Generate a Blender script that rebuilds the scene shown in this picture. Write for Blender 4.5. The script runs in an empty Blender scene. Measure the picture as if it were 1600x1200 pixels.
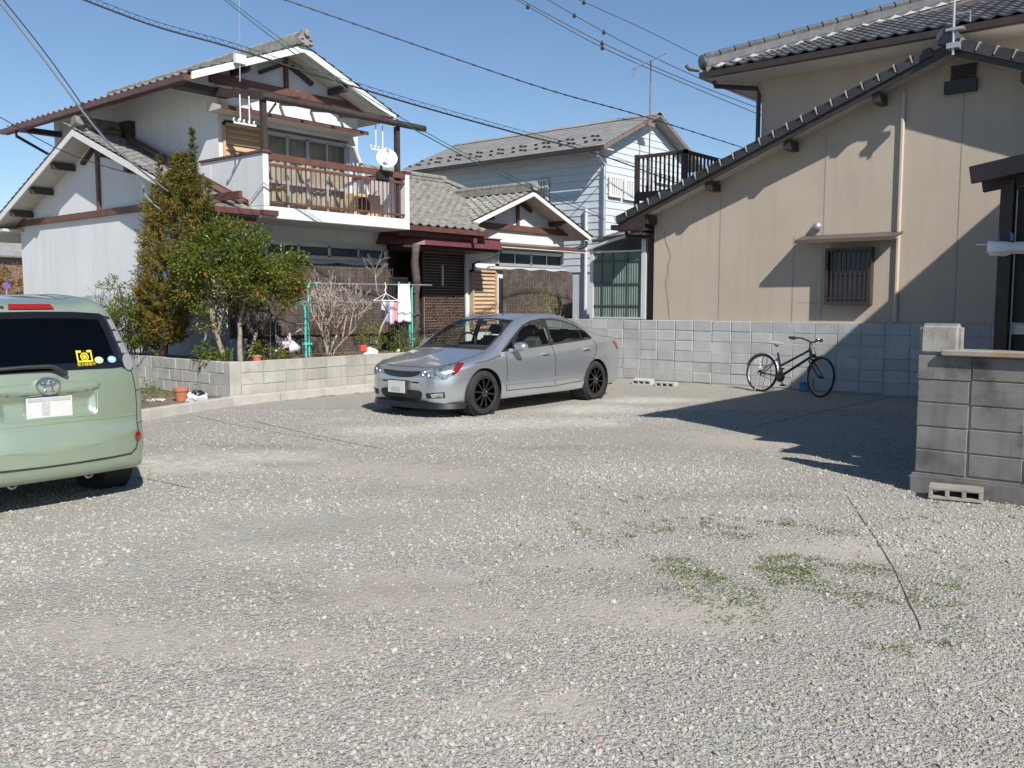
import bpy, bmesh, math, random
import numpy as np
from mathutils import Vector, Matrix
from mathutils.bvhtree import BVHTree
from mathutils.geometry import delaunay_2d_cdt

# ------------------------------------------------------------------ camera, sky, sun, exposure
S = bpy.context.scene
col = S.collection
cd = bpy.data.cameras.new('camera'); cam = bpy.data.objects.new('camera', cd); col.objects.link(cam)
cam.location = (0, 0, 1.57)
cam.rotation_euler = (math.radians(90 - 5.224), 0, math.radians(39.889 - 90))
cd.sensor_width = 36.0; cd.lens = 31.5; cd.clip_start = .05; cd.clip_end = 2000
S.camera = cam
SUN_DIR = Vector((1.0, 2.08, -1.92)).normalized()          # the way the sunlight travels
SUN_EL = math.asin(-SUN_DIR.z)
SUN_AZ = math.atan2(-SUN_DIR.x, -SUN_DIR.y)                # clockwise from +Y
w = bpy.data.worlds.new('World'); S.world = w; w.use_nodes = True
wn = w.node_tree.nodes; wl = w.node_tree.links
sky = wn.new('ShaderNodeTexSky'); sky.sky_type = 'NISHITA'; sky.sun_disc = False
sky.sun_elevation = SUN_EL; sky.sun_rotation = SUN_AZ
sky.altitude = 50; sky.air_density = 1.0; sky.dust_density = 0.0; sky.ozone_density = 4.3
bg = wn['Background']; bg.inputs['Strength'].default_value = 0.086
wl.new(sky.outputs['Color'], bg.inputs['Color'])
sd = bpy.data.lights.new('sun', 'SUN'); sd.energy = 5.0; sd.angle = math.radians(.55); sd.color = (1.0, .95, .87)
sun = bpy.data.objects.new('sun', sd); col.objects.link(sun); sun.location = (-10, -20, 30)
sun.rotation_euler = SUN_DIR.to_track_quat('-Z', 'Y').to_euler()
vs = S.view_settings
vs.view_transform = 'Standard'; vs.look = 'None'; vs.exposure = 0.40; vs.gamma = 1.0
S.cycles.max_bounces = 7; S.cycles.transparent_max_bounces = 12; S.cycles.use_denoising = True

# ------------------------------------------------------------------ helpers
rnd = random.Random(11)
U = rnd.uniform
V3 = Vector
ORG = {}                                                    # world origin of each thing

class MB:
    """collects shapes; build() links them as ONE mesh object"""
    def __init__(s): s.v = []; s.f = []; s.m = []; s.cur = 0
    def add(s, vs, fs):
        n = len(s.v); s.v += [tuple(p) for p in vs]
        s.f += [tuple(i + n for i in q) for q in fs]; s.m += [s.cur] * len(fs); return s
    def box(s, x0, x1, y0, y1, z0, z1):
        return s.add([(x0,y0,z0),(x1,y0,z0),(x1,y1,z0),(x0,y1,z0),(x0,y0,z1),(x1,y0,z1),(x1,y1,z1),(x0,y1,z1)],
                     [(0,3,2,1),(4,5,6,7),(0,1,5,4),(1,2,6,5),(2,3,7,6),(3,0,4,7)])
    def beam(s, p, q, w, h, up=(0,0,1)):
        p = V3(p); q = V3(q); d = (q - p).normalized(); a = d.cross(V3(up))
        if a.length < 1e-4: a = d.cross(V3((0,1,0)))
        a.normalize(); b = a.cross(d).normalized(); a *= w / 2; b *= h / 2
        vs = [p-a-b, p+a-b, p+a+b, p-a+b, q-a-b, q+a-b, q+a+b, q-a+b]
        return s.add(vs, [(0,1,2,3),(7,6,5,4),(4,5,1,0),(5,6,2,1),(6,7,3,2),(7,4,0,3)])
    def prism(s, poly, ext):
        poly = [V3(p) for p in poly]; e = V3(ext); n = len(poly)
        nrm = V3((0,0,0))
        for i in range(n): nrm += poly[i].cross(poly[(i+1) % n])
        if nrm.dot(e) > 0: poly.reverse()
        return s.add(poly + [p + e for p in poly], [tuple(range(n)), tuple(range(2*n-1, n-1, -1))] +
                     [(i+n, (i+1) % n + n, (i+1) % n, i) for i in range(n)])
    def tube(s, pts, r, n=8, closed=False, cap=True):
        pts = [V3(p) for p in pts]; m = len(pts)
        if not hasattr(r, '__len__'): r = [r] * m
        vs = []; ref = None
        for i in range(m):
            if closed: t = pts[(i+1) % m] - pts[i-1]
            else: t = pts[min(i+1, m-1)] - pts[max(i-1, 0)]
            t.normalize()
            if ref is None:
                ref = V3((0,0,1)) if abs(t.z) < .9 else V3((1,0,0))
            a = (ref - t * ref.dot(t))
            if a.length < 1e-5: a = t.orthogonal()
            a.normalize(); ref = a; b = t.cross(a)
            for k in range(n):
                an = 2 * math.pi * k / n; vs.append(pts[i] + (a * math.cos(an) + b * math.sin(an)) * r[i])
        fs = []
        for i in range(m if closed else m - 1):
            j = (i + 1) % m
            for k in range(n): fs.append((i*n+k, i*n+(k+1) % n, j*n+(k+1) % n, j*n+k))
        if cap and not closed: fs += [tuple(range(n-1, -1, -1)), tuple(range((m-1)*n, m*n))]
        return s.add(vs, fs)
    def lathe(s, prof, o, ax=(0,0,1), n=24, ref=None, close=False, cap=True):
        o = V3(o); ax = V3(ax).normalized(); a = V3(ref) if ref else ax.orthogonal(); a.normalize(); b = ax.cross(a)
        vs = []; m = len(prof)
        for r, h in prof:
            for k in range(n):
                an = 2*math.pi*k/n; vs.append(o + ax*h + (a*math.cos(an) + b*math.sin(an))*r)
        fs = []
        for i in range(m if close else m-1):
            j = (i+1) % m
            for k in range(n): fs.append((i*n+k, i*n+(k+1) % n, j*n+(k+1) % n, j*n+k))
        if not close and cap:
            if prof[0][0] > 1e-4: fs.append(tuple(range(n-1, -1, -1)))
            if prof[-1][0] > 1e-4: fs.append(tuple(range((m-1)*n, m*n)))
        return s.add(vs, fs)
    def mesh(s, name, mats, origin=(0,0,0), smooth=False, bevel=0, bseg=1):
        o = V3(origin); me = bpy.data.meshes.new(name)
        me.from_pydata([(p[0]-o.x, p[1]-o.y, p[2]-o.z) for p in s.v], [], s.f)
        if not isinstance(mats, (list, tuple)): mats = [mats]
        for m in mats: me.materials.append(m)
        if len(mats) > 1: me.polygons.foreach_set('material_index', s.m)
        bm = bmesh.new(); bm.from_mesh(me)
        if smooth: bmesh.ops.remove_doubles(bm, verts=bm.verts, dist=1e-5)
        bmesh.ops.recalc_face_normals(bm, faces=bm.faces)
        if bevel:
            ed = [e for e in bm.edges if len(e.link_faces) == 2 and e.calc_face_angle() > .5]
            bmesh.ops.bevel(bm, geom=ed, offset=bevel, segments=bseg, affect='EDGES', clamp_overlap=True)
        bm.to_mesh(me); bm.free()
        if smooth:
            me.polygons.foreach_set('use_smooth', [True] * len(me.polygons))
            if smooth != 'all': me.set_sharp_from_angle(angle=math.radians(35))
        return me
    def build(s, name, mats, parent=None, origin=None, **k):
        if parent is not None: org = ORG[parent.name]
        else:
            if origin is None:
                a = np.array(s.v); lo = a.min(0); hi = a.max(0); origin = ((lo[0]+hi[0])/2, (lo[1]+hi[1])/2, lo[2])
            org = V3(origin)
        return link(name, s.mesh(name, mats, org, **k), parent, org)

def link(name, me, parent=None, org=(0,0,0)):
    o = bpy.data.objects.new(name, me); col.objects.link(o)
    if parent is not None: o.parent = parent; ORG[o.name] = ORG[parent.name]
    else: o.location = org; ORG[o.name] = V3(org)
    return o
def place(name, me, parent, loc, rot=(0,0,0), scale=(1,1,1)):
    """a piece that shares its mesh; loc in world coordinates"""
    o = bpy.data.objects.new(name, me); col.objects.link(o)
    o.rotation_euler = rot; o.scale = scale
    if parent is not None: o.parent = parent; o.location = V3(loc) - ORG[parent.name]
    else: o.location = loc
    ORG[o.name] = V3(loc)
    return o
def tag(o, label=None, cat=None, group=None, kind=None):
    if label: o['label'] = label
    if cat: o['category'] = cat
    if group: o['group'] = group
    if kind: o['kind'] = kind
    return o
def thing(name, label, cat, loc, group=None):
    o = bpy.data.objects.new(name, None); col.objects.link(o); o.location = loc; o.empty_display_size = .2
    ORG[o.name] = V3(loc)
    return tag(o, label, cat, group)

# ------------------------------------------------------------------ materials
def newmat(name):
    m = bpy.data.materials.new(name); m.use_nodes = True
    nt = m.node_tree; return m, nt, nt.nodes, nt.links, nt.nodes['Principled BSDF']
def rgb(c): return (c[0], c[1], c[2], 1) if hasattr(c, '__len__') else (c, c, c, 1)
def mixn(nt, a, b, fac, mode='MIX'):
    n = nt.nodes.new('ShaderNodeMix'); n.data_type = 'RGBA'; n.blend_type = mode
    for sock, val in ((n.inputs[0], fac), (n.inputs[6], a), (n.inputs[7], b)):
        if isinstance(val, bpy.types.NodeSocket): nt.links.new(val, sock)
        elif sock is n.inputs[0]: sock.default_value = val
        else: sock.default_value = rgb(val)
    return n.outputs[2]
def noise(nt, co, scale, detail=4, rough=.55, stretch=None, w=0):
    n = nt.nodes.new('ShaderNodeTexNoise'); n.inputs['Scale'].default_value = scale
    n.inputs['Detail'].default_value = detail; n.inputs['Roughness'].default_value = rough
    if stretch:
        mp = nt.nodes.new('ShaderNodeMapping'); mp.inputs['Scale'].default_value = stretch
        nt.links.new(co, mp.inputs['Vector']); co = mp.outputs['Vector']
    nt.links.new(co, n.inputs['Vector']); return n.outputs['Fac']
def ramp(nt, fac, *stops):
    r = nt.nodes.new('ShaderNodeValToRGB'); e = r.color_ramp.elements
    while len(e) < len(stops): e.new(.5)
    for el, (p, c) in zip(e, stops): el.position = p; el.color = rgb(c)
    nt.links.new(fac, r.inputs['Fac']); return r.outputs['Color']
def math_(nt, op, a, b=0.0, clamp=False):
    n = nt.nodes.new('ShaderNodeMath'); n.operation = op; n.use_clamp = clamp
    for i, x in enumerate((a, b)):
        if isinstance(x, bpy.types.NodeSocket): nt.links.new(x, n.inputs[i])
        else: n.inputs[i].default_value = x
    return n.outputs[0]
def mat(name, c, rough=.7, metal=0., var=.12, scale=3., streak=0., bump=0., bscale=80., prand=0., stain=None, stscale=1.5,
        stamt=.5, coat=0., spec=.5, local=False):
    m, nt, N, L, B = newmat(name)
    if local: co = N.new('ShaderNodeTexCoord').outputs['Object']
    else: co = N.new('ShaderNodeNewGeometry').outputs['Position']
    n1 = noise(nt, co, scale, 5)
    c0 = tuple(x * (1 - var) for x in c); c1 = tuple(min(1, x * (1 + var)) for x in c)
    out = ramp(nt, n1, (.3, c0), (.7, c1))
    if streak:
        n2 = noise(nt, co, 2.2, 4, .6, stretch=(2.2, 2.2, .18))
        out = mixn(nt, out, tuple(x * .45 for x in c), math_(nt, 'MULTIPLY', ramp(nt, n2, (.48, 0), (.75, 1)), streak))
    if stain is not None:
        n3 = noise(nt, co, stscale, 6, .65)
        out = mixn(nt, out, stain, math_(nt, 'MULTIPLY', ramp(nt, n3, (.5, 0), (.68, 1)), stamt))
    if prand:
        oi = N.new('ShaderNodeObjectInfo')
        f = math_(nt, 'ADD', math_(nt, 'MULTIPLY', oi.outputs['Random'], 2 * prand), 1 - prand)
        mm = N.new('ShaderNodeVectorMath'); mm.operation = 'SCALE'
        L.new(out, mm.inputs[0]); L.new(f, mm.inputs['Scale']); out = mm.outputs[0]
    L.new(out, B.inputs['Base Color'])
    B.inputs['Roughness'].default_value = rough; B.inputs['Metallic'].default_value = metal
    B.inputs['Coat Weight'].default_value = coat; B.inputs['Specular IOR Level'].default_value = spec
    if bump:
        nb = noise(nt, co, bscale, 5, .65); b = N.new('ShaderNodeBump')
        b.inputs['Strength'].default_value = bump; b.inputs['Distance'].default_value = .01
        L.new(nb, b.inputs['Height']); L.new(b.outputs['Normal'], B.inputs['Normal'])
    return m
def glass_mat(name, tint=(.8, .85, .85), rough=.02, through=.5):
    m, nt, N, L, B = newmat(name)
    B.inputs['Base Color'].default_value = rgb(tuple(x * .02 for x in tint)); B.inputs['Roughness'].default_value = rough
    tr = N.new('ShaderNodeBsdfTransparent'); tr.inputs['Color'].default_value = rgb(tint)
    mx = N.new('ShaderNodeMixShader'); fr = N.new('ShaderNodeLayerWeight'); fr.inputs['Blend'].default_value = .5
    f = math_(nt, 'ADD', math_(nt, 'MULTIPLY', math_(nt, 'POWER', fr.outputs['Facing'], 4.0), .9), 1.04 - through, True)
    L.new(f, mx.inputs[0]); L.new(tr.outputs[0], mx.inputs[1]); L.new(B.outputs[0], mx.inputs[2])
    L.new(mx.outputs[0], N['Material Output'].inputs['Surface']); return m
def leaf_mat(name, *stops, rough=.5, trans=.35):
    """colour picked per leaf from the 'leaf' face attribute"""
    m, nt, N, L, B = newmat(name)
    a = N.new('ShaderNodeAttribute'); a.attribute_name = 'leaf'
    c = ramp(nt, a.outputs['Fac'], *stops)
    L.new(c, B.inputs['Base Color']); B.inputs['Roughness'].default_value = rough
    B.inputs['Specular IOR Level'].default_value = .35
    t = N.new('ShaderNodeBsdfTranslucent'); L.new(c, t.inputs['Color'])
    mx = N.new('ShaderNodeMixShader'); mx.inputs[0].default_value = trans
    L.new(B.outputs[0], mx.inputs[1]); L.new(t.outputs[0], mx.inputs[2])
    L.new(mx.outputs[0], N['Material Output'].inputs['Surface']); return m

M = {}
M['white'] = mat('white_stucco', (.63, .645, .655), .85, var=.05, scale=.8, streak=.18, bump=.25, bscale=60)
M['white2'] = mat('white_paint', (.68, .68, .67), .6, var=.05, scale=2, streak=.15)
M['brown'] = mat('brown_timber', (.13, .058, .042), .55, var=.25, scale=6, streak=.2)
M['rbrown'] = mat('red_brown_metal', (.115, .052, .044), .4, var=.2, scale=5, streak=.1)
M['dark'] = mat('dark_timber', (.045, .032, .028), .6, var=.3, scale=8)
M['dbrown'] = mat('dark_brown_metal', (.042, .030, .027), .45, var=.2, scale=6)
M['soffit'] = mat('soffit_board', (.50, .48, .44), .8, var=.08, scale=2, streak=.1)
M['tile'] = mat('grey_roof_tile', (.20, .195, .185), .75, var=.35, scale=5, prand=.25, stain=(.33, .315, .28), stscale=9, stamt=.6, bump=.2, bscale=60)
M['tile2'] = mat('weathered_roof_tile', (.22, .215, .195), .8, var=.35, scale=7, prand=.15, stain=(.36, .34, .28), stscale=11, stamt=.6)
M['btile'] = mat('smoked_roof_tile', (.075, .077, .085), .45, var=.3, scale=5, prand=.3, stain=(.17, .165, .15), stscale=8, stamt=.5)
M['maroon'] = mat('maroon_canopy_sheet', (.125, .038, .042), .5, var=.25, scale=5, streak=.35)
M['alu'] = mat('aluminium_sash', (.55, .56, .57), .35, .6, var=.06)
M['lightalu'] = mat('light_alloy_frame', (.62, .63, .63), .45, .2, var=.06)
M['tan'] = mat('tan_shutter', (.46, .33, .21), .6, var=.1, scale=4, streak=.1)
M['curtain'] = mat('curtain_cloth', (.40, .35, .27), .9, var=.15, scale=4)
M['wglass'] = glass_mat('window_glass', (.95, .965, .97), .03, .985)
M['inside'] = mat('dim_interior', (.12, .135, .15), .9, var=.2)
M['reed'] = mat('dark_reed_screen', (.080, .060, .050), .85, var=.35, scale=9, streak=.5, stain=(.19, .165, .15), stscale=3.0, stamt=.5)
M['wire'] = mat('grey_wire', (.20, .18, .165), .7)
M['brickd'] = mat('dark_brown_brick', (.045, .022, .020), .5, var=.3, scale=14)
M['mortarw'] = mat('pale_mortar', (.42, .38, .34), .9, var=.12, scale=10)
M['block'] = mat('concrete_block', (.43, .435, .435), .92, var=.12, scale=2.2, prand=.09, streak=.28, stain=(.30, .295, .27), stscale=1.3, stamt=.5, bump=.5, bscale=110)
M['blockg'] = mat('garden_concrete_block', (.385, .37, .335), .92, var=.12, scale=2.5, prand=.12, streak=.4, stain=(.21, .20, .17), stscale=1.9, stamt=.65, bump=.5, bscale=110)
M['blockd'] = mat('stained_concrete_block', (.175, .170, .162), .92, var=.22, scale=3, prand=.10, streak=.85, stain=(.060, .058, .056), stscale=2.6, stamt=.9, bump=.6, bscale=120)
M['mortar'] = mat('grey_mortar', (.31, .30, .28), .95, var=.15, scale=5)
M['concrete'] = mat('kerb_concrete', (.42, .40, .37), .9, var=.12, scale=3, streak=.25, stain=(.27, .26, .23), stscale=2, bump=.4, bscale=90)
M['lichen'] = mat('lichen_coping', (.27, .25, .22), .9, var=.25, scale=5, stain=(.34, .18, .07), stscale=4, stamt=.6, bump=.5, bscale=90)
M['siding'] = mat('pale_blue_siding', (.52, .57, .615), .6, var=.05, scale=1.5, streak=.12, prand=.03)
M['slate'] = mat('grey_slate_sheet', (.25, .245, .24), .7, var=.18, scale=2.5, prand=.06, stain=(.28, .26, .235), stscale=1.2)
M['rust'] = mat('rusty_steel', (.17, .135, .12), .7, var=.4, scale=12)
M['galv'] = mat('galvanised_steel', (.50, .51, .52), .4, .7, var=.1)
M['beige'] = mat('beige_stucco', (.45, .385, .315), .9, var=.06, scale=.9, streak=.16, stain=(.39, .335, .28), stscale=.8, stamt=.45, bump=.3, bscale=70)
M['cream'] = mat('cream_pipe', (.50, .425, .335), .6, var=.06)
M['seam'] = mat('stucco_joint', (.31, .275, .235), .9)
M['black'] = mat('black_plastic', (.02, .02, .021), .5, var=.2)
M['rubber'] = mat('rubber', (.022, .022, .023), .8, var=.2, scale=20)
M['gpanel'] = mat('green_corrugated_panel', (.14, .185, .165), .55, var=.12, scale=4, streak=.35)
M['gframe'] = mat('dark_green_frame', (.06, .085, .075), .5)
M['soil'] = mat('garden_soil', (.17, .13, .095), .95, var=.4, scale=9, bump=.9, bscale=40)
M['chrome'] = mat('chrome', (.75, .76, .77), .12, 1.0, var=.02)
M['mosaic'] = mat('grey_plate_patch', (.40, .41, .42), .5, var=.15, scale=30)
M['plate'] = mat('number_plate', (.55, .56, .55), .4, var=.03, scale=20)
M['bark'] = mat('grey_bark', (.24, .195, .155), .9, var=.35, scale=20, bump=.6, bscale=60)
M['dbark'] = mat('dark_bark', (.085, .065, .05), .9, var=.35, scale=20, bump=.6, bscale=60)
M['twig'] = mat('pale_bare_twig', (.36, .31, .27), .85, var=.25, scale=20)
M['terra'] = mat('terracotta', (.42, .15, .085), .8, var=.12, scale=12)
M['turq'] = mat('turquoise_paint', (.10, .47, .42), .45, var=.1, scale=10)
M['cloth'] = mat('white_cloth', (.80, .80, .80), .9, var=.03)
M['cable'] = mat('black_cable', (.018, .018, .02), .5)
M['gcable'] = mat('green_cable', (.018, .085, .075), .5)
M['scable'] = mat('grey_cable', (.22, .25, .28), .4, .3)

# ------------------------------------------------------------------ shared builders
TP = [(0,.036),(.10,.046),(.22,.036),(.42,.008),(.68,0),(.88,.014),(1.0,.036)]
def tile_mesh(name, m, pu=.265, pv=.235, hv=1.0):
    b = MB(); n = len(TP); L = pv + .035
    b.add([(u*pu, 0, z*hv+.034) for u, z in TP] + [(u*pu, L, z*hv+.006) for u, z in TP] + [(u*pu, 0, z*hv+.006) for u, z in TP],
          [(i, i+1, n+i+1, n+i) for i in range(n-1)] + [(2*n+i, 2*n+i+1, i+1, i) for i in range(n-1)])
    me = b.mesh(name, m); bm = bmesh.new(); bm.from_mesh(me)
    for f in bm.faces:
        if f.normal.z < -.1: f.normal_flip()
    bm.to_mesh(me); bm.free(); return me
def tiles(parent, O, Ud, Vd, nu, nv, m, keep=None, single=True, pu=.265, pv=.235, name='roof_tile'):
    """pantiles on a plane: O = eave corner, Ud along the eave, Vd up the slope; keep(u, v) clips"""
    O = V3(O); Ud = V3(Ud).normalized(); Vd = V3(Vd).normalized(); Nn = Ud.cross(Vd)
    if Nn.z < 0: O = O + Ud * (nu * pu); Ud = -Ud; Nn = Ud.cross(Vd); flip = nu * pu
    else: flip = None
    R = Matrix((Ud, Vd, Nn)).transposed()
    me = tile_mesh(name, m, pu, pv)
    big = MB()
    for j in range(nv):
        for i in range(nu):
            u = i * pu; uu = (flip - u - pu) if flip is not None else u
            if keep and not keep(uu + pu/2, j * pv + pv/2): continue
            p = O + Ud * u + Vd * (j * pv) + Nn * U(-.003, .003)
            if single:
                place(name, me, parent, p, (R @ Matrix.Rotation(U(-.012, .012), 3, 'Z')).to_euler())
            else:
                big.add([p + R @ v.co for v in me.vertices], [tuple(q.vertices) for q in me.polygons])
    if not single and big.v:
        o = big.build(name, m, parent); o['kind'] = 'stuff'
        for f in o.data.polygons:
            pass
        return o
def slab(b, quad, th):
    """plate whose top is the quad, thickness th downwards along its normal"""
    q = [V3(p) for p in quad]; n = (q[1]-q[0]).cross(q[2]-q[0]).normalized()
    if n.z < 0: n = -n
    return b.prism(q, -n * th)
def blockwall(parent, P0, P1, courses, z0, ch, bl, depth, m, nrm, name='concrete_block', offs=None, gap=.007, skip=None, bev=.006):
    """single blocks along P0->P1 (ground points of the outer face); nrm = outward direction"""
    P0 = V3(P0); P1 = V3(P1); d = (P1-P0); L = d.length; d.normalize(); n = V3(nrm)
    cache = {}
    for c in range(courses):
        x = -(offs[c] if offs else 0) * bl
        while x < L - .02:
            a = max(0, x) + gap/2; e = min(L, x + bl) - gap/2; x += bl
            if e - a < .03: continue
            if skip and skip(c, a): continue
            key = (round(e - a, 3), rnd.randint(0, 5)); kl = key[0]; gz_ = (0, .3, .6, 1., 1.5, 2.2)[key[1]]*gap/2
            if key not in cache:
                b = MB(); b.box(gz_*.5, kl - gz_, -depth, 0, gz_, ch - gz_*.6); cache[key] = b.mesh(name, m, bevel=bev*(.5+.2*key[1]))
            R = Matrix((d, n, V3((0,0,1)))).transposed()
            if R.determinant() < 0:
                key2 = ('m', key)
                if key2 not in cache:
                    b = MB(); b.box(-kl + gz_, -gz_*.5, -depth, 0, gz_, ch - gz_*.6); cache[key2] = b.mesh(name, m, bevel=bev*(.5+.2*key[1]))
                R = Matrix((-d, n, V3((0,0,1)))).transposed(); me = cache[key2]
            else: me = cache[key]
            place(name, me, parent, P0 + d * a + V3((0,0,z0 + c*ch)) + n * U(-.006, .004), (R @ Matrix.Rotation(U(-.006, .006), 3, 'Y') @ Matrix.Rotation(U(-.006, .006), 3, 'Z')).to_euler())
# ------------------------------------------------------------------ ground
from mathutils import noise as mnoise
def gz(x, y):
    f = max(0., 1 - max(0., math.hypot(x-8, y-5) - 14) / 8)
    return f * (.018 * mnoise.noise((x*.35, y*.35, 3.1)) + .010 * mnoise.noise((x*1.3, y*1.3, 7.7)))
def axis(lo, hi, step, far):
    a = list(np.arange(lo, hi + 1e-6, step)); d = step; x = hi
    while x < far: d *= 1.5; x += d; a.append(min(x, far))
    d = step; x = lo
    while x > -far: d *= 1.5; x -= d; a.insert(0, max(x, -far))
    return a
DUST = [(3.44, 3.64, .30, .16), (3.13, 3.5, .3, .16), (3.22, 2.86, .35, .18), (3.87, 2.23, .40, .22), (4.04, 2.03, .35, .2), (4.31, 3.1, .3, .18), (1.9, 4.23, .3, .16), (1.96, 3.97, .35, .18), (2.37, 3.31, .35, .16), (5.43, 6.42, .5, .3), (5.56, 5.78, .45, .3), (5.58, 2.01, .35, .2), (2.63, 2.13, .25, .12), (9.31, 4.49, .6, .5)]
PALE = [(4.61, 7.92, .6, .45), (5.14, 7.85, .6, .45), (7.38, 8.22, .6, .4), (8.49, 7.52, .8, .5), (9.26, 7.08, .8, .45), (10.98, 7.22, .8, .45), (12.33, 7.62, .7, .4)]
DAMP = [(5.65, 8.38, .35, .16), (5.71, 8.11, .3, .14), (5.21, 7.2, .3, .14), (7.7, 5.72, .5, .16), (2.9, 3.86, .22, .12), (2.8, 4.06, .2, .1), (3.32, 3.51, .25, .1), (6.64, 3.24, .6, .16)]
COARSE = [(2.27, 5.53, .6, .4), (3.09, 5.74, .6, .4), (3.9, 5.64, .6, .4), (4.47, 5.29, .6, .4), (4.36, 4.22, .6, .4), (6.99, 4.31, .9, .4), (6.62, 2.4, .7, .4), (6.26, 1.43, .7, .5), (1.65, 2.9, .45, .2), (2.25, 2.18, .45, .2), (3.28, 4.76, .5, .3)]
def blob(L_, x, y, k):
    s = 0.
    for (a, c, r1, r2) in L_:
        u = (x-a)*.767 + (y-c)*.641; v = -(x-a)*.641 + (y-c)*.767
        s = max(s, math.exp(-((u/(r2*1.3))**2 + (v/(r1*1.5))**2)))
    return max(0., min(1., (s + .45*mnoise.noise((x*1.1, y*1.1, k)) + .22*mnoise.noise((x*3.3, y*3.3, k+2)) - .18) * 1.5))
def masks(x, y):
    return blob(DUST, x, y, 3.), blob(PALE, x, y, 11.), blob(DAMP, x, y, 23.), blob(COARSE, x, y, 31.)
def ground_mat():
    m, nt, N, L, B = newmat('gravel_ground')
    co = N.new('ShaderNodeNewGeometry').outputs['Position']
    def vor(scale, feat='F1'):
        v = N.new('ShaderNodeTexVoronoi'); v.inputs['Scale'].default_value = scale; v.feature = feat
        L.new(co, v.inputs['Vector']); return v
    v1 = vor(46); v2 = vor(120); v3 = vor(260)
    def sep(v, i):
        s = N.new('ShaderNodeSeparateColor'); L.new(v.outputs['Color'], s.inputs[0]); return s.outputs[i]
    stops = ((0, (0.202, 0.196, 0.181)), (.18, (0.280, 0.272, 0.249)), (.42, (0.338, 0.327, 0.296)), (.62, (0.381, 0.365, 0.323)), (.84, (0.431, 0.412, 0.361)), (.95, (0.381, 0.314, 0.246)), (1, (0.493, 0.482, 0.448)))
    c1 = ramp(nt, sep(v1, 0), *stops); c2 = ramp(nt, sep(v2, 1), *stops); c3 = ramp(nt, sep(v3, 0), *stops)
    c = mixn(nt, c2, c1, ramp(nt, sep(v1, 2), (.35, 0), (.5, 1)))
    big = noise(nt, co, .55, 5, .6); mid = noise(nt, co, 1.6, 5, .6); low = noise(nt, co, .22, 4, .6)
    c = mixn(nt, c, c3, ramp(nt, mid, (.42, 0), (.6, .8)))
    # packed beige dust, pale crushed stone, damp darker soil
    def msk(nm):
        a = N.new('ShaderNodeAttribute'); a.attribute_name = nm
        return math_(nt, 'MULTIPLY', a.outputs['Fac'], ramp(nt, noise(nt, co, 9.0, 7, .72), (.36, .15), (.60, 1.0)))
    c = mixn(nt, c, (.385, .342, .295), math_(nt, 'MULTIPLY', msk('dust'), .68))
    c = mixn(nt, c, (.47, .455, .41), math_(nt, 'MULTIPLY', msk('coarse'), .42))
    c = mixn(nt, c, (.53, .52, .465), math_(nt, 'MULTIPLY', msk('pale'), .80))
    c = mixn(nt, c, (.185, .165, .132), math_(nt, 'MULTIPLY', msk('damp'), .60))
    c = mixn(nt, c, (.325, .298, .26), ramp(nt, big, (.50, 0), (.68, .45)))
    L.new(c, B.inputs['Base Color']); B.inputs['Roughness'].default_value = .95; B.inputs['Specular IOR Level'].default_value = .2
    d = math_(nt, 'ADD', math_(nt, 'MULTIPLY', v1.outputs['Distance'], 1.0), math_(nt, 'MULTIPLY', v2.outputs['Distance'], .6))
    b = N.new('ShaderNodeBump'); b.invert = True; b.inputs['Distance'].default_value = .014
    ds = math_(nt, 'MULTIPLY', math_(nt, 'ADD', math_(nt, 'MULTIPLY', msk('dust'), -.85), 1.0, True), math_(nt, 'ADD', math_(nt, 'MULTIPLY', msk('pale'), -.6), .85, True)); L.new(ds, b.inputs['Strength'])
    L.new(d, b.inputs['Height']); L.new(b.outputs['Normal'], B.inputs['Normal'])
    return m
M['ground'] = ground_mat()
xs = axis(0, 19, .14, 700); ys = axis(-2, 14, .14, 700)
b = MB(); nx = len(xs); ny = len(ys)
b.v = [(x, y, gz(x, y)) for y in ys for x in xs]
b.f = [(j*nx+i, j*nx+i+1, (j+1)*nx+i+1, (j+1)*nx+i) for j in range(ny-1) for i in range(nx-1)]; b.m = [0]*len(b.f)
ground = b.build('ground', M['ground'], origin=(0,0,0), smooth='all')
mk = np.array([masks(x, y) if -1 < x < 17 and -2 < y < 13 else (0, 0, 0, 0) for x, y, z in b.v])
for i_, nm in enumerate(('dust', 'pale', 'damp', 'coarse')):
    at_ = ground.data.attributes.new(nm, 'FLOAT', 'POINT'); at_.data.foreach_set('value', mk[:, i_].astype(np.float32))
tag(ground, 'grey gravel ground of the parking lot', kind='structure')

# raised garden bed behind the block wall and the low strip in front of it
b = MB(); b.box(7.86, 15.55, 12.2, 15.2, -.05, .565); b.box(7.86, 9.1, 15.2, 22.5, -.05, .565)
g = b.build('garden_bed', M['soil']); tag(g, kind='structure')
b = MB(); n = 12
for i in range(n):
    for j in range(n): pass
b.prism([(4.2, 11.0, .07), (5.8, 11.48, .08), (7.7, 12.1, .09), (7.7, 17, .09), (4.2, 17, .07)], (0, 0, -.15))
g = b.build('garden_strip', M['soil']); tag(g, kind='structure')

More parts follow.
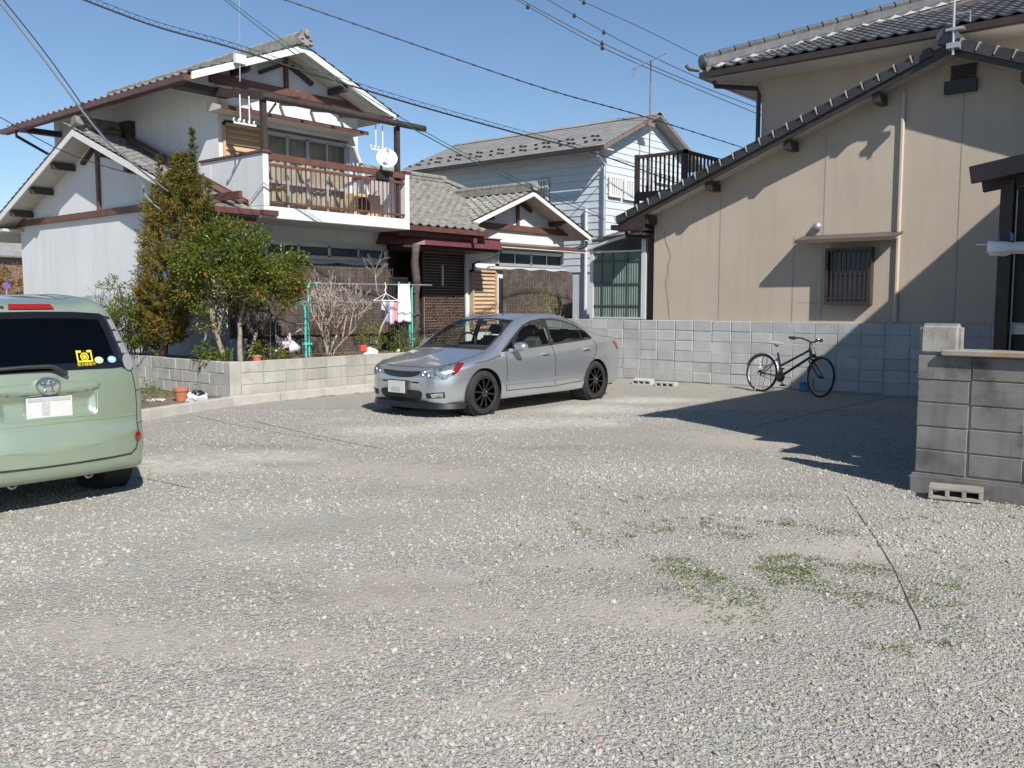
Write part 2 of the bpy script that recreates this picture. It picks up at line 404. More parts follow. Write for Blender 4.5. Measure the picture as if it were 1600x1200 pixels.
# ------------------------------------------------------------------ loose stones on the lot (too many to count: one mass)
def stone_mat(name):
    m, nt, N, L, B = newmat(name)
    a = N.new('ShaderNodeAttribute'); a.attribute_type = 'INSTANCER'; a.attribute_name = 'tone'
    c = ramp(nt, a.outputs['Fac'], (0, (0.151, 0.151, 0.155)), (.2, (0.246, 0.241, 0.230)), (.45, (0.327, 0.318, 0.293)), (.68, (0.392, 0.379, 0.336)),
             (.88, (0.448, 0.437, 0.403)), (.955, (0.403, 0.336, 0.263)), (.985, (0.347, 0.202, 0.129)), (1, (0.560, 0.549, 0.526)))
    g = N.new('ShaderNodeNewGeometry'); c = mixn(nt, c, (.33, .32, .295), math_(nt, 'MULTIPLY', noise(nt, g.outputs['Position'], 130, 3), .45))
    L.new(c, B.inputs['Base Color']); B.inputs['Roughness'].default_value = .85; B.inputs['Specular IOR Level'].default_value = .3
    return m
M['stone'] = stone_mat('loose_stone')
SC = bpy.data.collections.new('stone_shapes')
for k in range(7):
    bm = bmesh.new(); bmesh.ops.create_icosphere(bm, subdivisions=1 if k else 2, radius=.5)
    sx, sy, sz = U(.8, 1.2), U(.6, 1.0), U(.4, .75)
    for v in bm.verts:
        f = 1 + U(-.22, .22); v.co = V3((v.co.x*sx*f, v.co.y*sy*f, v.co.z*sz*f))
    me = bpy.data.meshes.new('stone_shape'); bm.to_mesh(me); bm.free(); me.materials.append(M['stone'])
    SC.objects.link(bpy.data.objects.new('stone_shape', me))
rs = np.random.RandomState(5)
pts = []; rot = []; scl = []; tone = []; idx = []
fwd = np.array([math.cos(math.radians(39.889)), math.sin(math.radians(39.889))]); rgt = np.array([fwd[1], -fwd[0]])
NS = 240000
dep = np.sqrt(rs.rand(NS)) ; dep = 2.7 + (13.0 - 2.7) * rs.rand(NS)**1.15
lat = (rs.rand(NS)*2-1) * (dep * .60 + .3)
keepw = rs.rand(NS) < np.clip(dep / 9, .32, 1) ** .5
for i in range(NS):
    if not keepw[i]: continue
    p = fwd * dep[i] + rgt * lat[i]; x, y = p
    if x > 15.5 or y > 11.6 or (x > 7.8 and y < 2.2): continue
    if y > 11.0 + (x - 4.2) * .30 and x < 7.9: continue
    dens = .5 + .9 * mnoise.noise((x*.5, y*.5, 1.3)) + .45 * mnoise.noise((x*1.7, y*1.7, 4.)) + (.42 if dep[i] < 4.2 else .0)
    rr0 = rs.rand()
    if rr0 > (dens + .25)*1.6: continue
    du, pa, da, ca = masks(x, y)
    if rr0 > (dens + .25) * (1 - .72*du) * (1 - .55*pa) * (1 - .5*da) * (1 + .6*ca): continue
    s = .0048 + .0062 * rs.rand() + (.018 * rs.rand()**6) + (rs.rand() < .006) * .02
    if dep[i] > 7: s *= 1.15
    s *= 1 + .55*ca*rs.rand()**2
    pts.append((x, y, gz(x, y) + s*.10)); rot.append((rs.normal(0, .35), rs.normal(0, .35), rs.rand()*6.28)); scl.append(s)
    tone.append(rs.rand() if rs.rand() > .45*ca else .55+.34*rs.rand()); idx.append(rs.randint(7))
me = bpy.data.meshes.new('gravel'); me.from_pydata(pts, [], [])
for nm, ty, data in (('rot', 'FLOAT_VECTOR', rot), ('scl', 'FLOAT', scl), ('tone', 'FLOAT', tone), ('idx', 'INT', idx)):
    at_ = me.attributes.new(nm, ty, 'POINT'); at_.data.foreach_set('vector' if ty == 'FLOAT_VECTOR' else 'value', np.array(data).ravel())
go = bpy.data.objects.new('gravel', me); col.objects.link(go)
tag(go, 'loose pale stones scattered over the gravel parking lot', 'gravel', kind='stuff')
ng = bpy.data.node_groups.new('scatter_stones', 'GeometryNodeTree')
ng.interface.new_socket('Geometry', in_out='INPUT', socket_type='NodeSocketGeometry'); ng.interface.new_socket('Geometry', in_out='OUTPUT', socket_type='NodeSocketGeometry')
gi = ng.nodes.new('NodeGroupInput'); gout = ng.nodes.new('NodeGroupOutput')
iop = ng.nodes.new('GeometryNodeInstanceOnPoints'); ci = ng.nodes.new('GeometryNodeCollectionInfo')
ci.inputs['Collection'].default_value = SC; ci.inputs['Separate Children'].default_value = True; ci.inputs['Reset Children'].default_value = True
iop.inputs['Pick Instance'].default_value = True
def nattr(nm, ty):
    a = ng.nodes.new('GeometryNodeInputNamedAttribute'); a.data_type = ty; a.inputs['Name'].default_value = nm; return a.outputs['Attribute']
ng.links.new(gi.outputs[0], iop.inputs['Points']); ng.links.new(ci.outputs[0], iop.inputs['Instance'])
ng.links.new(nattr('idx', 'INT'), iop.inputs['Instance Index']); ng.links.new(nattr('rot', 'FLOAT_VECTOR'), iop.inputs['Rotation'])
ng.links.new(nattr('scl', 'FLOAT'), iop.inputs['Scale']); ng.links.new(iop.outputs[0], gout.inputs[0])
md = go.modifiers.new('scatter', 'NODES'); md.node_group = ng
# ------------------------------------------------------------------ white house with the balcony
H = thing('white_house', 'white two-storey stucco house with brown trim, grey tiled roofs and a balcony', 'house', (9.5, 14.6, .5))
ZR = lambda y: 4.93 - .385 * abs(18.6 - y)          # underside of the low roof (ridge along X)
Z2 = lambda x: 6.40 - .395 * abs(11.1 - x)         # underside of the upper roof (ridge along Y)
b = MB()
# low wing: gable wall facing the lot
b.prism([(8.97, 14.6, 0), (8.97, 22.6, 0), (8.97, 22.6, ZR(22.6)), (8.97, 18.6, ZR(18.6)), (8.97, 14.6, ZR(14.6))], (.55, 0, 0))
b.box(9.5, 13.3, 14.6, 15.2, 0, 3.06)              # ground floor front under the balcony
b.box(16.25, 20.25, 15.05, 15.6, 0, 3.2)           # right front
b.prism([(16.25, 15.05, 3.2), (20.25, 15.05, 3.2), (20.25, 15.05, 3.45), (18.2, 15.05, 4.28), (16.25, 15.05, 3.5)], (0, .5, 0))
b.box(20.0, 20.25, 15.6, 22, 0, 3.4)
b.box(13.3, 20, 21.5, 22, 0, 3.6)
b.build('wall', M['white'], H)
b = MB()   # upper floor
b.box(9.58, 12.95, 15.5, 22.0, 2.9, 5.70)
b.box(9.58, 12.95, 15.14, 15.5, 4.98, 5.70); b.box(9.58, 9.70, 15.14, 15.5, 2.9, 4.98); b.box(12.72, 12.95, 15.14, 15.5, 2.9, 4.98)
b.box(9.70, 12.72, 15.14, 15.5, 2.9, 3.28)
b.prism([(9.58, 15.14, 5.70), (12.95, 15.14, 5.70), (12.95, 15.14, Z2(12.95)), (11.1, 15.14, Z2(11.1)), (9.58, 15.14, Z2(9.58))], (0, 6.86, 0))
b.build('upper_wall', M['white'], H)

# --- upper roof
b = MB(); T = .05
for sx in (-1, 1):
    xe = 11.1 + sx * 2.42
    slab(b, [(11.1, 14.55, 6.40+T), (xe, 14.55, Z2(xe)+T), (xe, 22.4, Z2(xe)+T), (11.1, 22.4, 6.40+T)], T)
up = b.build('upper_roof', M['soffit'], H)
b = MB()
for sx in (-1, 1):
    xe = 11.1 + sx * 2.40
    b.prism([(11.1, 14.55, 6.38), (xe, 14.55, Z2(xe)-.02), (xe, 14.55, Z2(xe)+.11), (11.1, 14.55, 6.51)], (0, -.035, 0))
b.build('barge_board', M['white2'], up)
dz = .395; vl = math.hypot(1, .395)
for sx, keep in ((-1, None), (1, None)):
    O = (11.1 + sx*2.46, 14.50, Z2(11.1 + sx*2.46) + .075)
    tiles(up, O, (0, 1, 0), (-sx, 0, .395), 29, 11, M['tile'], single=False)
# ridge with its end ornament
b = MB()
for k in range(3): b.box(11.1-.13+.02*k, 11.1+.13-.02*k, 14.52, 22.3, 6.52+.055*k, 6.572+.055*k)
b.tube([(11.1, 14.50, 6.72), (11.1, 22.3, 6.72)], .07, 10)
b.build('ridge', M['tile'], up)
b = MB(); b.prism([(10.94, 14.44, 6.50), (11.26, 14.44, 6.50), (11.27, 14.44, 6.60), (11.20, 14.44, 6.68), (11.17, 14.44, 6.78), (11.10, 14.44, 6.82), (11.03, 14.44, 6.78), (11.0, 14.44, 6.68), (10.93, 14.44, 6.60)], (0, .08, 0))
b.lathe([(.0, .0), (.06, .0), (.06, .05), (0, .05)], (11.1, 14.39, 6.72), (0, 1, 0), 14)
for s in (-1, 1):
    b.tube([(11.1+s*.10+.055*math.cos(a)*s, 14.43, 6.57+.045*math.sin(a)) for a in np.linspace(-2.4, 2.2, 10)], .018, 6)
b.build('ridge_end', M['tile'], up, smooth=True)
# gutters of the upper roof, rafters, purlins
b = MB()
b.beam((8.60, 14.5, Z2(8.62)+.02), (8.60, 22.4, Z2(8.62)+.02), .13, .10); b.beam((8.66, 14.7, Z2(8.7)-.02), (8.66, 22.3, Z2(8.7)-.02), .03, .12)
b.build('eave_gutter', M['rbrown'], H)
b = MB(); b.tube([(8.62, 21.7, 5.40), (8.62, 21.7, 5.28), (9.52, 21.95, 4.95), (9.54, 21.95, 4.0)], .035); b.build('downpipe', M['dbrown'], H)
b = MB(); b.box(8.68, 9.6, 21.6, 21.75, 5.38, 5.50); b.build('eave_beam_end', M['dark'], H)
b = MB(); b.box(8.67, 9.75, 14.85, 15.13, 5.35, 5.46); b.build('eave_beam_end', M['dark'], H)
for x in (9.9, 12.2):
    b = MB(); b.box(x-.05, x+.05, 14.6, 15.2, Z2(x)-.12, Z2(x)-.005); b.build('purlin_end', M['dark'], H)
for s in (-1, 1):
    b = MB(); b.beam((11.1+s*.10, 15.08, 6.22), (11.1+s*.62, 15.08, 6.22-.62*.40), .07, .09, (0,1,0)); b.build('gable_brace', M['dark'], H)
b = MB(); b.box(9.40, 13.16, 15.05, 15.139, 5.60, 5.77); b.build('gable_beam', M['brown'], H)
b = MB(); b.box(11.06, 11.14, 15.07, 15.139, 5.77, 6.36); b.build('gable_post', M['brown'], H)

# --- low wing roof (slope towards the lot carries single tiles)
b = MB()
slab(b, [(8.48, 18.6, 4.93+T), (9.57, 18.6, 4.93+T), (9.57, 15.14, ZR(15.14)+T), (8.48, 15.14, ZR(15.14)+T)], T)
slab(b, [(8.48, 15.14, ZR(15.14)+T), (9.39, 15.14, ZR(15.14)+T), (9.39, 13.75, ZR(13.75)+T), (8.48, 13.75, ZR(13.75)+T)], T)
slab(b, [(8.48, 18.6, 4.93+T), (20, 18.6, 4.93+T), (20, 23.6, ZR(23.6)+T), (8.48, 23.6, ZR(23.6)+T)], T)
lo = b.build('wing_roof', M['soffit'], H)
b = MB()
for ye in (13.75, 23.6):
    b.prism([(8.48, 18.6, 4.90), (8.48, ye, ZR(ye)-.03), (8.48, ye, ZR(ye)+.10), (8.48, 18.6, 5.03)], (-.03, 0, 0))
b.build('barge_board', M['white2'], lo)
vd = V3((0, 1, .385)).normalized()
tiles(lo, (8.44, 13.69, ZR(13.69)+.085), (1, 0, 0), vd, 4, 24, M['tile'], keep=lambda u, v: u < 1.06 or v > 2.0)
tiles(lo, (8.44, 23.66, ZR(23.66)+.085), (1, 0, 0), V3((0, -1, .385)), 4, 24, M['tile'], single=False)
b = MB(); b.box(8.55, 9.5, 18.46, 18.74, 5.03, 5.10); b.box(8.53, 9.5, 18.49, 18.71, 5.105, 5.155); b.box(8.53, 9.5, 18.51, 18.69, 5.16, 5.21)
b.tube([(8.50, 18.6, 5.24), (9.5, 18.6, 5.24)], .075, 10); b.lathe([(0, 0), (.12, 0), (.12, .05), (0, .05)], (8.49, 18.6, 5.18), (1, 0, 0), 14)
b.build('ridge', M['tile'], lo, smooth=True)
b = MB()   # tall flashing where the ridge meets the upper wall, and the red-brown valley flashing down to the balcony
b.box(9.40, 9.57, 18.2, 19.0, 5.0, 5.30); b.build('ridge_flashing', M['dbrown'], lo)
b = MB()
b.prism([(9.36, 18.2, ZR(18.2)+.13), (9.36, 13.95, ZR(13.95)+.13), (9.36, 13.95, ZR(13.95)+.24), (9.36, 18.2, ZR(18.2)+.25)], (.03, 0, 0))
b.prism([(9.20, 17.9, ZR(17.9)+.16), (9.20, 13.95, ZR(13.95)+.16), (9.39, 13.95, ZR(13.95)+.20), (9.39, 17.9, ZR(17.9)+.20)], (0, 0, .03))
b.build('wall_flashing', M['rbrown'], lo)
b = MB(); b.beam((8.42, 13.66, ZR(13.75)+.07), (9.398, 13.66, ZR(13.75)+.07), .11, .10); b.beam((9.3, 13.44, ZR(13.75)+.06), (9.62, 13.44, ZR(13.75)+.06), .10, .09); b.box(8.46, 9.39, 13.72, 13.79, ZR(13.75)-.12, ZR(13.75)-.01)
b.build('eave_gutter', M['rbrown'], lo)
for y in (21.9, 20.8, 19.7, 17.6, 16.6, 15.6):
    b = MB(); b.box(8.50, 8.98, y-.06, y+.06, ZR(y)-.13 - (.02), ZR(y)-.012 - .02); b.build('purlin_end', M['dark'], lo)
for s in (-1, 1):
    b = MB(); b.beam((8.92, 18.6+s*.12, 4.72), (8.92, 18.6+s*.62, 4.72-.62*.42), .06, .09, (1,0,0)); b.build('gable_brace', M['dark'], lo)
b = MB(); b.box(8.90, 8.969, 13.5, 22.75, 3.33, 3.46); b.build('gable_beam', M['brown'], lo)
b = MB(); b.box(8.91, 8.969, 18.55, 18.65, 3.46, 4.90); b.build('gable_post', M['brown'], lo)
b = MB(); b.box(8.5, 8.97, 22.4, 23.3, 3.2, 3.26); b.build('eave_soffit', M['soffit'], lo)

# --- main low roof to the right of the balcony
mr = H
b = MB()
slab(b, [(12.95, 18.6, 4.93+T), (15.65, 18.6, 4.93+T), (15.65, 13.9, ZR(13.9)+T), (12.95, 13.9, ZR(13.9)+T)], T)
slab(b, [(15.65, 18.6, 4.93+T), (15.65, 14.34, ZR(14.34)+T), (18.2, 16.92, ZR(16.92)+T), (19.1, 16.0, ZR(16.0)+T), (19.1, 18.6, 4.93+T)], T)
mr = b.build('main_roof', M['soffit'], H)
ZS = lambda x: 4.28 - .39 * abs(18.2 - x)          # small gable, ridge along Y
tiles(mr, (12.95, 13.84, ZR(13.84)+.085), (1, 0, 0), vd, 23, 21, M['tile2'], single=False,
      keep=lambda u, v: (12.95 + u) < 15.55 or (ZR(13.84 + v*.928) > ZS(12.95+u) - .10 and 13.84 + v*.928 > 14.3))
b = MB(); b.box(12.95, 19.15, 18.48, 18.72, 5.03, 5.09); b.tube([(12.95, 18.6, 5.16), (19.2, 18.6, 5.16)], .075, 10)
b.tube([(19.12, 18.6, 5.12), (19.12, 15.8, ZR(15.8)+.2)], .07, 8); b.build('ridge', M['tile2'], mr, smooth=True)
b = MB(); b.beam((12.92, 13.80, ZR(13.85)+.02), (15.6, 13.80, ZR(13.85)+.02), .12, .10); b.box(12.95, 15.6, 13.88, 13.94, ZR(13.9)-.16, ZR(13.9)-.01)
b.tube([(15.2, 13.8, 3.0), (15.2, 13.8, 2.9)], .05); b.build('eave_gutter', M['rbrown'], mr)
b = MB()
for sx in (-1, 1):
    xe = 18.2 + sx*2.55
    slab(b, [(18.2, 14.5, 4.28+T), (xe, 14.5, ZS(xe)+T), (xe, 18.0, ZS(xe)+T), (18.2, 18.0, 4.28+T)], T)
sg = b.build('small_gable_roof', M['soffit'], H)
b = MB()
for sx in (-1, 1):
    xe = 18.2 + sx*2.55
    b.prism([(18.2, 14.5, 4.27), (xe, 14.5, ZS(xe)-.02), (xe, 14.5, ZS(xe)+.09), (18.2, 14.5, 4.38)], (0, -.03, 0))
b.build('barge_board', M['white2'], sg)
tiles(sg, (15.6, 14.45, ZS(15.6)+.08), (0, 1, 0), V3((1, 0, .39)), 12, 12, M['tile2'],
      keep=lambda u, v: ZS(15.6 + v*.93) > ZR(14.45+u) - .06)
tiles(sg, (20.8, 14.45, ZS(20.8)+.08), (0, 1, 0), V3((-1, 0, .39)), 8, 12, M['tile2'], single=False)
b = MB()
for k in range(3): b.box(18.2-.13+.02*k, 18.2+.13-.02*k, 14.5, 17.3, 4.39+.05*k, 4.435+.05*k)
for y in np.arange(14.5, 17.2, .3): b.tube([(18.2, y, 4.58), (18.2, y+.29, 4.575)], [.075, .068], 9)
b.lathe([(0, 0), (.13, 0), (.13, .06), (0, .06)], (18.2, 14.42, 4.52), (0, 1, 0), 14)
b.build('ridge', M['tile2'], sg, smooth=True)
b = MB(); b.box(16.5, 20.35, 14.97, 15.049, 3.40, 3.55); b.build('gable_beam', M['brown'], sg)
b = MB(); b.box(18.16, 18.24, 14.98, 15.049, 3.55, 4.24); b.build('gable_post', M['brown'], sg)
for x in (16.7, 19.6):
    b = MB(); b.box(x-.05, x+.05, 14.55, 15.1, ZS(x)-.12, ZS(x)-.005); b.build('purlin_end', M['dark'], sg)
b = MB(); b.beam((18.3, 15.0, 4.14), (18.75, 15.0, 3.95), .07, .08, (0,1,0)); b.build('gable_brace', M['dark'], sg)
b = MB(); b.tube([(20.7, 14.6, 3.26), (20.7, 14.6, 3.14), (20.3, 14.95, 2.98)], .05); b.build('gutter_outlet', M['black'], sg)

# --- upper floor window, shutter box, hood
def window(parent, x0, x1, y, z0, z1, n, name='window', fm='alu', curtain=True, bars=()):
    """sliding window facing -Y: frame, panes, curtain"""
    b = MB(); fw = .045
    for (a, c, e, d) in ((x0, x1, z0, z0+fw), (x0, x1, z1-fw, z1), (x0, x0+fw, z0, z1), (x1-fw, x1, z0, z1)): b.box(a, c, y-.04, y+.05, e, d)
    wd = b.build(name, M[fm], parent)
    st = (x1-x0-2*fw)/n
    for i in range(n):
        a = x0+fw+i*st; off = .012 if i % 2 else -.008
        b = MB(); sw = .03
        for (p, q, e, d) in ((a, a+st, z0+fw, z0+fw+sw), (a, a+st, z1-fw-sw, z1-fw), (a, a+sw, z0+fw, z1-fw), (a+st-sw, a+st, z0+fw, z1-fw)): b.box(p, q, y+off-.012, y+off+.012, e, d)
        for zz in bars: b.box(a, a+st, y+off-.014, y+off+.014, zz-.03, zz+.03)
        b.build('sash', M[fm], wd)
        b = MB(); b.box(a+sw, a+st-sw, y+off-.003, y+off+.003, z0+fw+sw, z1-fw-sw); b.build('pane', M['wglass'], wd)
    if curtain:
        b = MB(); xs_ = np.linspace(x0, x1, int((x1-x0)/.035)); pr = [(x, y+.13+.022*math.sin(i*1.25)+.01*math.sin(i*.37), z0) for i, x in enumerate(xs_)]
        n_ = len(pr); b.add(pr + [(p[0], p[1], z1) for p in pr], [(i, i+1, n_+i+1, n_+i) for i in range(n_-1)])
        b.build('curtain', M['curtain'], wd, smooth='all')
    return wd
wu = window(H, 10.62, 12.70, 15.2, 3.30, 4.92, 4, bars=(3.95,))
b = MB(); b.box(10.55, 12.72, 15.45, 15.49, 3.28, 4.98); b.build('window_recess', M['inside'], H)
def louvre(parent, x0, x1, y, z0, z1, n, m='tan'):
    b = MB(); b.box(x0, x0+.05, y-.06, y+.06, z0, z1); b.box(x1-.05, x1, y-.06, y+.06, z0, z1); b.box(x0, x1, y-.06, y+.06, z1-.05, z1); b.box(x0+.05, x1-.05, y+.02, y+.06, z0, z1-.05)
    s = b.build('shutter_box', M[m], parent); h = (z1-.05-z0)/n
    me = MB(); me.prism([(x0+.05, 0, 0), (x0+.05, -.045, .01), (x0+.05, -.045, .03), (x0+.05, -.002, h-.006), (x0+.05, 0, h-.006)], (x1-x0-.1, 0, 0)); me = me.mesh('slat', M[m])
    for i in range(n): place('slat', me, s, (0, y+.018, z0+i*h))
    return s
louvre(H, 9.66, 10.56, 15.16, 3.30, 4.92, 14)
b = MB(); b.prism([(9.35, 15.13, 5.24), (9.35, 14.62, 5.10), (9.35, 14.62, 5.06), (9.35, 15.13, 5.06)], (3.4, 0, 0)); hd = b.build('window_hood', M['soffit'], H)
b = MB(); b.box(9.32, 12.78, 14.59, 14.62, 5.05, 5.12); b.build('hood_edge', M['rbrown'], hd)
# --- balcony
bal = H
b = MB()
b.box(9.40, 12.90, 13.50, 14.60, 3.04, 3.25)
b.box(9.40, 9.52, 13.50, 15.14, 3.25, 4.17); b.box(9.40, 9.575, 15.14, 15.5, 3.25, 4.17)
b.box(12.78, 12.90, 13.50, 15.14, 3.25, 4.17)
b.box(9.52, 12.78, 14.6, 15.14, 3.10, 3.24)
bal = b.build('balcony', M['white'], H, bevel=.01)
b = MB(); b.box(9.37, 9.55, 13.47, 15.5, 4.17, 4.21); b.box(12.75, 12.93, 13.47, 15.14, 4.17, 4.21); b.build('balcony_cap', M['brown'], bal)
b = MB(); b.box(9.52, 12.78, 13.50, 13.58, 4.06, 4.17); b.build('top_rail', M['brown'], bal)
b = MB(); b.box(9.52, 12.78, 13.52, 13.56, 3.95, 4.00); b.build('middle_rail', M['brown'], bal)
b = MB(); b.box(9.52, 12.78, 13.52, 13.56, 3.31, 3.35); b.build('bottom_rail', M['brown'], bal)
me = MB(); me.box(-.008, .008, -.008, .008, 3.25, 3.96); me = me.mesh('baluster', M['brown'])
for i in range(29): place('baluster', me, bal, (9.58 + i*.1095, 13.54, 0))
# --- pergola over the balcony
for x in (9.50, 12.66):
    b = MB(); b.box(x-.045, x+.045, 13.56, 13.65, 3.25, 5.08); b.build('pergola_post', M['dark'], bal)
b = MB(); b.tube([(9.42, 13.55, 5.13), (13.34, 13.50, 5.13)], .065, 10); b.build('pergola_beam', M['dark'], bal, smooth=True)
b = MB(); b.beam((9.44, 13.5, 5.14), (9.40, 15.3, 5.46), .09, .14); b.build('pergola_beam', M['dark'], bal)
for x in (10.2, 10.95, 11.7, 12.45):
    b = MB(); b.beam((x, 13.5, 5.20), (x, 15.1, 5.46), .05, .07); b.build('pergola_rafter', M['dark'], bal)
for y in (13.85, 14.35, 14.85):
    b = MB(); b.beam((9.4, y, 5.235+(y-13.5)*.16), (12.7, y, 5.235+(y-13.5)*.16), .05, .035); b.build('pergola_batten', M['dark'], bal)
b = MB(); b.tube([(9.52, 13.6, 4.75), (9.75, 13.58, 5.06)], .02, 6); b.build('pergola_brace', M['dark'], bal)
# --- ground floor front: high window, screens are things of their own
b = MB(); b.box(9.6, 13.25, 14.56, 14.60, 2.33, 2.42); b.build('window_sill', M['lightalu'], H)
window(H, 10.1, 13.2, 14.55, 2.42, 2.74, 4, curtain=False)
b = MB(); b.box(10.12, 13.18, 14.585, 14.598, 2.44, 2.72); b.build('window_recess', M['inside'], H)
# --- entrance: maroon canopy, log post, brick wall, recess
def ring_prism(b, bot, top, z0, z1):
    n = len(bot); b.add([(x, y, z0) for x, y in bot] + [(x, y, z1) for x, y in top], [tuple(range(n-1, -1, -1)), tuple(range(n, 2*n))] + [(i, (i+1) % n, (i+1) % n+n, i+n) for i in range(n)])
b = MB(); ring_prism(b, [(12.93, 14.35), (13.72, 13.90), (16.28, 13.90), (16.28, 15.04), (12.93, 15.04)], [(13.05, 14.42), (13.76, 13.96), (16.26, 13.96), (16.26, 15.04), (13.05, 15.04)], 2.80, 3.03)
cn = b.build('entrance_canopy', M['maroon'], H)
b = MB(); ring_prism(b, [(13.02, 14.40), (13.74, 13.93), (16.29, 13.93), (16.29, 15.04), (13.02, 15.04)], [(13.02, 14.40), (13.74, 13.93), (16.29, 13.93), (16.29, 15.04), (13.02, 15.04)], 3.032, 3.055)
b.build('canopy_edge', M['maroon'], cn)
b = MB(); pts_ = [(13.52+U(-.02,.02), 14.0+U(-.02,.02), z) for z in np.linspace(.5, 2.8, 12)]; b.tube(pts_, [.075+U(-.012,.02) for _ in pts_], 9)
for z, s in ((1.25, 1), (1.75, -1), (.95, 1)): b.tube([(13.52, 14.0, z), (13.52+s*.10, 13.96, z+.05)], [.05, .025], 6)
b.build('log_post', mat('grey_brown_log', (.075, .060, .052), .8, var=.35, scale=14, bump=.6, bscale=40), H, smooth='all')
b = MB(); b.box(13.28, 14.86, 15.95, 16.0, .3, 3.0); b.box(13.24, 13.32, 14.6, 16, .3, 3.0); b.box(13.24, 16.3, 14.05, 16, 2.74, 2.79); b.box(14.80, 14.85, 15.1, 16, .3, 2.74)
b.build('entrance_recess', M['dark'], H)
b = MB(); b.box(13.5, 14.6, 15.88, 15.94, .4, 2.5); dr = b.build('door', M['dbrown'], H)
b = MB(); b.box(13.55, 13.75, 15.86, 15.879, 1.0, 2.2); b.build('door_glass', M['wglass'], dr)
b = MB(); b.tube([(14.5, 15.84, 1.2), (14.5, 15.84, 1.55)], .015); b.build('handle', M['chrome'], dr)
b = MB(); b.box(14.86, 16.22, 15.10, 15.2, .3, 2.79); bw = b.build('brick_wall', M['mortarw'], H)
b = MB(); row = 0; z = .42
while z < 2.72:
    x = 14.865 - (row % 2) * .06
    while x < 16.2:
        a0 = max(14.865, x); a1 = min(16.21, x + .112)
        if a1 - a0 > .02: b.box(a0, a1, 15.09 + U(-.002, .002), 15.105, z, z + .054)
        x += .124
    z += .066; row += 1
o = b.build('brick', M['brickd'], bw); o['kind'] = 'stuff'
b = MB(); b.box(15.42, 15.47, 15.05, 15.088, 1.95, 2.45); b.build('house_plate', M['lightalu'], bw)
b = MB(); b.box(16.20, 16.26, 15.0, 15.049, .4, 2.95); b.build('corner_trim', M['white2'], H)
me = MB(); me.box(-.012, .012, -.012, .012, .5, 2.1); me = me.mesh('gate_bar', M['black'])
b = MB(); b.box(12.95, 13.45, 14.16, 14.20, 2.05, 2.09); b.box(12.95, 13.45, 14.16, 14.20, .7, .74); gt = b.build('entrance_gate', M['black'], H)
for i in range(9): place('gate_bar', me, gt, (12.97+i*.058, 14.18, 0))
# --- right front: hood, window strip, shutter box, pipe
b = MB(); b.prism([(16.28, 15.04, 3.06), (16.28, 14.62, 2.97), (16.28, 14.62, 2.93), (16.28, 15.04, 2.93)], (4.4, 0, 0)); hd = b.build('window_hood', M['white2'], H)
b = MB(); b.prism([(16.26, 15.04, 3.10), (16.26, 14.60, 3.005), (16.26, 14.60, 2.965), (16.26, 15.04, 3.065)], (4.46, 0, 0)); b.build('hood_edge', M['rbrown'], hd)
window(H, 17.34, 20.12, 15.0, 2.49, 2.89, 4, curtain=False)
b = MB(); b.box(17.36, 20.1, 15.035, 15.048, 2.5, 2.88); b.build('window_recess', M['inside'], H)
b = MB(); b.box(17.0, 20.2, 14.92, 15.05, 2.40, 2.47); b.build('window_sill', M['lightalu'], H)
louvre(H, 16.36, 17.28, 14.98, .9, 2.36, 14)
b = MB(); b.tube([(17.0, 14.55, 2.86), (17.0, 14.6, 2.78), (16.40, 14.95, 2.5), (16.40, 14.97, 1.0)], .03, 8); b.build('downpipe', M['black'], H, smooth=True)
# --- fittings of the house that are things of their own
def hanger(x, y, z, lab):
    t = thing('laundry_bracket', lab, 'laundry bracket', (x, y, z), 'white pole brackets hanging from the pergola')
    for dx in (-.09, .09):
        b = MB(); b.tube([(x+dx, y, z+.5), (x+dx, y, z+.06)], .012, 6); b.build('rod', M['white2'], t)
    b = MB(); b.box(x-.22, x+.22, y-.012, y+.012, z, z+.03)
    for k in range(5):
        xx = x-.2+k*.1; b.tube([(xx, y, z+.02), (xx-.03, y, z+.06), (xx-.01, y, z+.09)], .014, 6)
    b.build('hook_bar', M['white2'], t)
hanger(9.14, 13.62, 4.60, 'white hook bracket hanging in front of the tan upper shutter')
hanger(12.2, 13.62, 4.55, 'white hook bracket hanging just above the satellite dish')
t = thing('satellite_dish', 'round white satellite dish clamped to the balcony rail', 'satellite dish', (12.16, 13.42, 4.1))
b = MB(); ax = V3((-.55, -.75, .36)).normalized(); c0 = V3((12.16, 13.36, 4.38))
b.lathe([(0, -.03), (.08, -.024), (.15, -.008), (.20, .012), (.205, .012), (.155, -.016), (.08, -.034), (0, -.04)], c0, ax, 28); b.build('dish', M['cloth'], t, smooth=True)
b = MB(); b.tube([c0 - V3((0,0,.19)), c0 + ax*.22 - V3((0,0,.10)), c0 + ax*.30], .010, 6); b.box(*[v for k in range(3) for v in ((c0+ax*.30)[k]-.03, (c0+ax*.30)[k]+.03)]); b.build('feed_arm', M['lightalu'], t)
b = MB(); b.tube([c0 - ax*.03, (12.16, 13.53, 4.28), (12.16, 13.53, 4.05)], .022, 8); b.box(12.0, 12.3, 13.46, 13.50, 3.98, 4.12); b.build('clamp', M['black'], t)
t = thing('air_conditioner', 'beige air conditioner outdoor unit standing on the balcony floor', 'air conditioner', (12.3, 14.3, 3.25))
b = MB(); b.box(11.95, 12.65, 14.1, 14.38, 3.27, 3.75); b.build('casing', M['tan'], t, bevel=.015)
b = MB(); b.lathe([(.0, 0), (.17, 0), (.19, .02), (.19, .03)], (12.18, 14.085, 3.5), (0, 1, 0), 20); b.build('fan_grille', M['black'], t)
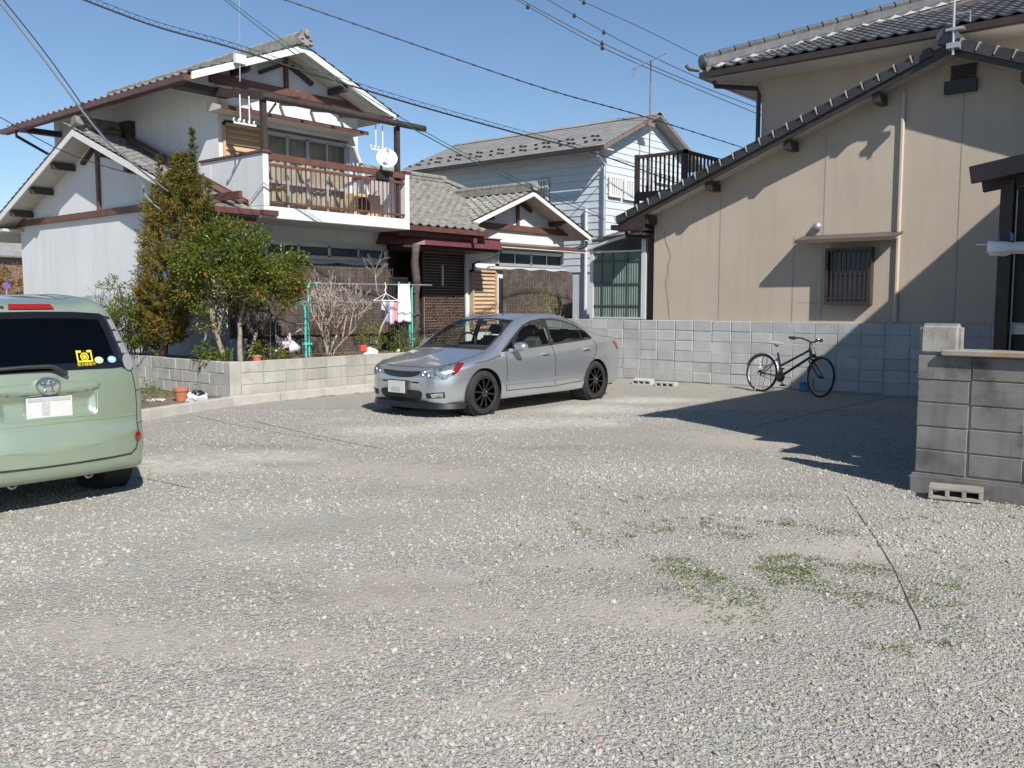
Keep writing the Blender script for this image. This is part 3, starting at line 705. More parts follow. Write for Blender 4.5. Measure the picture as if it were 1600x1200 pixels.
b = MB(); b.tube([(12.45, 14.9, 4.86), (12.62, 14.86, 4.80), (12.72, 14.8, 4.5), (12.70, 14.6, 3.9), (12.66, 14.4, 3.6)], .04, 8); b.build('duct_hose', M['soffit'], t, smooth=True)
# ------------------------------------------------------------------ pale blue house behind
H = thing('blue_house', 'pale blue clapboard house with a grey slate roof behind the tiled houses', 'house', (21.8, 14.8, 0))
ZB = lambda x: 7.20 - .437 * abs(24.28 - x)
b = MB(); b.box(21.83, 26.7, 14.83, 22.5, 0, 5.9); b.prism([(21.83, 14.83, 5.9), (26.7, 14.83, 5.9), (26.7, 14.83, ZB(26.7)), (24.28, 14.83, ZB(24.28)), (21.83, 14.83, ZB(21.83))], (0, 7.67, 0))
b.build('wall', M['siding'], H)
# lapped boards, one object each; they stop at window openings drawn by the windows in front
for i in range(18):
    z = 2.45 + i*.205
    if z > 6.05: break
    b = MB(); b.prism([(21.83, 14.80, z), (21.795, 14.80, z+.004), (21.812, 14.80, z+.203), (21.83, 14.80, z+.203)], (0, 7.7, 0)); b.build('siding_board', M['siding'], H)
for i in range(24):
    z = 2.45 + i*.205; xa = 21.80; xb = 26.7
    if z > 7.0: break
    if z + .2 > ZB(21.8): dx = (7.20 - (z+.203)) / .437; xa = max(xa, 24.28-dx); xb = min(xb, 24.28+dx)
    if xb - xa < .1: break
    b = MB(); b.prism([(xa, 14.83, z), (xa, 14.795, z+.004), (xa, 14.812, z+.203), (xa, 14.83, z+.203)], (xb-xa, 0, 0)); b.build('siding_board', M['siding'], H)
b = MB(); b.box(21.77, 21.83, 14.77, 14.83, 0, 5.95); b.build('corner_board', M['siding'], H)
b = MB()
for sx in (-1, 1):
    xe = 24.28+sx*3.0
    slab(b, [(24.28, 14.45, 7.26), (xe, 14.45, ZB(xe)+.06), (xe, 22.95, ZB(xe)+.06), (24.28, 22.95, 7.26)], .06)
rf = b.build('roof', M['slate'], H)
# slate courses: one strip each on the slope in view
vd = V3((3.0, 0, 3.0*.437)).normalized(); nB = V3((-.437, 0, 1)).normalized()
for i in range(14):
    p = V3((21.26, 14.42, ZB(21.26)+.068)) + vd*(i*.237)
    b = MB(); b.prism([p+nB*.014, p, p+vd*.25, p+vd*.25+nB*.004], (0, 8.56, 0)); b.build('slate_course', M['slate'], rf)
b = MB(); b.prism([(24.28-.17, 14.42, 7.20+.03), (24.28, 14.42, 7.33), (24.28+.17, 14.42, 7.23)], (0, 8.56, 0)); b.build('ridge_cap', M['slate'], rf)
b = MB()
for sx in (-1, 1):
    xe = 24.28+sx*3.0
    b.prism([(24.28, 14.45, 7.19), (xe, 14.45, ZB(xe)-.06), (xe, 14.45, ZB(xe)+.075), (24.28, 14.45, 7.32)], (0, -.03, 0))
b.build('barge_board', M['rust'], rf)
b = MB(); b.beam((21.20, 14.42, ZB(21.26)-.02), (21.20, 22.98, ZB(21.26)-.02), .11, .10); b.build('eave_gutter', M['dbrown'], H)
b = MB(); b.box(21.3, 21.83, 14.46, 22.9, 5.86, 5.90); b.build('soffit', M['soffit'], H)
b = MB(); b.tube([(21.22, 14.6, 5.8), (21.22, 14.6, 5.68), (21.74, 14.72, 5.45), (21.74, 14.72, .2)], .045, 8); b.build('downpipe', M['galv'], H, smooth=True)
b = MB(); b.tube([(21.74, 15.35, .2), (21.74, 15.35, 4.3)], .05, 8); b.build('downpipe', M['lightalu'], H, smooth=True)
me = MB(); me.box(-.02, .02, -.055, .055, 0, .05); me = me.mesh('snow_guard', M['dbrown'])
for r, (uu, off) in enumerate(((.55, 0), (1.15, .45))):
    for k in range(9):
        for q in range(3):
            y = 14.9 + off + k*.92 + q*.24
            if y > 22.8: continue
            p = V3((21.26, y, ZB(21.26)+.085)) + vd*(uu + .10*(q % 2)); place('snow_guard', me, rf, p, (0, -.41, 0))
def barred(parent, plane, a0, a1, z0, z1, c, nb, dark='inside'):
    """window with upright bars; plane 'X' (faces -X) or 'Y' (faces -Y)"""
    def bx(b, p, q, d0, d1, e, f): b.box(d0, d1, p, q, e, f) if plane == 'X' else b.box(p, q, d0, d1, e, f)
    b = MB(); fw = .05
    for p, q, e, f in ((a0, a1, z0, z0+fw), (a0, a1, z1-fw, z1), (a0, a0+fw, z0+fw, z1-fw), (a1-fw, a1, z0+fw, z1-fw)): bx(b, p, q, c-.09, c-.045, e, f)
    wd = b.build('window', M['white2'], parent)
    b = MB(); bx(b, a0+.02, a1-.02, c-.05, c-.044, z0+.02, z1-.02); b.build('pane', M['inside'] if dark else M['wglass'], wd)
    st = (a1-a0-2*fw)/nb
    for i in range(nb):
        b = MB(); p = a0+fw+(i+.5)*st; bx(b, p-.028, p+.028, c-.085, c-.062, z0+fw, z1-fw); b.build('window_bar', M['white2'], wd)
    return wd
barred(H, 'X', 16.74, 17.48, 4.56, 5.26, 21.8, 6)
barred(H, 'Y', 22.02, 22.70, 4.62, 5.22, 14.8, 6); barred(H, 'Y', 22.80, 23.50, 4.60, 5.20, 14.8, 6)
barred(H, 'Y', 24.6, 25.9, 5.28, 5.62, 14.8, 9); barred(H, 'Y', 24.1, 24.4, 4.5, 5.2, 14.8, 2)
t = thing('roof_antenna', 'rusty television aerial mast on the gable of the pale blue house', 'antenna', (23.53, 14.32, 6.0))
b = MB(); b.tube([(23.55, 14.34, 4.6), (23.5, 14.3, 8.66)], .022, 8); b.build('mast', M['rust'], t)
b = MB(); b.tube([(23.2, 13.6, 8.70), (23.85, 15.2, 8.60)], .014, 6); b.tube([(23.75, 15.0, 8.62), (23.8, 15.1, 8.40)], .02, 6)
for k in range(9):
    c0 = V3((23.2, 13.6, 8.70)).lerp(V3((23.85, 15.2, 8.60)), k/9); b.tube([c0+V3((-.16, .06, 0)), c0+V3((.16, -.06, 0))], .006, 5)
b.build('aerial_boom', M['galv'], t)
b = MB(); b.box(23.4, 23.8, 14.3, 14.42, 6.78, 6.9); b.build('mast_bracket', M['rust'], t)

# ------------------------------------------------------------------ beige house on the right
H = thing('beige_house', 'beige stucco house with dark brown eaves and smoked grey roof tiles', 'house', (15.7, 5, 0))
ZG = lambda y: 5.42 - .392 * abs(3.97 - y)
b = MB()
b.prism([(15.7, 9.42, 1.0), (15.7, -1.6, 1.0), (15.7, -1.6, ZG(-1.6)), (15.7, 3.97, ZG(3.97)), (15.7, 9.42, ZG(9.42))], (.2, 0, 0))
b.box(15.9, 24, 9.2, 9.42, 1.0, 3.3); b.box(15.72, 15.9, 2.0, 9.42, 0, 1.0)
b.build('wall', M['beige'], H)
b = MB(); b.box(17.3, 24, -2, 7.94, 2.5, 6.02); b.build('upper_wall', M['beige'], H)
# low gable roof, seen along its verge
b = MB(); th = .05
slab(b, [(15.28, 3.97, 5.42+th), (19, 3.97, 5.42+th), (19, 9.98, ZG(9.98)+th), (15.28, 9.98, ZG(9.98)+th)], th)
slab(b, [(15.28, 3.97, 5.42+th), (19, 3.97, 5.42+th), (19, -2.0, ZG(-2.0)+th), (15.28, -2.0, ZG(-2.0)+th)], th)
rf = b.build('gable_roof', M['soffit'], H)
b = MB()
for ye in (9.98, -2.0): b.prism([(15.28, 3.97, 5.38), (15.28, ye, ZG(ye)-.04), (15.28, ye, ZG(ye)+.13), (15.28, 3.97, 5.55)], (-.035, 0, 0))
b.build('barge_board', M['dbrown'], rf)
me = MB(); me.prism([(0, 0, 0), (0, .30, .008), (0, .30, .062), (0, .0, .082), ], (.34, 0, 0)); me.prism([(.0, 0, -.09), (0, .30, -.085), (0, .30, .01), (0, 0, .01)], (-.025, 0, 0)); me = me.mesh('verge_tile', mat('dark_verge_tile', (.035, .035, .039), .6, var=.3, prand=.25))
mj = MB(); mj.prism([(-.036, -.008, -.05), (-.036, .010, -.048), (-.036, .010, .078), (-.036, -.008, .09)], (.12, 0, 0)); mj = mj.mesh('verge_joint', mat('pale_tile_edge', (.30, .29, .27), .6))
sl = math.atan(.392); st = .27*math.cos(sl)
for k in range(23):
    y = 10.02 - k*st
    if y < 4.15: break
    place('verge_tile', me, rf, (15.23, y, ZG(y)+.15), (-sl, 0, 0), (1, -1, 1))
    if k % 1 == 0: place('verge_joint', mj, rf, (15.23, y, ZG(y)+.15), (-sl, 0, 0))
for k in range(12):
    y = 3.8 - k*st; place('verge_tile', me, rf, (15.23, y, ZG(y)+.15), (sl, 0, 0)) ; place('verge_joint', mj, rf, (15.23, y, ZG(y)+.15), (sl, 0, 0))
tiles(rf, (15.53, 10.04, ZG(10.04)+.10), (1, 0, 0), V3((0, -1, .392)), 12, 14, M['btile'], single=False)
b = MB(); b.box(15.15, 17.3, 3.86, 4.08, 5.56, 5.64); b.box(15.13, 17.3, 3.89, 4.05, 5.645, 5.70); b.tube([(15.1, 3.97, 5.73), (17.3, 3.97, 5.73)], .07, 10); b.lathe([(0, 0), (.13, 0), (.13, .06), (0, .06)], (15.07, 3.97, 5.62), (1, 0, 0), 14)
b.build('ridge', M['btile'], rf, smooth=True)
for y in (9.42, 8.05, 6.55, 5.05, 2.9):
    b = MB(); b.box(15.30, 15.75, y-.06, y+.06, ZG(y)-.15 - (.03), ZG(y)-.03); b.build('purlin_end', M['dbrown'], rf)
b = MB(); b.box(15.24, 15.7, 9.42, 9.92, ZG(9.92)-.10, ZG(9.92)-.06); b.prism([(15.27, 9.98, ZG(9.98)-.02), (15.27, 9.38, ZG(9.38)-.02), (15.27, 9.38, ZG(9.98)-.10), (15.27, 9.98, ZG(9.98)-.10)], (-.02, 0, 0)); b.build('eave_box', M['dbrown'], rf)
b = MB(); b.beam((15.15, 10.04, ZG(10)+.0), (19, 10.04, ZG(10)+.0), .11, .09); b.tube([(15.6, 10.02, ZG(10)-.04), (15.6, 10.0, ZG(10)-.16), (15.68, 9.5, 2.86), (15.78, 9.47, 2.7)], .04, 8); b.build('eave_gutter', M['black'], rf)
# wall fittings
b = MB(); b.box(15.645, 15.70, 4.695, 4.765, 1.22, ZG(4.73)-.08); b.build('wall_pipe', M['cream'], H, bevel=.02)
for y, z1 in ((7.98, ZG(7.98)), (6.53, 2.9), (6.0, ZG(6.0)), (3.82, ZG(3.82))):
    b = MB(); b.box(15.697, 15.7005, y-.010, y+.010, 1.2, z1-.16); b.build('stucco_joint', M['seam'], H)
b = MB(); ck = [(9.163, 2.98), (9.20, 2.9), (9.15, 2.75), (9.06, 2.55), (9.04, 2.45), (9.10, 2.3), (9.09, 2.15), (9.15, 1.97), (9.12, 1.8), (9.09, 1.6), (9.06, 1.4), (9.045, 1.22)]
for (y0, z0), (y1, z1) in zip(ck[:-1], ck[1:]): b.beam((15.699, y0, z0), (15.699, y1, z1), .018, .004, (1,0,0))
b.build('wall_crack', mat('brown_crack', (.27, .19, .13), .9), H)
b = MB(); b.box(15.699, 15.7015, 6.0, 6.42, 1.55, 1.565); b.build('stucco_joint', M['seam'], H)
# window with bars
Y0, Y1, W0, W1 = 5.115, 5.905, 1.525, 2.50
b = MB(); fw = .055
for p, q, e, f in ((Y0, Y1, W0, W0+fw), (Y0, Y1, W1-fw, W1), (Y0, Y0+fw, W0+fw, W1-fw), (Y1-fw, Y1, W0+fw, W1-fw)): b.box(15.55, 15.70, p, q, e, f)
wd = b.build('window', M['dbrown'], H)
b = MB(); b.box(15.685, 15.698, Y0+.03, Y1-.03, W0+.03, W1-.03); b.build('pane', mat('frosted_pane', (.10, .115, .13), .25, var=.2, scale=6), wd)
b = MB(); b.box(15.675, 15.69, Y0+.05, Y1-.05, 2.0, 2.035); b.build('sash_rail', M['dbrown'], wd)
me = MB(); me.box(-.012, .012, -.013, .013, W0+.05, W1-.05); me = me.mesh('window_bar', M['dbrown'])
for i in range(8): place('window_bar', me, wd, (15.575, Y0+.11+i*.0815, 0))
b = MB(); b.box(15.565, 15.585, Y0+.05, Y1-.05, 1.62, 1.65); b.build('window_bar', M['dbrown'], wd)
b = MB(); b.prism([(15.70, 4.70, 2.72), (15.34, 4.70, 2.63), (15.34, 4.70, 2.585), (15.70, 4.70, 2.66)], (0, 1.62, 0)); hd = b.build('window_hood', M['soffit'], H)
b = MB(); b.prism([(15.70, 4.66, 2.745), (15.31, 4.66, 2.647), (15.31, 4.66, 2.585), (15.32, 4.66, 2.585), (15.335, 4.66, 2.635), (15.70, 4.66, 2.725)], (0, 1.70, 0)); b.build('hood_sheet', mat('brown_metal_sheet', (.105, .080, .068), .5, var=.12), hd)
b = MB(); b.lathe([(.075, 0), (.078, .03), (.07, .07), (.045, .1), (0, .115)], (15.70, 6.10, 2.90), (-1, 0, -.25), 16); b.build('vent_cap', M['galv'], H, smooth=True)
b = MB(); b.box(15.60, 15.70, 3.63, 4.10, 4.86, 5.05)
for k in range(5): b.prism([(15.70, 3.66, 5.06+k*.05), (15.61, 3.66, 5.05+k*.05), (15.61, 3.66, 5.065+k*.05), (15.70, 3.66, 5.10+k*.05)], (0, .36, 0))
b.build('gable_vent', M['black'], H)
# upper hip roof
b = MB(); E = V3((16.5, 8.80, 6.10)); hs = .40
slab(b, [(16.5, 8.80, 6.10), (21.0, 4.3, 6.10+4.5*hs), (21.0, -4, 6.10+4.5*hs), (16.5, -4, 6.10)], .05)
slab(b, [(16.5, 8.80, 6.10), (21.0, 4.3, 6.10+4.5*hs), (25.5, 8.80, 6.10)], .05)
uf = b.build('hip_roof', M['dbrown'], H)
b = MB(); b.box(16.55, 24, -2, 8.75, 5.985, 6.03); b.build('soffit', M['soffit'], uf)
b = MB(); b.box(16.42, 16.54, -4, 8.88, 6.0, 6.11); b.box(16.54, 24, 8.76, 8.88, 6.0, 6.11); b.build('eave_gutter', M['dbrown'], uf)
b = MB(); b.tube([(16.75, 8.72, 5.98), (16.75, 8.70, 5.88), (17.24, 8.02, 5.82), (17.25, 7.99, 5.7), (17.25, 7.99, 4.3)], .045, 8); b.build('downpipe', M['dbrown'], uf, smooth=True)
vd = V3((1, 0, hs)).normalized()
tiles(uf, (16.44, 1.2, 6.12), (0, 1, 0), vd, 29, 11, M['btile'], keep=lambda u, v: (1.2+u) < 8.80 - v*.928 - .08)
# hip: stacked ridge tiles over a white mortar wedge
hd_ = V3((1, -1, hs)).normalized(); side = V3((1, 1, 0)).normalized(); h0 = V3((16.5, 8.8, 6.14))
b = MB()
b.beam(h0 + V3((0,0,.01)), h0 + hd_*6.2 + V3((0,0,.01)), .24, .15)
for k in range(3): b.beam(h0 + V3((0,0,.09+.05*k)), h0 + hd_*6.2 + V3((0,0,.09+.05*k)), .26-.04*k, .045)
for k in range(20):
    p = h0 + hd_*(k*.31) + V3((0,0,.26)); b.tube([p, p + hd_*.29], [.085, .072], 9)
b.build('hip_ridge', M['btile'], uf)
b = MB(); b.lathe([(0, 0), (.15, 0), (.16, .04), (.11, .10), (0, .12)], h0 + V3((0,0,.17)), -hd_, 14); b.tube([h0+V3((-.08,.08,.02)), h0+V3((-.22,.22,.04)), h0+V3((-.27,.27,.11))], .045, 8); b.build('ridge_end', M['btile'], uf, smooth=True)
M['mwedge'] = mat('aged_white_mortar', (.40, .39, .37), .9, var=.2, scale=8)
for k in range(26):
    p = h0 + hd_*(.15+k*.235*1.42) - side*.15
    if k > 17: break
    b = MB(); b.add([p, p+hd_*.30, p+hd_*.15+V3((0,0,.065)), p+side*.1, p+hd_*.30+side*.1, p+hd_*.15+V3((0,0,.065))+side*.06], [(0,1,2),(3,5,4),(0,3,4,1),(1,4,5,2),(2,5,3,0)]); b.build('mortar_wedge', M['mwedge'], uf)
b = MB(); b.box(20.7, 21.3, -4, 4.6, 7.85, 8.15); b.tube([(21, 4.7, 8.2), (21, -4, 8.2)], .1, 10); b.build('ridge', M['btile'], uf)
t = thing('antenna_mast', 'blue grey aerial mast clamped to the brown gable peak of the beige house', 'antenna', (15.02, 3.82, 5.4))
b = MB(); b.tube([(15.02, 3.84, 5.30), (15.0, 3.86, 7.2)], .02, 8); b.build('mast', M['galv'], t, smooth=True)
b = MB(); b.box(14.98, 15.14, 3.76, 3.93, 5.40, 5.48); b.box(14.98, 15.10, 3.70, 3.95, 5.66, 5.70); b.tube([(15.02, 3.84, 5.9), (15.02, 3.62, 5.9), (15.02, 3.62, 5.75)], .012, 6); b.build('bracket', M['galv'], t)
# rooftop laundry deck behind the low roof
t = thing('laundry_deck', 'dark brown railed laundry deck above the tiled roof in front of the blue house', 'deck', (18, 10.1, 3.6))
b = MB(); b.box(18.0, 20.6, 10.05, 11.3, 3.92, 4.10); b.build('deck_floor', M['dark'], t)
b = MB(); b.box(17.98, 18.06, 10.0, 11.34, 4.86, 4.93); b.box(17.98, 20.7, 10.0, 10.08, 4.86, 4.93); b.build('top_rail', M['dark'], t)
me = MB(); me.box(-.018, .018, -.018, .018, 4.1, 4.87); me = me.mesh('baluster', M['dark'])
for i in range(11): place('baluster', me, t, (18.02, 11.24-i*.112, 0))
for i in range(14): place('baluster', me, t, (18.22+i*.17, 10.04, 0))
for x, y in ((18.03, 10.05), (18.03, 11.3), (20.6, 10.05)):
    b = MB(); b.box(x-.045, x+.045, y-.045, y+.045, 2.5, 4.95); b.build('post', M['dark'], t)

# ------------------------------------------------------------------ green screen lean-to beside the beige wall
t = thing('green_lean_to', 'green corrugated lean-to with pale posts on the block wall beside the beige house', 'lean-to', (15.8, 10.3, 1.22))
for y, z1, wdt in ((9.70, 2.97, .10), (10.98, 2.70, .08)):
    b = MB(); b.box(15.76, 15.86, y-wdt/2, y+wdt/2, 1.22, z1); b.build('post', M['lightalu'], t)
b = MB(); ys_ = np.arange(9.76, 10.93, .0145); pr = [(15.80+(.012 if (i//2) % 2 else 0), y, 1.26) for i, y in enumerate(ys_)]; n_ = len(pr)
b.add(pr+[(p[0], p[1], 2.60) for p in pr], [(i, i+1, n_+i+1, n_+i) for i in range(n_-1)]); b.add([(p[0]+.006, p[1], p[2]) for p in pr]+[(p[0]+.006, p[1], 2.60) for p in pr], [(i, i+1, n_+i+1, n_+i) for i in range(n_-1)])
b.build('corrugated_panel', M['gpanel'], t)
b = MB(); b.box(15.77, 15.84, 9.75, 10.94, 2.60, 2.63); b.box(15.77, 15.84, 9.75, 10.94, 1.225, 1.26); b.build('panel_frame', M['lightalu'], t)
for zz in (1.5, 1.95, 2.42):
    b = MB(); b.box(15.78, 15.795, 9.76, 10.93, zz-.012, zz+.012); b.build('panel_rail', M['gframe'], t)
for yy in (10.1, 10.45, 10.72):
    b = MB(); b.box(15.785, 15.797, yy-.008, yy+.008, 1.26, 2.6); b.build('panel_rail', M['gframe'], t)
b = MB(); ys_ = np.linspace(9.7, 11.05, 10); zt = [2.97 - .30*((y-9.7)/1.35)**1.4 for y in ys_]
b.add([(15.72, y, z) for y, z in zip(ys_, zt)] + [(18.2, y, z+.1) for y, z in zip(ys_, zt)], [(i, i+1, 10+i+1, 10+i) for i in range(9)])
b.add([(15.72, y, z-.008) for y, z in zip(ys_, zt)] + [(18.2, y, z+.092) for y, z in zip(ys_, zt)], [(i, i+1, 10+i+1, 10+i) for i in range(9)])
b.build('roof_sheet', mat('pale_blue_roof_sheet', (.22, .30, .34), .4), t, smooth='all')
b = MB(); b.tube([(15.71, y, z) for y, z in zip(ys_, zt)], .03, 6); b.beam((17.8, 9.8, 2.62), (17.8, 11, 2.62), .08, .12); b.beam((15.8, 9.72, 2.64), (18.2, 9.72, 2.74), .06, .08); b.build('roof_frame', M['lightalu'], t)
b = MB(); b.box(18.1, 18.2, 9.5, 11.6, 0, 2.7); b.build('back_panel', M['inside'], t)
b = MB(); b.box(15.80, 15.88, 9.47, 9.60, 1.22, 2.85); b.build('gap_panel', M['black'], t)
# low tan roof behind it
t = thing('shed_roof', 'low shed with a pale striped roof between the lean-to and the blue house', 'shed', (19.2, 12, 0))
b = MB(); slab(b, [(18.6, 10.4, 3.25), (18.6, 12.95, 3.10), (20.6, 12.95, 3.55), (20.6, 10.4, 3.85)], .06); rr = b.build('roof', mat('striped_shed_roof', (.30, .265, .225), .7, var=.15, scale=5), t)
for k in range(9):
    f = k/9; b = MB(); p = V3((18.6+2*f, 10.4, 3.265+.6*f)); q = V3((18.6+2*f, 12.95, 3.115+.45*f)); b.beam(p, q, .05, .02); b.build('roof_batten', mat('shed_batten', (.22, .19, .16), .8), rr)
b = MB(); b.box(18.8, 20.5, 10.5, 12.8, 0, 3.1); b.build('wall', M['soffit'], t)

# ------------------------------------------------------------------ block walls
t = thing('block_boundary_wall', 'long grey concrete block wall below the beige house, behind the bicycle', 'wall', (15.7, 8, 0))
b = MB(); b.box(15.588, 15.69, 2.0, 12.05, -.1, 1.205); b.build('mortar_core', M['mortar'], t)
blockwall(t, (15.58, 12.05, 0), (15.58, 2.4, 0), 6, .015, .2, .40, .06, M['block'], (-1, 0, 0), offs=[0, 0, 0, 0, 0, 0])
t = thing('garden_retaining_wall', 'beige weathered block wall round the raised garden, with a corner by the tree', 'wall', (7.75, 12.1, 0))
b = MB(); b.box(7.752, 15.57, 12.112, 12.21, -.1, .64); b.box(7.752, 7.86, 12.21, 19, -.1, .64); b.build('mortar_core', M['mortar'], t)
blockwall(t, (7.93, 12.10, 0), (15.57, 12.10, 0), 3, .09, .187, .42, .07, M['blockg'], (0, -1, 0), offs=[0, .0, 0])
blockwall(t, (7.74, 12.28, 0), (7.74, 18.6, 0), 3, .09, .187, .40, .07, M['blockg'], (-1, 0, 0), offs=[.5, .0, .5])
b = MB(); b.box(7.732, 7.925, 12.092, 12.275, 0, .652); b.build('corner_pier', M['concrete'], t, bevel=.012)
t = thing('concrete_kerb', 'low pale concrete kerb along the foot of the garden wall', 'kerb', (7.7, 12, 0))
K = [(4.3, 10.95), (5.85, 11.38), (7.66, 11.98), (9.4, 12.0), (11.2, 12.0), (13.2, 12.0), (15.5, 12.0)]
for (x0, y0), (x1, y1) in zip(K[:-1], K[1:]):
    L_ = math.hypot(x1-x0, y1-y0); n_ = max(1, round(L_/1.1)); d = V3((x1-x0, y1-y0, 0))/n_
    for i in range(n_):
        a = V3((x0, y0, .045)) + d*i; e = a + d - d.normalized()*.008
        b = MB(); b.beam(a, e, .14, .19); b.build('kerb_stone', M['concrete'], t, bevel=.01)
M['blockd2'] = mat('weathered_end_block', (.32, .305, .28), .92, var=.2, scale=6, streak=.6, stain=(.16, .15, .13), stscale=5, stamt=.6, bump=.6, bscale=90)
t = thing('stained_block_wall', 'dark stained concrete block wall with a coping at the right edge of the lot', 'wall', (7.9, 1.8, 0))
b = MB(); b.box(7.865, 7.99, -3.0, 2.165, -.1, 1.13); b.build('mortar_core', M['mortar'], t)
blockwall(t, (7.85, 2.172, 0), (7.85, -3.0, 0), 5, .155, .196, .405, .08, M['blockd'], (-1, 0, 0), offs=[0, 0, 0, 0, 0], bev=.005)
b = MB(); b.box(7.80, 8.02, -3, 2.20, -.1, .15); b.build('footing', M['blockd'], t, bevel=.02, bseg=2)
b = MB(); b.box(7.79, 8.06, -3, 1.985, 1.137, 1.185); b.build('coping', M['lichen'], t, bevel=.008)
b = MB(); b.box(7.848, 8.0, 1.86, 2.172, 1.137, 1.395); b.build('end_block', M['blockd2'], t, bevel=.03, bseg=3)

# ------------------------------------------------------------------ neighbouring house and porch on the right
t = thing('neighbour_house', 'tall neighbouring house outside the frame whose shadow falls across the lot', 'house', (11, -2, 0))
b = MB(); b.box(7.95, 14.4, -6.5, .45, 0, 5.35); b.prism([(7.95, .45, 5.35), (7.95, -6.5, 5.35), (7.95, -3.0, 6.6)], (6.45, 0, 0)); b.build('wall', M['beige'], t)
b = MB(); slab(b, [(7.75, .72, 5.42), (14.7, .72, 5.42), (14.7, -3, 6.75), (7.75, -3, 6.75)], .1); slab(b, [(7.75, -6.8, 5.42), (14.7, -6.8, 5.42), (14.7, -3, 6.75), (7.75, -3, 6.75)], .1); b.build('roof', M['btile'], t)
b = MB(); slab(b, [(7.72, 1.22, 2.42), (9.6, 1.22, 2.42), (9.6, .4, 2.6), (7.72, .4, 2.6)], .05); b.build('shadow_roof', M['dbrown'], t)  # unseen roof added so its shadow fills the gap behind the wall
b = MB(); b.box(7.90, 7.94, -1, 1.28, 1.19, 2.42); b.build('shadow_screen', M['dbrown'], t)  # added panel out of view, closes a lit gap in the ground shadow
b = MB(); slab(b, [(8.1, 1.28, 2.90), (9.9, 1.28, 2.90), (9.9, .4, 3.1), (8.1, .4, 3.1)], .06); b.build('porch_roof', M['dbrown'], t)
t = thing('brown_porch', 'dark brown timber porch with a post behind the stained wall', 'porch', (10.3, 2.0, 0))
b = MB(); b.box(10.28, 10.42, 2.0, 2.12, 0, 2.80); b.build('post', M['dark'], t)
b = MB(); b.beam((10.0, 2.34, 2.84), (10.0, .5, 3.14), .06, .17); b.build('front_rafter', mat('brown_painted_rafter', (.085, .055, .048), .5, var=.2), t)
b = MB(); b.beam((10.35, 2.30, 2.76), (10.35, .5, 3.04), .08, .12); b.beam((13.4, 2.30, 2.76), (13.4, .5, 3.04), .08, .12); b.build('rafter', M['dark'], t)
b = MB(); slab(b, [(10.04, 2.36, 2.93), (13.6, 2.36, 2.93), (13.6, .45, 3.24), (10.04, .45, 3.24)], .02); b.build('roof_sheet', mat('blue_grey_sheet', (.16, .17, .24), .4), t)
b = MB(); b.box(10.44, 10.46, .5, 1.99, 1.36, 2.74); b.build('upper_panel', M['black'], t)  # flat black sheet filling the dark area behind the post
b = MB(); b.box(10.40, 10.47, .5, 1.99, 1.24, 1.34); b.build('sill', M['lightalu'], t)
b = MB(); b.box(10.44, 10.46, .5, 1.99, .1, 1.24); b.build('lower_panel', M['black'], t)
t = thing('hanging_towel', 'white towel with blue pegs folded over a pole at the porch', 'towel', (9.95, 1.9, 2.1))
b = MB(); b.tube([(9.95, 2.25, 2.14), (9.95, .8, 2.16)], .014, 6); b.build('pole', M['galv'], t)
b = MB(); ys_ = np.linspace(2.14, 1.2, 14); n_ = len(ys_); prof = [(-.035, -.085), (-.045, -.04), (-.03, .02), (0, .035), (.03, .02), (.045, -.05), (.04, -.11)]
b.v = [(9.95+px*(1+.25*math.sin(i)), y, 2.145+pz*(1-.25*(i > 2))+(-.028*math.sin(i/13*3.1))) for i, y in enumerate(ys_) for px, pz in prof]; k_ = len(prof)
b.f = [(i*k_+j, i*k_+j+1, (i+1)*k_+j+1, (i+1)*k_+j) for i in range(n_-1) for j in range(k_-1)]; b.m = [0]*len(b.f)
o = b.build('cloth', M['cloth'], t, smooth='all'); sm = o.modifiers.new('thick', 'SOLIDIFY'); sm.thickness = .006
mb_ = mat('blue_plastic', (.05, .19, .42), .4)
for y in (2.05, 1.93, 1.80):
    b = MB(); b.box(9.935, 9.965, y-.012, y+.012, 2.17, 2.235); b.prism([(9.94, y-.012, 2.235), (9.94, y+.012, 2.235), (9.94, y+.035, 2.265)], (.02, 0, 0)); b.build('peg', mb_, t)
# ------------------------------------------------------------------ car bodies: lofted skins, glass and lamps laid on the skin
def pchip(xk, yk, x):
    xk = np.array(xk, float); yk = np.array(yk, float); h = np.diff(xk); d = np.diff(yk)/h; n = len(xk); m = np.zeros(n)
    m[0] = d[0]; m[-1] = d[-1]
    for i in range(1, n-1):
        if d[i-1]*d[i] > 0:
            w1 = 2*h[i]+h[i-1]; w2 = h[i]+2*h[i-1]; m[i] = (w1+w2)/(w1/d[i-1]+w2/d[i])
    x = np.asarray(x, float); i = np.clip(np.searchsorted(xk, x)-1, 0, n-2); t = (x-xk[i])/h[i]
    return (2*t**3-3*t**2+1)*yk[i] + (t**3-2*t**2+t)*h[i]*m[i] + (-2*t**3+3*t**2)*yk[i+1] + (t**3-t**2)*h[i]*m[i+1]
def catmull(P, per):
    P = np.array(P); n = len(P); out = []
    Q = np.vstack([2*P[0]-P[1], P, 2*P[-1]-P[-2]])
    for i in range(n-1):
        a, b_, c, d = Q[i:i+4]
        for k in range(per):
            t = k/per; out.append(.5*((2*b_)+(c-a)*t+(2*a-5*b_+4*c-d)*t*t+(3*b_-a-3*c+d)*t**3))
    out.append(P[-1]); return np.array(out)
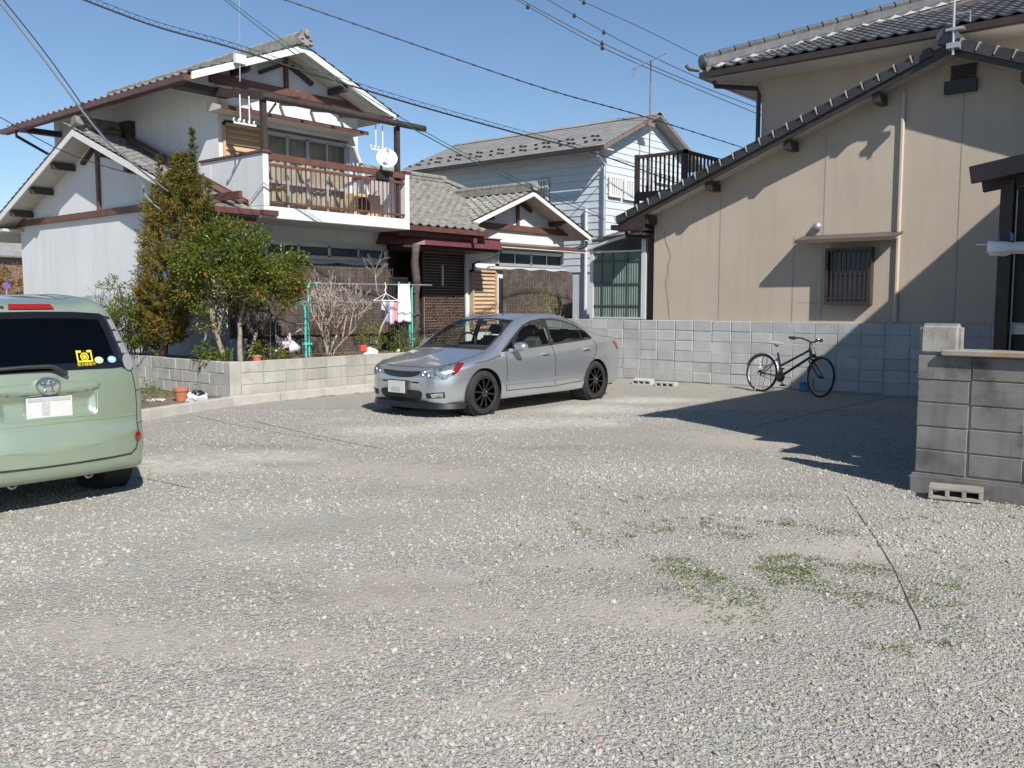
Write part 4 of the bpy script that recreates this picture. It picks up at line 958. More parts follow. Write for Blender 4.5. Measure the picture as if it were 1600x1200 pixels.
def loft(keys, stations, per=7, bow=None):
    """keys: list of (x, [(y, z) x n]); returns the half skin grid [station, t, xyz], y >= 0"""
    xk = [k[0] for k in keys]; n = len(keys[0][1]); G = []
    cols = [[pchip(xk, [k[1][j][c] for k in keys], stations) for c in (0, 1)] for j in range(n)]
    for si, x in enumerate(stations):
        sec = catmull([(cols[j][0][si], cols[j][1][si]) for j in range(n)], per)
        sec[:, 0] = np.maximum(sec[:, 0], 0); sec[0, 0] = sec[-1, 0] = 0
        xx = np.full(len(sec), x)
        if bow: xx = xx + bow(x, sec[:, 0], sec[:, 1])
        G.append(np.stack([xx, sec[:, 0], sec[:, 1]], 1))
    return np.array(G)
class Skin:
    def __init__(s, G, xf):
        """G half grid in car coordinates, xf: car -> world (3x4)"""
        ns, nt, _ = G.shape; s.xf = xf
        full = np.concatenate([G * [1, -1, 1], G[:, -2:0:-1]], 1); nt2 = full.shape[1]
        s.v = full.reshape(-1, 3); s.f = [(i*nt2+j, i*nt2+(j+1) % nt2, (i+1)*nt2+(j+1) % nt2, (i+1)*nt2+j) for i in range(ns-1) for j in range(nt2)]
        c0 = full[0].mean(0) * [0, 0, 1] + [full[0, :, 0].min(), 0, 0]; c1 = full[-1].mean(0)
        k0 = len(s.v); s.v = np.vstack([s.v, c0, c1]); e0 = (ns-1)*nt2
        s.f += [(k0, (j+1) % nt2, j) for j in range(nt2)] + [(k0+1, e0+j, e0+(j+1) % nt2) for j in range(nt2)]
        s.bvh = BVHTree.FromPolygons([tuple(p) for p in s.v], s.f); s.dead = set(); s.nt2 = nt2
        s.cent = np.array([s.v[list(q)].mean(0) for q in s.f])
    def basis(s, d):
        d = V3(d).normalized(); a = V3((0,0,1)) if abs(d.z) < .9 else V3((1,0,0)); u = d.cross(a).normalized(); v = u.cross(d).normalized(); return d, u, v
    def hit(s, p, d):
        """first point of the skin met from outside along d at the 3-D point p"""
        h = s.bvh.ray_cast(V3(p) - d*4, d); return h
    def patch(s, poly, d, name, m, parent, off=.004, inner=None, inner_mat=None, inner_name=None, cut=False, res=.035, offf=None, smooth=True):
        d, u, v = s.basis(d); P2 = [(V3(p).dot(u), V3(p).dot(v)) for p in poly]
        def dens(q):
            o = []
            for (x0, y0), (x1, y1) in zip(q, q[1:]+q[:1]):
                n = max(1, int(math.hypot(x1-x0, y1-y0)/res)); o += [(x0+(x1-x0)*k/n, y0+(y1-y0)*k/n) for k in range(n)]
            return o
        Q = dens(P2); pts_ = [Vector(q) for q in Q]; edges = [(i, (i+1) % len(Q)) for i in range(len(Q))]; I2 = None
        if inner:
            I2 = [(V3(p).dot(u), V3(p).dot(v)) for p in inner] if not isinstance(inner, float) else inset(P2, inner)
            Qi = dens(I2); k0 = len(pts_); pts_ += [Vector(q) for q in Qi]; edges += [(k0+i, k0+(i+1) % len(Qi)) for i in range(len(Qi))]
        a = np.array(P2); lo = a.min(0); hi = a.max(0)
        for gx in np.arange(lo[0]+res/2, hi[0], res):
            for gy in np.arange(lo[1]+res/2, hi[1], res):
                if inpoly(gx, gy, P2) and edist(gx, gy, P2) > res*.45 and (I2 is None or edist(gx, gy, I2) > res*.45): pts_.append(Vector((gx, gy)))
        vv, ee, ff, *_ = delaunay_2d_cdt(pts_, edges, [], 0, 1e-6)
        W = []; ok = []
        for q in vv:
            p = u*q.x + v*q.y
            loc, nr, fi, ds = s.hit(p - d*p.dot(d), d)
            if loc is None: W.append((0,0,0)); ok.append(False); continue
            if nr.dot(d) > 0: nr = -nr
            o_ = off if offf is None else offf(edist(q.x, q.y, P2))
            W.append(loc + nr*o_); ok.append(True)
        tri_o = []; tri_i = []
        for f in ff:
            if not all(ok[i] for i in f): continue
            c = sum((vv[i] for i in f), Vector((0, 0)))/len(f)
            if not inpoly(c.x, c.y, P2): continue
            (tri_i if I2 and inpoly(c.x, c.y, I2) else tri_o).append(tuple(f))
        if cut:
            for fi, c in enumerate(s.cent):
                if fi in s.dead or len(s.f[fi]) > 4: continue
                cx_, cy_ = V3(c).dot(u), V3(c).dot(v)
                if lo[0] < cx_ < hi[0] and lo[1] < cy_ < hi[1] and inpoly(cx_, cy_, P2) and edist(cx_, cy_, P2) > (cut if not isinstance(cut, bool) else .014):
                    q = s.v[list(s.f[fi])]; nn = V3(np.cross(q[1]-q[0], q[2]-q[0])); 
                    h = s.hit(V3(c) - d*V3(c).dot(d), d)
                    if h[0] is not None and (h[0]-V3(c)).length < .05: s.dead.add(fi)
        res_ = []
        for tri, nm, mm in ((tri_o, name, m), (tri_i, inner_name, inner_mat)):
            if not tri or mm is None: res_.append(None); continue
            use = sorted({i for t_ in tri for i in t_}); mp = {k: i for i, k in enumerate(use)}
            b = MB(); b.v = [tuple(s.w(W[k])) for k in use]; b.f = [tuple(mp[i] for i in t_) for t_ in tri]; b.m = [0]*len(b.f)
            res_.append(b.build(nm, mm, parent, smooth='all' if smooth else False))
        return res_
    def line(s, pts, d, name, m, parent, wd=.010, off=.003, res=.03):
        """thin strip along a polyline on the skin (panel gap, trim)"""
        d = V3(d).normalized(); P = []
        for p, q in zip(pts[:-1], pts[1:]):
            p = V3(p); q = V3(q); n = max(1, int((q-p).length/res)); P += [p.lerp(q, k/n) for k in range(n)]
        P.append(V3(pts[-1])); L_ = []; R_ = []
        for i, p in enumerate(P):
            t = (P[min(i+1, len(P)-1)] - P[max(i-1, 0)]).normalized(); sd = t.cross(d).normalized()*wd/2
            for lst, q in ((L_, p-sd), (R_, p+sd)):
                loc, nr, _, _ = s.hit(q - d*q.dot(d), d)
                if loc is None: lst.append(None); continue
                if nr.dot(d) > 0: nr = -nr
                lst.append(loc + nr*off)
        b = MB()
        for i in range(len(P)-1):
            if None in (L_[i], R_[i], L_[i+1], R_[i+1]): continue
            b.add([s.w(L_[i]), s.w(R_[i]), s.w(R_[i+1]), s.w(L_[i+1])], [(0, 1, 2, 3)])
        return b.build(name, m, parent, smooth='all') if b.v else None
    def w(s, p): return s.xf @ V3(p)
    def arch(s, cx_, cz, r, ymin):
        for fi, c in enumerate(s.cent):
            if abs(c[1]) > ymin and math.hypot(c[0]-cx_, c[2]-cz) < r: s.dead.add(fi)
        for i, p in enumerate(s.v):                       # snap the rim to a clean circle
            if abs(p[1]) > ymin:
                rr = math.hypot(p[0]-cx_, p[2]-cz)
                if abs(rr - r) < .030 and rr > 1e-3: s.v[i, 0] = cx_+(p[0]-cx_)*r/rr; s.v[i, 2] = cz+(p[2]-cz)*r/rr
    def build(s, name, m, parent):
        b = MB(); b.v = [tuple(s.w(p)) for p in s.v]; b.f = [q for i, q in enumerate(s.f) if i not in s.dead]; b.m = [0]*len(b.f)
        return b.build(name, m, parent, smooth=True)
def inpoly(x, y, P):
    c = False; n = len(P); j = n-1
    for i in range(n):
        if (P[i][1] > y) != (P[j][1] > y) and x < (P[j][0]-P[i][0])*(y-P[i][1])/(P[j][1]-P[i][1])+P[i][0]: c = not c
        j = i
    return c
def edist(x, y, P):
    m = 9.
    for (x0, y0), (x1, y1) in zip(P, P[1:]+P[:1]):
        dx, dy = x1-x0, y1-y0; t = max(0, min(1, ((x-x0)*dx+(y-y0)*dy)/(dx*dx+dy*dy+1e-12))); m = min(m, math.hypot(x-x0-t*dx, y-y0-t*dy))
    return m
def inset(P, w_):
    n = len(P); ar = sum(P[i][0]*P[(i+1) % n][1]-P[(i+1) % n][0]*P[i][1] for i in range(n)); sg = 1 if ar > 0 else -1; out = []
    for i in range(n):
        p0 = Vector(P[i-1]); p = Vector(P[i]); p1 = Vector(P[(i+1) % n]); e0 = (p-p0).normalized(); e1 = (p1-p).normalized()
        n0 = Vector((-e0.y, e0.x))*sg; n1 = Vector((-e1.y, e1.x))*sg; bi = n0+n1
        if bi.length < 1e-3: bi = n0
        bi.normalize(); k = w_/max(.35, bi.dot(n0)); out.append((p.x+bi.x*k, p.y+bi.y*k))
    return out
def smoothpoly(pts, per=4, closed=True):
    P = np.array(pts, float); n = len(P); out = []
    for i in range(n):
        a, b_, c, d = P[i-1], P[i], P[(i+1) % n], P[(i+2) % n]
        for k in range(per):
            t = k/per; out.append(tuple(.5*((2*b_)+(c-a)*t+(2*a-5*b_+4*c-d)*t*t+(3*b_-a-3*c+d)*t**3)))
    return out
def paint(name, c, flake=.5, rough=.32):
    m, nt, N, L, B = newmat(name)
    tc = N.new('ShaderNodeTexCoord'); n1 = noise(nt, tc.outputs['Object'], 2.5, 3)
    L.new(ramp(nt, n1, (.3, tuple(x*.97 for x in c)), (.7, tuple(x*1.03 for x in c))), B.inputs['Base Color'])
    sp_ = N.new('ShaderNodeSeparateXYZ'); L.new(tc.outputs['Object'], sp_.inputs[0])
    dz_ = math_(nt, 'ADD', math_(nt, 'MULTIPLY', sp_.outputs['Z'], -2.2), 1.0, True)       # road dust settles low on the flanks
    B.inputs['Roughness'].default_value = rough
    L.new(math_(nt, 'ADD', math_(nt, 'MULTIPLY', dz_, .18), .05), B.inputs['Coat Roughness'])
    B.inputs['Metallic'].default_value = flake; B.inputs['Coat Weight'].default_value = .9
    return m
def lamp_lens(name, c, rough=.08):
    m, nt, N, L, B = newmat(name); B.inputs['Base Color'].default_value = rgb(c); B.inputs['Roughness'].default_value = rough
    B.inputs['Coat Weight'].default_value = 1; B.inputs['Coat Roughness'].default_value = .03; return m
def wheel(t, xf, c, ax, R, wd, rim, name='wheel', spokes=10, rim_m=None, tyre_only=False):
    """c centre of the outer face in car coordinates, ax outward axis"""
    C0 = xf @ V3(c); A = (xf.to_3x3() @ V3(ax)).normalized()
    b = MB(); b.lathe([(rim, -wd+.01), (R-.035, -wd), (R-.008, -wd+.02), (R, -wd*.75), (R, -wd*.25), (R-.008, -.02), (R-.03, .0), (rim+.012, .004), (rim, -.008)], C0, A, 40)
    ty = b.build(name, M['rubber'], t, smooth=True)
    tread = MB()
    for k in range(4): tread.lathe([(R+.001, -wd*(.28+.14*k)), (R+.0015, -wd*(.29+.14*k))], C0, A, 40)
    b = MB(); b.lathe([(rim, -.008), (rim-.006, .002), (rim-.016, .0), (rim-.02, -.02), (rim-.03, -wd+.03)], C0, A, 40)
    if not tyre_only:
        up = V3((0, 0, 1)); e1 = (up - A*up.dot(A)).normalized(); e2 = A.cross(e1)
        for k in range(spokes):
            an = 2*math.pi*(k+.25)/spokes; dr = e1*math.cos(an)+e2*math.sin(an)
            b.beam(C0 + dr*.045 - A*.012, C0 + dr*(rim-.02) - A*.006, .026, .022, A)
        b.lathe([(0, .004), (.03, .002), (.06, -.008), (.068, -.03)], C0, A, 16)
    b.build('rim', rim_m or M['rimblack'], ty, smooth=True)
    if not tyre_only:
        b = MB(); b.lathe([(0, 0), (rim*.72, 0), (rim*.72, -.02), (0, -.02)], C0 - A*.075, A, 28); b.build('brake_disc', M['galv'], ty)
        b = MB()
        for k in range(5):
            an = 2*math.pi*k/5; dr = e1*math.cos(an)+e2*math.sin(an); b.lathe([(0, .006), (.009, .004), (.009, -.01)], C0+dr*.043, A, 8)
        b.build('wheel_nut', M['chrome'], ty)
    return ty
M['rimblack'] = mat('gloss_black_rim', (.014, .014, .015), .22, coat=.6)
M['carglass'] = glass_mat('car_glass', (.86, .92, .89), .01, .95)
M['privacy'] = glass_mat('privacy_glass', (.10, .11, .12), .01, .35)
M['silver'] = paint('silver_metallic_paint', (.53, .555, .59), .80, .30)
M['greenp'] = paint('pale_green_metallic_paint', (.305, .375, .285), .45, .28)
M['gap'] = mat('panel_gap', (.02, .02, .02), .8)
M['seat'] = mat('dark_seat_cloth', (.07, .07, .072), .9)
M['redlens'] = lamp_lens('red_lens', (.24, .010, .012))
M['lens'] = lamp_lens('clear_lens', (.24, .25, .26), .10)
M['hlens'] = glass_mat('headlight_lens', (.93, .95, .96), .03, .95); 
# ------------------------------------------------------------------ silver saloon car
XF = Matrix.Translation((8.33, 9.075, 0)) @ Matrix.Scale(1, 4)
CAR = thing('saloon_car', 'silver saloon car with black alloy wheels parked in front of the garden', 'car', (10.6, 9.075, 0))
def SEC(W, zb, zm, zs, yb, zbelt, yr, zr, zt, wb=.90):
    """half section: floor, sill, flank, shoulder, belt, rail, crown"""
    return [(0, zb), (W*.55, zb), (W*wb, zb+.01), (W*.975, zb+.09), (W, zm), (W*.985, zs), (yb, zbelt), (yr, zr), (yr*.55, zt-.012), (0, zt)]
K = [
 (0.00, SEC(.36, .40, .47, .50, .33, .53, .28, .55, .56)),
 (0.03, SEC(.52, .27, .44, .52, .49, .58, .43, .605, .618)),
 (0.09, SEC(.625, .20, .43, .54, .595, .61, .53, .640, .660)),
 (0.20, SEC(.720, .18, .44, .56, .69, .635, .61, .68, .705)),
 (0.42, SEC(.810, .18, .47, .60, .77, .68, .67, .735, .770)),
 (0.70, SEC(.860, .18, .50, .64, .815, .735, .69, .79, .830)),
 (1.00, SEC(.872, .18, .52, .68, .825, .79, .70, .845, .885)),
 (1.20, SEC(.875, .18, .53, .70, .825, .825, .735, .905, .950)),
 (1.45, SEC(.876, .18, .54, .715, .820, .850, .720, 1.045, 1.105)),
 (1.75, SEC(.876, .18, .55, .730, .815, .868, .670, 1.195, 1.255)),
 (2.05, SEC(.876, .18, .55, .740, .812, .880, .620, 1.290, 1.345)),
 (2.40, SEC(.876, .18, .55, .750, .810, .895, .592, 1.335, 1.388)),
 (2.75, SEC(.876, .18, .55, .760, .808, .910, .585, 1.342, 1.397)),
 (3.10, SEC(.876, .18, .55, .770, .805, .925, .595, 1.300, 1.365)),
 (3.40, SEC(.874, .18, .55, .785, .802, .940, .620, 1.225, 1.285)),
 (3.70, SEC(.866, .19, .55, .800, .795, .965, .660, 1.110, 1.165)),
 (3.95, SEC(.852, .20, .55, .810, .785, .965, .690, 1.030, 1.070)),
 (4.20, SEC(.825, .21, .55, .805, .760, .945, .680, 1.000, 1.030)),
 (4.38, SEC(.785, .23, .55, .785, .725, .920, .640, .985, 1.012)),
 (4.47, SEC(.735, .26, .55, .755, .680, .870, .600, .940, .965)),
 (4.52, SEC(.670, .32, .53, .700, .620, .760, .540, .80, .82)),
 (4.54, SEC(.560, .40, .52, .600, .500, .640, .42, .66, .67)),
]
st_ = np.unique(np.concatenate([np.linspace(0, .09, 14), np.linspace(.09, .5, 34), np.linspace(.5, 4.3, 230), np.linspace(4.3, 4.54, 34)]))
NS_ = lambda x: .13*max(0., 1-x/.9)
G = loft(K, st_, 9, bow=lambda x, y, z: np.full(len(y), NS_(x)))
SK = Skin(G, XF); D = SK
lf = (0, 1, 0)
# lamps and openings at the nose
def nose(pts): return [(0, y, z) for y, z in pts]
D.patch(nose([(-.38, .628), (-.2, .618), (0, .615), (.2, .618), (.38, .628), (.34, .585), (.2, .552), (0, .542), (-.2, .552), (-.34, .585)]), (1, 0, 0), 'upper_grille', M['black'], CAR, off=.006, res=.03)
D.line([(0, y, .640-.012*math.cos(y*3.4)) for y in np.linspace(-.41, .41, 16)], (1, 0, 0), 'grille_bar', M['silver'], CAR, wd=.02, off=.016)
D.patch(nose(smoothpoly([(-.36, .375), (0, .37), (.36, .375), (.40, .30), (.30, .235), (0, .23), (-.30, .235), (-.40, .30)], 3)), (1, 0, 0), 'lower_grille', M['black'], CAR, off=.006)
M['bowl'] = mat('lamp_bowl', (.42, .44, .46), .25, .7, var=.6, scale=26)
for s in (-1, 1):
    P = [(.47, s*.85, .735), (.40, s*.80, .742), (.27, s*.72, .712), (.19, s*.60, .672), (.15, s*.50, .625), (.17, s*.45, .590), (.18, s*.54, .555), (.22, s*.64, .545), (.25, s*.71, .530), (.29, s*.78, .565), (.38, s*.84, .635)]
    dl = V3((.78, -s*.62, 0))
    D.patch(P, dl, 'headlight_bowl', M['bowl'], CAR, off=.002, res=.02); D.patch(P, dl, 'headlight', M['hlens'], CAR, off=.020, res=.02)
    D.patch([(.49, s*.855, .738), (.40, s*.805, .744), (.33, s*.78, .62), (.335, s*.80, .585), (.40, s*.842, .645)], dl, 'turn_lamp', M['redlens'], CAR, off=.010, res=.02)
    for (yy, zz, rr) in ((.56, .605, .040), (.675, .62, .055)):
        h = D.hit(V3((0, s*yy, zz)) - dl.normalized()*0, dl.normalized())
        if h[0] is not None:
            b = MB(); c0 = D.w(h[0] - dl.normalized()*.012); b.lathe([(0, -.012), (rr*.55, -.006), (rr*.9, .006), (rr, .004), (rr, -.01)], c0, -dl.normalized() if True else dl, 16); b.build('lamp_reflector', M['chrome'], CAR, smooth=True)
    D.patch([(0, s*.47, .345), (0, s*.70, .365), (0, s*.70, .285), (0, s*.48, .275)], (1, 0, 0), 'fog_lamp_recess', M['black'], CAR, off=.005, res=.03)
    D.patch([(0, s*.545, .338), (0, s*.685, .352), (0, s*.68, .292), (0, s*.56, .288)], (1, 0, 0), 'fog_lamp', M['lens'], CAR, off=.012, res=.03)
    # side glass
    side = (0, -s, 0)
    FW = [(1.30, 0, .86), (1.50, 0, .985), (1.72, 0, 1.115), (1.95, 0, 1.225), (2.20, 0, 1.292), (2.46, 0, 1.315), (2.47, 0, .917), (2.1, 0, .90), (1.7, 0, .882)]
    RW = [(2.54, 0, .921), (2.53, 0, 1.315), (2.75, 0, 1.318), (3.02, 0, 1.285), (3.28, 0, 1.215), (3.50, 0, 1.11), (3.60, 0, 1.01), (3.58, 0, .975), (3.2, 0, .955), (2.85, 0, .938)]
    for W_, nm in ((FW, 'front_window'), (RW, 'rear_window')):
        D.patch(W_, side, 'window_frame', M['gap'], CAR, off=.004, inner=.026, inner_mat=M['carglass'], inner_name=nm, cut=.018, res=.04)
    D.line([(1.60, 0, .885), (1.62, 0, 1.05)], side, 'window_post', M['black'], CAR, wd=.03, off=.006)
    D.line([(3.33, 0, .965), (3.30, 0, 1.19)], side, 'window_post', M['black'], CAR, wd=.022, off=.006)
    D.patch([(2.45, 0, .915), (2.44, 0, 1.316), (2.55, 0, 1.318), (2.56, 0, .922)], side, 'door_pillar', M['black'], CAR, off=.006)
    # panel gaps, handles, mirrors, sill strip
    for ln in ([(1.40, 0, .84), (1.385, 0, .75), (1.37, 0, .5), (1.375, 0, .315)], [(2.50, 0, .915), (2.52, 0, .75), (2.51, 0, .32)], [(3.60, 0, .97), (3.65, 0, .90), (3.63, 0, .79), (3.50, 0, .62), (3.36, 0, .46), (3.22, 0, .33)], [(1.375, 0, .315), (2.5, 0, .30), (3.22, 0, .33)], [(.75, 0, .73), (1.0, 0, .76), (1.29, 0, .82)]):
        D.line(ln, side, 'panel_gap', M['gap'], CAR, wd=.010)
    D.line([(1.33, 0, .425), (2.2, 0, .42), (3.28, 0, .43)], side, 'side_moulding', M['silver'], CAR, wd=.05, off=.010)
    for hx in (2.30, 3.36):
        hz = .80 if hx < 3 else .83
        h = D.hit((hx, 0, hz), V3(side))
        if h[0] is not None:
            q = h[0]; b = MB(); b.tube([D.w(q+V3((-.085, -s*-.004, 0))), D.w(q+V3((-.07, s*.030, .002))), D.w(q+V3((.07, s*.032, .006))), D.w(q+V3((.085, s*.004, .006)))], .0125, 8); b.build('door_handle', M['silver'], CAR, smooth=True)
            D.patch(smoothpoly([(hx-.045, 0, hz-.035), (hx+.045, 0, hz-.032), (hx+.055, 0, hz), (hx+.04, 0, hz+.03), (hx-.04, 0, hz+.028), (hx-.055, 0, hz)], 2), side, 'handle_cup', mat('handle_cup_shade', (.30, .31, .33), .4, .4), CAR, off=.004, res=.02)  # flat patch; shade of the hollow is put into the darker grey
    b = MB(); q = V3((1.60, s*.955, .935))
    pr_ = [(-.075, .02), (-.06, .07), (-.02, .092), (.03, .095), (.055, .085)]
    b.lathe([(0, 0), (.045, .008), (.072, .03), (.085, .07), (.084, .11), (.078, .125)], D.w(q + V3((-.10, 0, 0))), (1, 0, 0), 18)
    for i, v_ in enumerate(b.v):
        x_, y_, z_ = v_; wc = D.w(q); b.v[i] = (x_, wc.y + (y_-wc.y)*1.35, wc.z + (z_-wc.z)*.80)
    mr_ = b.build('mirror', M['silver'], CAR, smooth=True)
    b = MB(); wc = D.w(q); b.lathe([(0, 0), (.074, 0)], D.w(q+V3((.024, 0, 0))), (1, 0, 0), 18)
    for i, v_ in enumerate(b.v):
        x_, y_, z_ = v_; b.v[i] = (x_, wc.y + (y_-wc.y)*1.35, wc.z + (z_-wc.z)*.80)
    b.build('mirror_glass', M['chrome'], mr_)
    b = MB(); b.tube([D.w((1.52, s*.80, .875)), D.w((1.56, s*.86, .885)), D.w((1.57, s*.915, .90))], [.035, .028, .03], 8); b.build('mirror_arm', M['silver'], mr_, smooth=True)
    # tail lamp
    D.patch([(4.27, s*.9, .93), (4.45, s*.9, .91), (4.50, s*.9, .80), (4.42, s*.9, .775), (4.36, s*.9, .80)], (-.45, -s*.89, 0), 'tail_lamp', M['redlens'], CAR, off=.006, res=.03)
    # wheels with arches
    for wx in (.92, 3.62):
        SK.arch(wx, .315, .345, .45)
        wheel(CAR, XF, (wx, s*.852, .314), (0, s, 0), .314, .215, .222)
        b = MB(); C0 = XF @ V3((wx, s*.80, .315)); b.lathe([(.348, .055), (.36, .05), (.36, -.25), (.0, -.26)], C0, (0, s, 0), 36, cap=False); b.build('wheel_arch', M['gap'], CAR, smooth=True)
D.patch([(1.135, -.66, 0), (1.10, -.35, 0), (1.09, 0, 0), (1.10, .35, 0), (1.135, .66, 0), (1.5, .655, 0), (1.93, .535, 0), (1.955, .3, 0), (1.965, 0, 0), (1.955, -.3, 0), (1.93, -.535, 0), (1.5, -.655, 0)], (0, 0, -1), 'windscreen_frame', M['gap'], CAR, off=.004, inner=.035, inner_mat=M['carglass'], inner_name='windscreen', cut=.02, res=.05)
D.patch([(3.28, -.52, 0), (3.26, 0, 0), (3.28, .52, 0), (3.82, .62, 0), (3.88, 0, 0), (3.82, -.62, 0)], (0, 0, -1), 'rear_screen_frame', M['gap'], CAR, off=.004, inner=.035, inner_mat=M['carglass'], inner_name='rear_screen', cut=.02, res=.05)
D.line([(.33, -.58, 0), (.27, -.3, 0), (.25, 0, 0), (.27, .3, 0), (.33, .58, 0)], (0, 0, -1), 'panel_gap', M['gap'], CAR, wd=.009)
for s in (-1, 1): D.line([(.33, s*.58, 0), (.5, s*.67, 0), (.85, s*.69, 0), (1.1, s*.70, 0)], (0, 0, -1), 'panel_gap', M['gap'], CAR, wd=.010)
for s in (-1, 1):
    b = MB(); b.tube([D.w(h[0] + V3((0, 0, .012))) for h in (D.hit((x_, y_, 0), V3((0, 0, -1))) for x_, y_ in [(1.12+.012*k, s*.15+ -s*.055*k) for k in range(9)]) if h[0] is not None], .008, 6); b.build('wiper', M['black'], CAR)
body = SK.build('body', M['silver'], CAR)
b = MB(); b.box(*[v for lo_, hi_ in zip(D.w((.35, -.72, .20)), D.w((4.3, .72, .26))) for v in (lo_, hi_)]); b.build('floor_pan', M['gap'], CAR)
# front lip spoiler, plate, cabin
lipx = [(.17, .47), (.20, .57), (.26, .65), (.33, .73), (.44, .81), (.565, .865)]
outl = [(x_-.045, -y_) for x_, y_ in reversed(lipx)] + [(.09, -.25), (.085, 0), (.09, .25)] + [(x_-.045, y_) for x_, y_ in lipx]
inn = [(x_+.12, y_*.85) for x_, y_ in outl]
b = MB(); n_ = len(outl); zz = [.115+.0*k for k in range(n_)]
ring = lambda o_, z_: [tuple(D.w((x_, y_, z_))) for x_, y_ in o_]
b.v = ring(outl, .135) + ring([(x_+.03, y_) for x_, y_ in outl], .205) + ring(inn, .215) + ring(inn, .13)
for k in range(4):
    for i in range(n_-1): b.f.append((k*n_+i, k*n_+i+1, ((k+1) % 4)*n_+i+1, ((k+1) % 4)*n_+i))
b.f += [(0, n_, 2*n_, 3*n_), (n_-1, 4*n_-1, 3*n_-1, 2*n_-1)]; b.m = [0]*len(b.f)
b.build('lip_spoiler', mat('gloss_black_lip', (.012, .012, .013), .3), CAR, smooth=True)
b = MB(); b.box(8.33+.075, 8.33+.085, 9.075-.165+.03, 9.075+.165+.03, .33, .495); b.build('number_plate', M['plate'], CAR)
b = MB(); b.box(8.33+.073, 8.33+.0745, 9.075-.05, 9.075+.12, .35, .41); b.build('plate_print', M['mosaic'], CAR)
b = MB(); b.box(8.33+.084, 8.33+.12, 9.075-.175+.03, 9.075+.175+.03, .32, .505); b.build('plate_frame', M['gap'], CAR)
def cbox(name, m, x0, x1, y0, y1, z0, z1, bev=.05):
    b = MB(); a0 = D.w((x0, y0, z0)); a1 = D.w((x1, y1, z1)); b.box(a0.x, a1.x, a0.y, a1.y, a0.z, a1.z); return b.build(name, m, CAR, bevel=bev, bseg=3, smooth=True)
for y_ in (-.37, .37):
    cbox('seat', M['seat'], 2.0, 2.5, y_-.25, y_+.25, .35, .58); cbox('seat_back', M['seat'], 2.42, 2.58, y_-.24, y_+.24, .5, 1.04); cbox('headrest', M['seat'], 2.50, 2.60, y_-.12, y_+.12, 1.06, 1.22, .04)
    cbox('headrest', M['seat'], 3.36, 3.46, y_-.12, y_+.12, 1.0, 1.14, .04)
cbox('rear_seat', M['seat'], 2.95, 3.45, -.62, .62, .35, .60); cbox('rear_seat_back', M['seat'], 3.32, 3.46, -.62, .62, .5, .99)
cbox('parcel_shelf', M['seat'], 3.44, 3.9, -.62, .62, .93, .96, .01); cbox('dashboard', M['seat'], 1.25, 1.72, -.68, .68, .72, .93, .06)
b = MB(); b.tube([D.w((1.86+.05*math.sin(a), .36-.0+.18*math.cos(a), .93+.17*math.sin(a))) for a in np.linspace(0, 6.283, 24)[:-1]], .015, 6, closed=True); b.build('steering_wheel', M['black'], CAR, smooth=True)
b = MB(); b.box(*[v for lo_, hi_ in zip(D.w((1.80, -.1, 1.235)), D.w((1.82, .1, 1.285))) for v in (lo_, hi_)]); b.build('rear_view_mirror', M['black'], CAR)
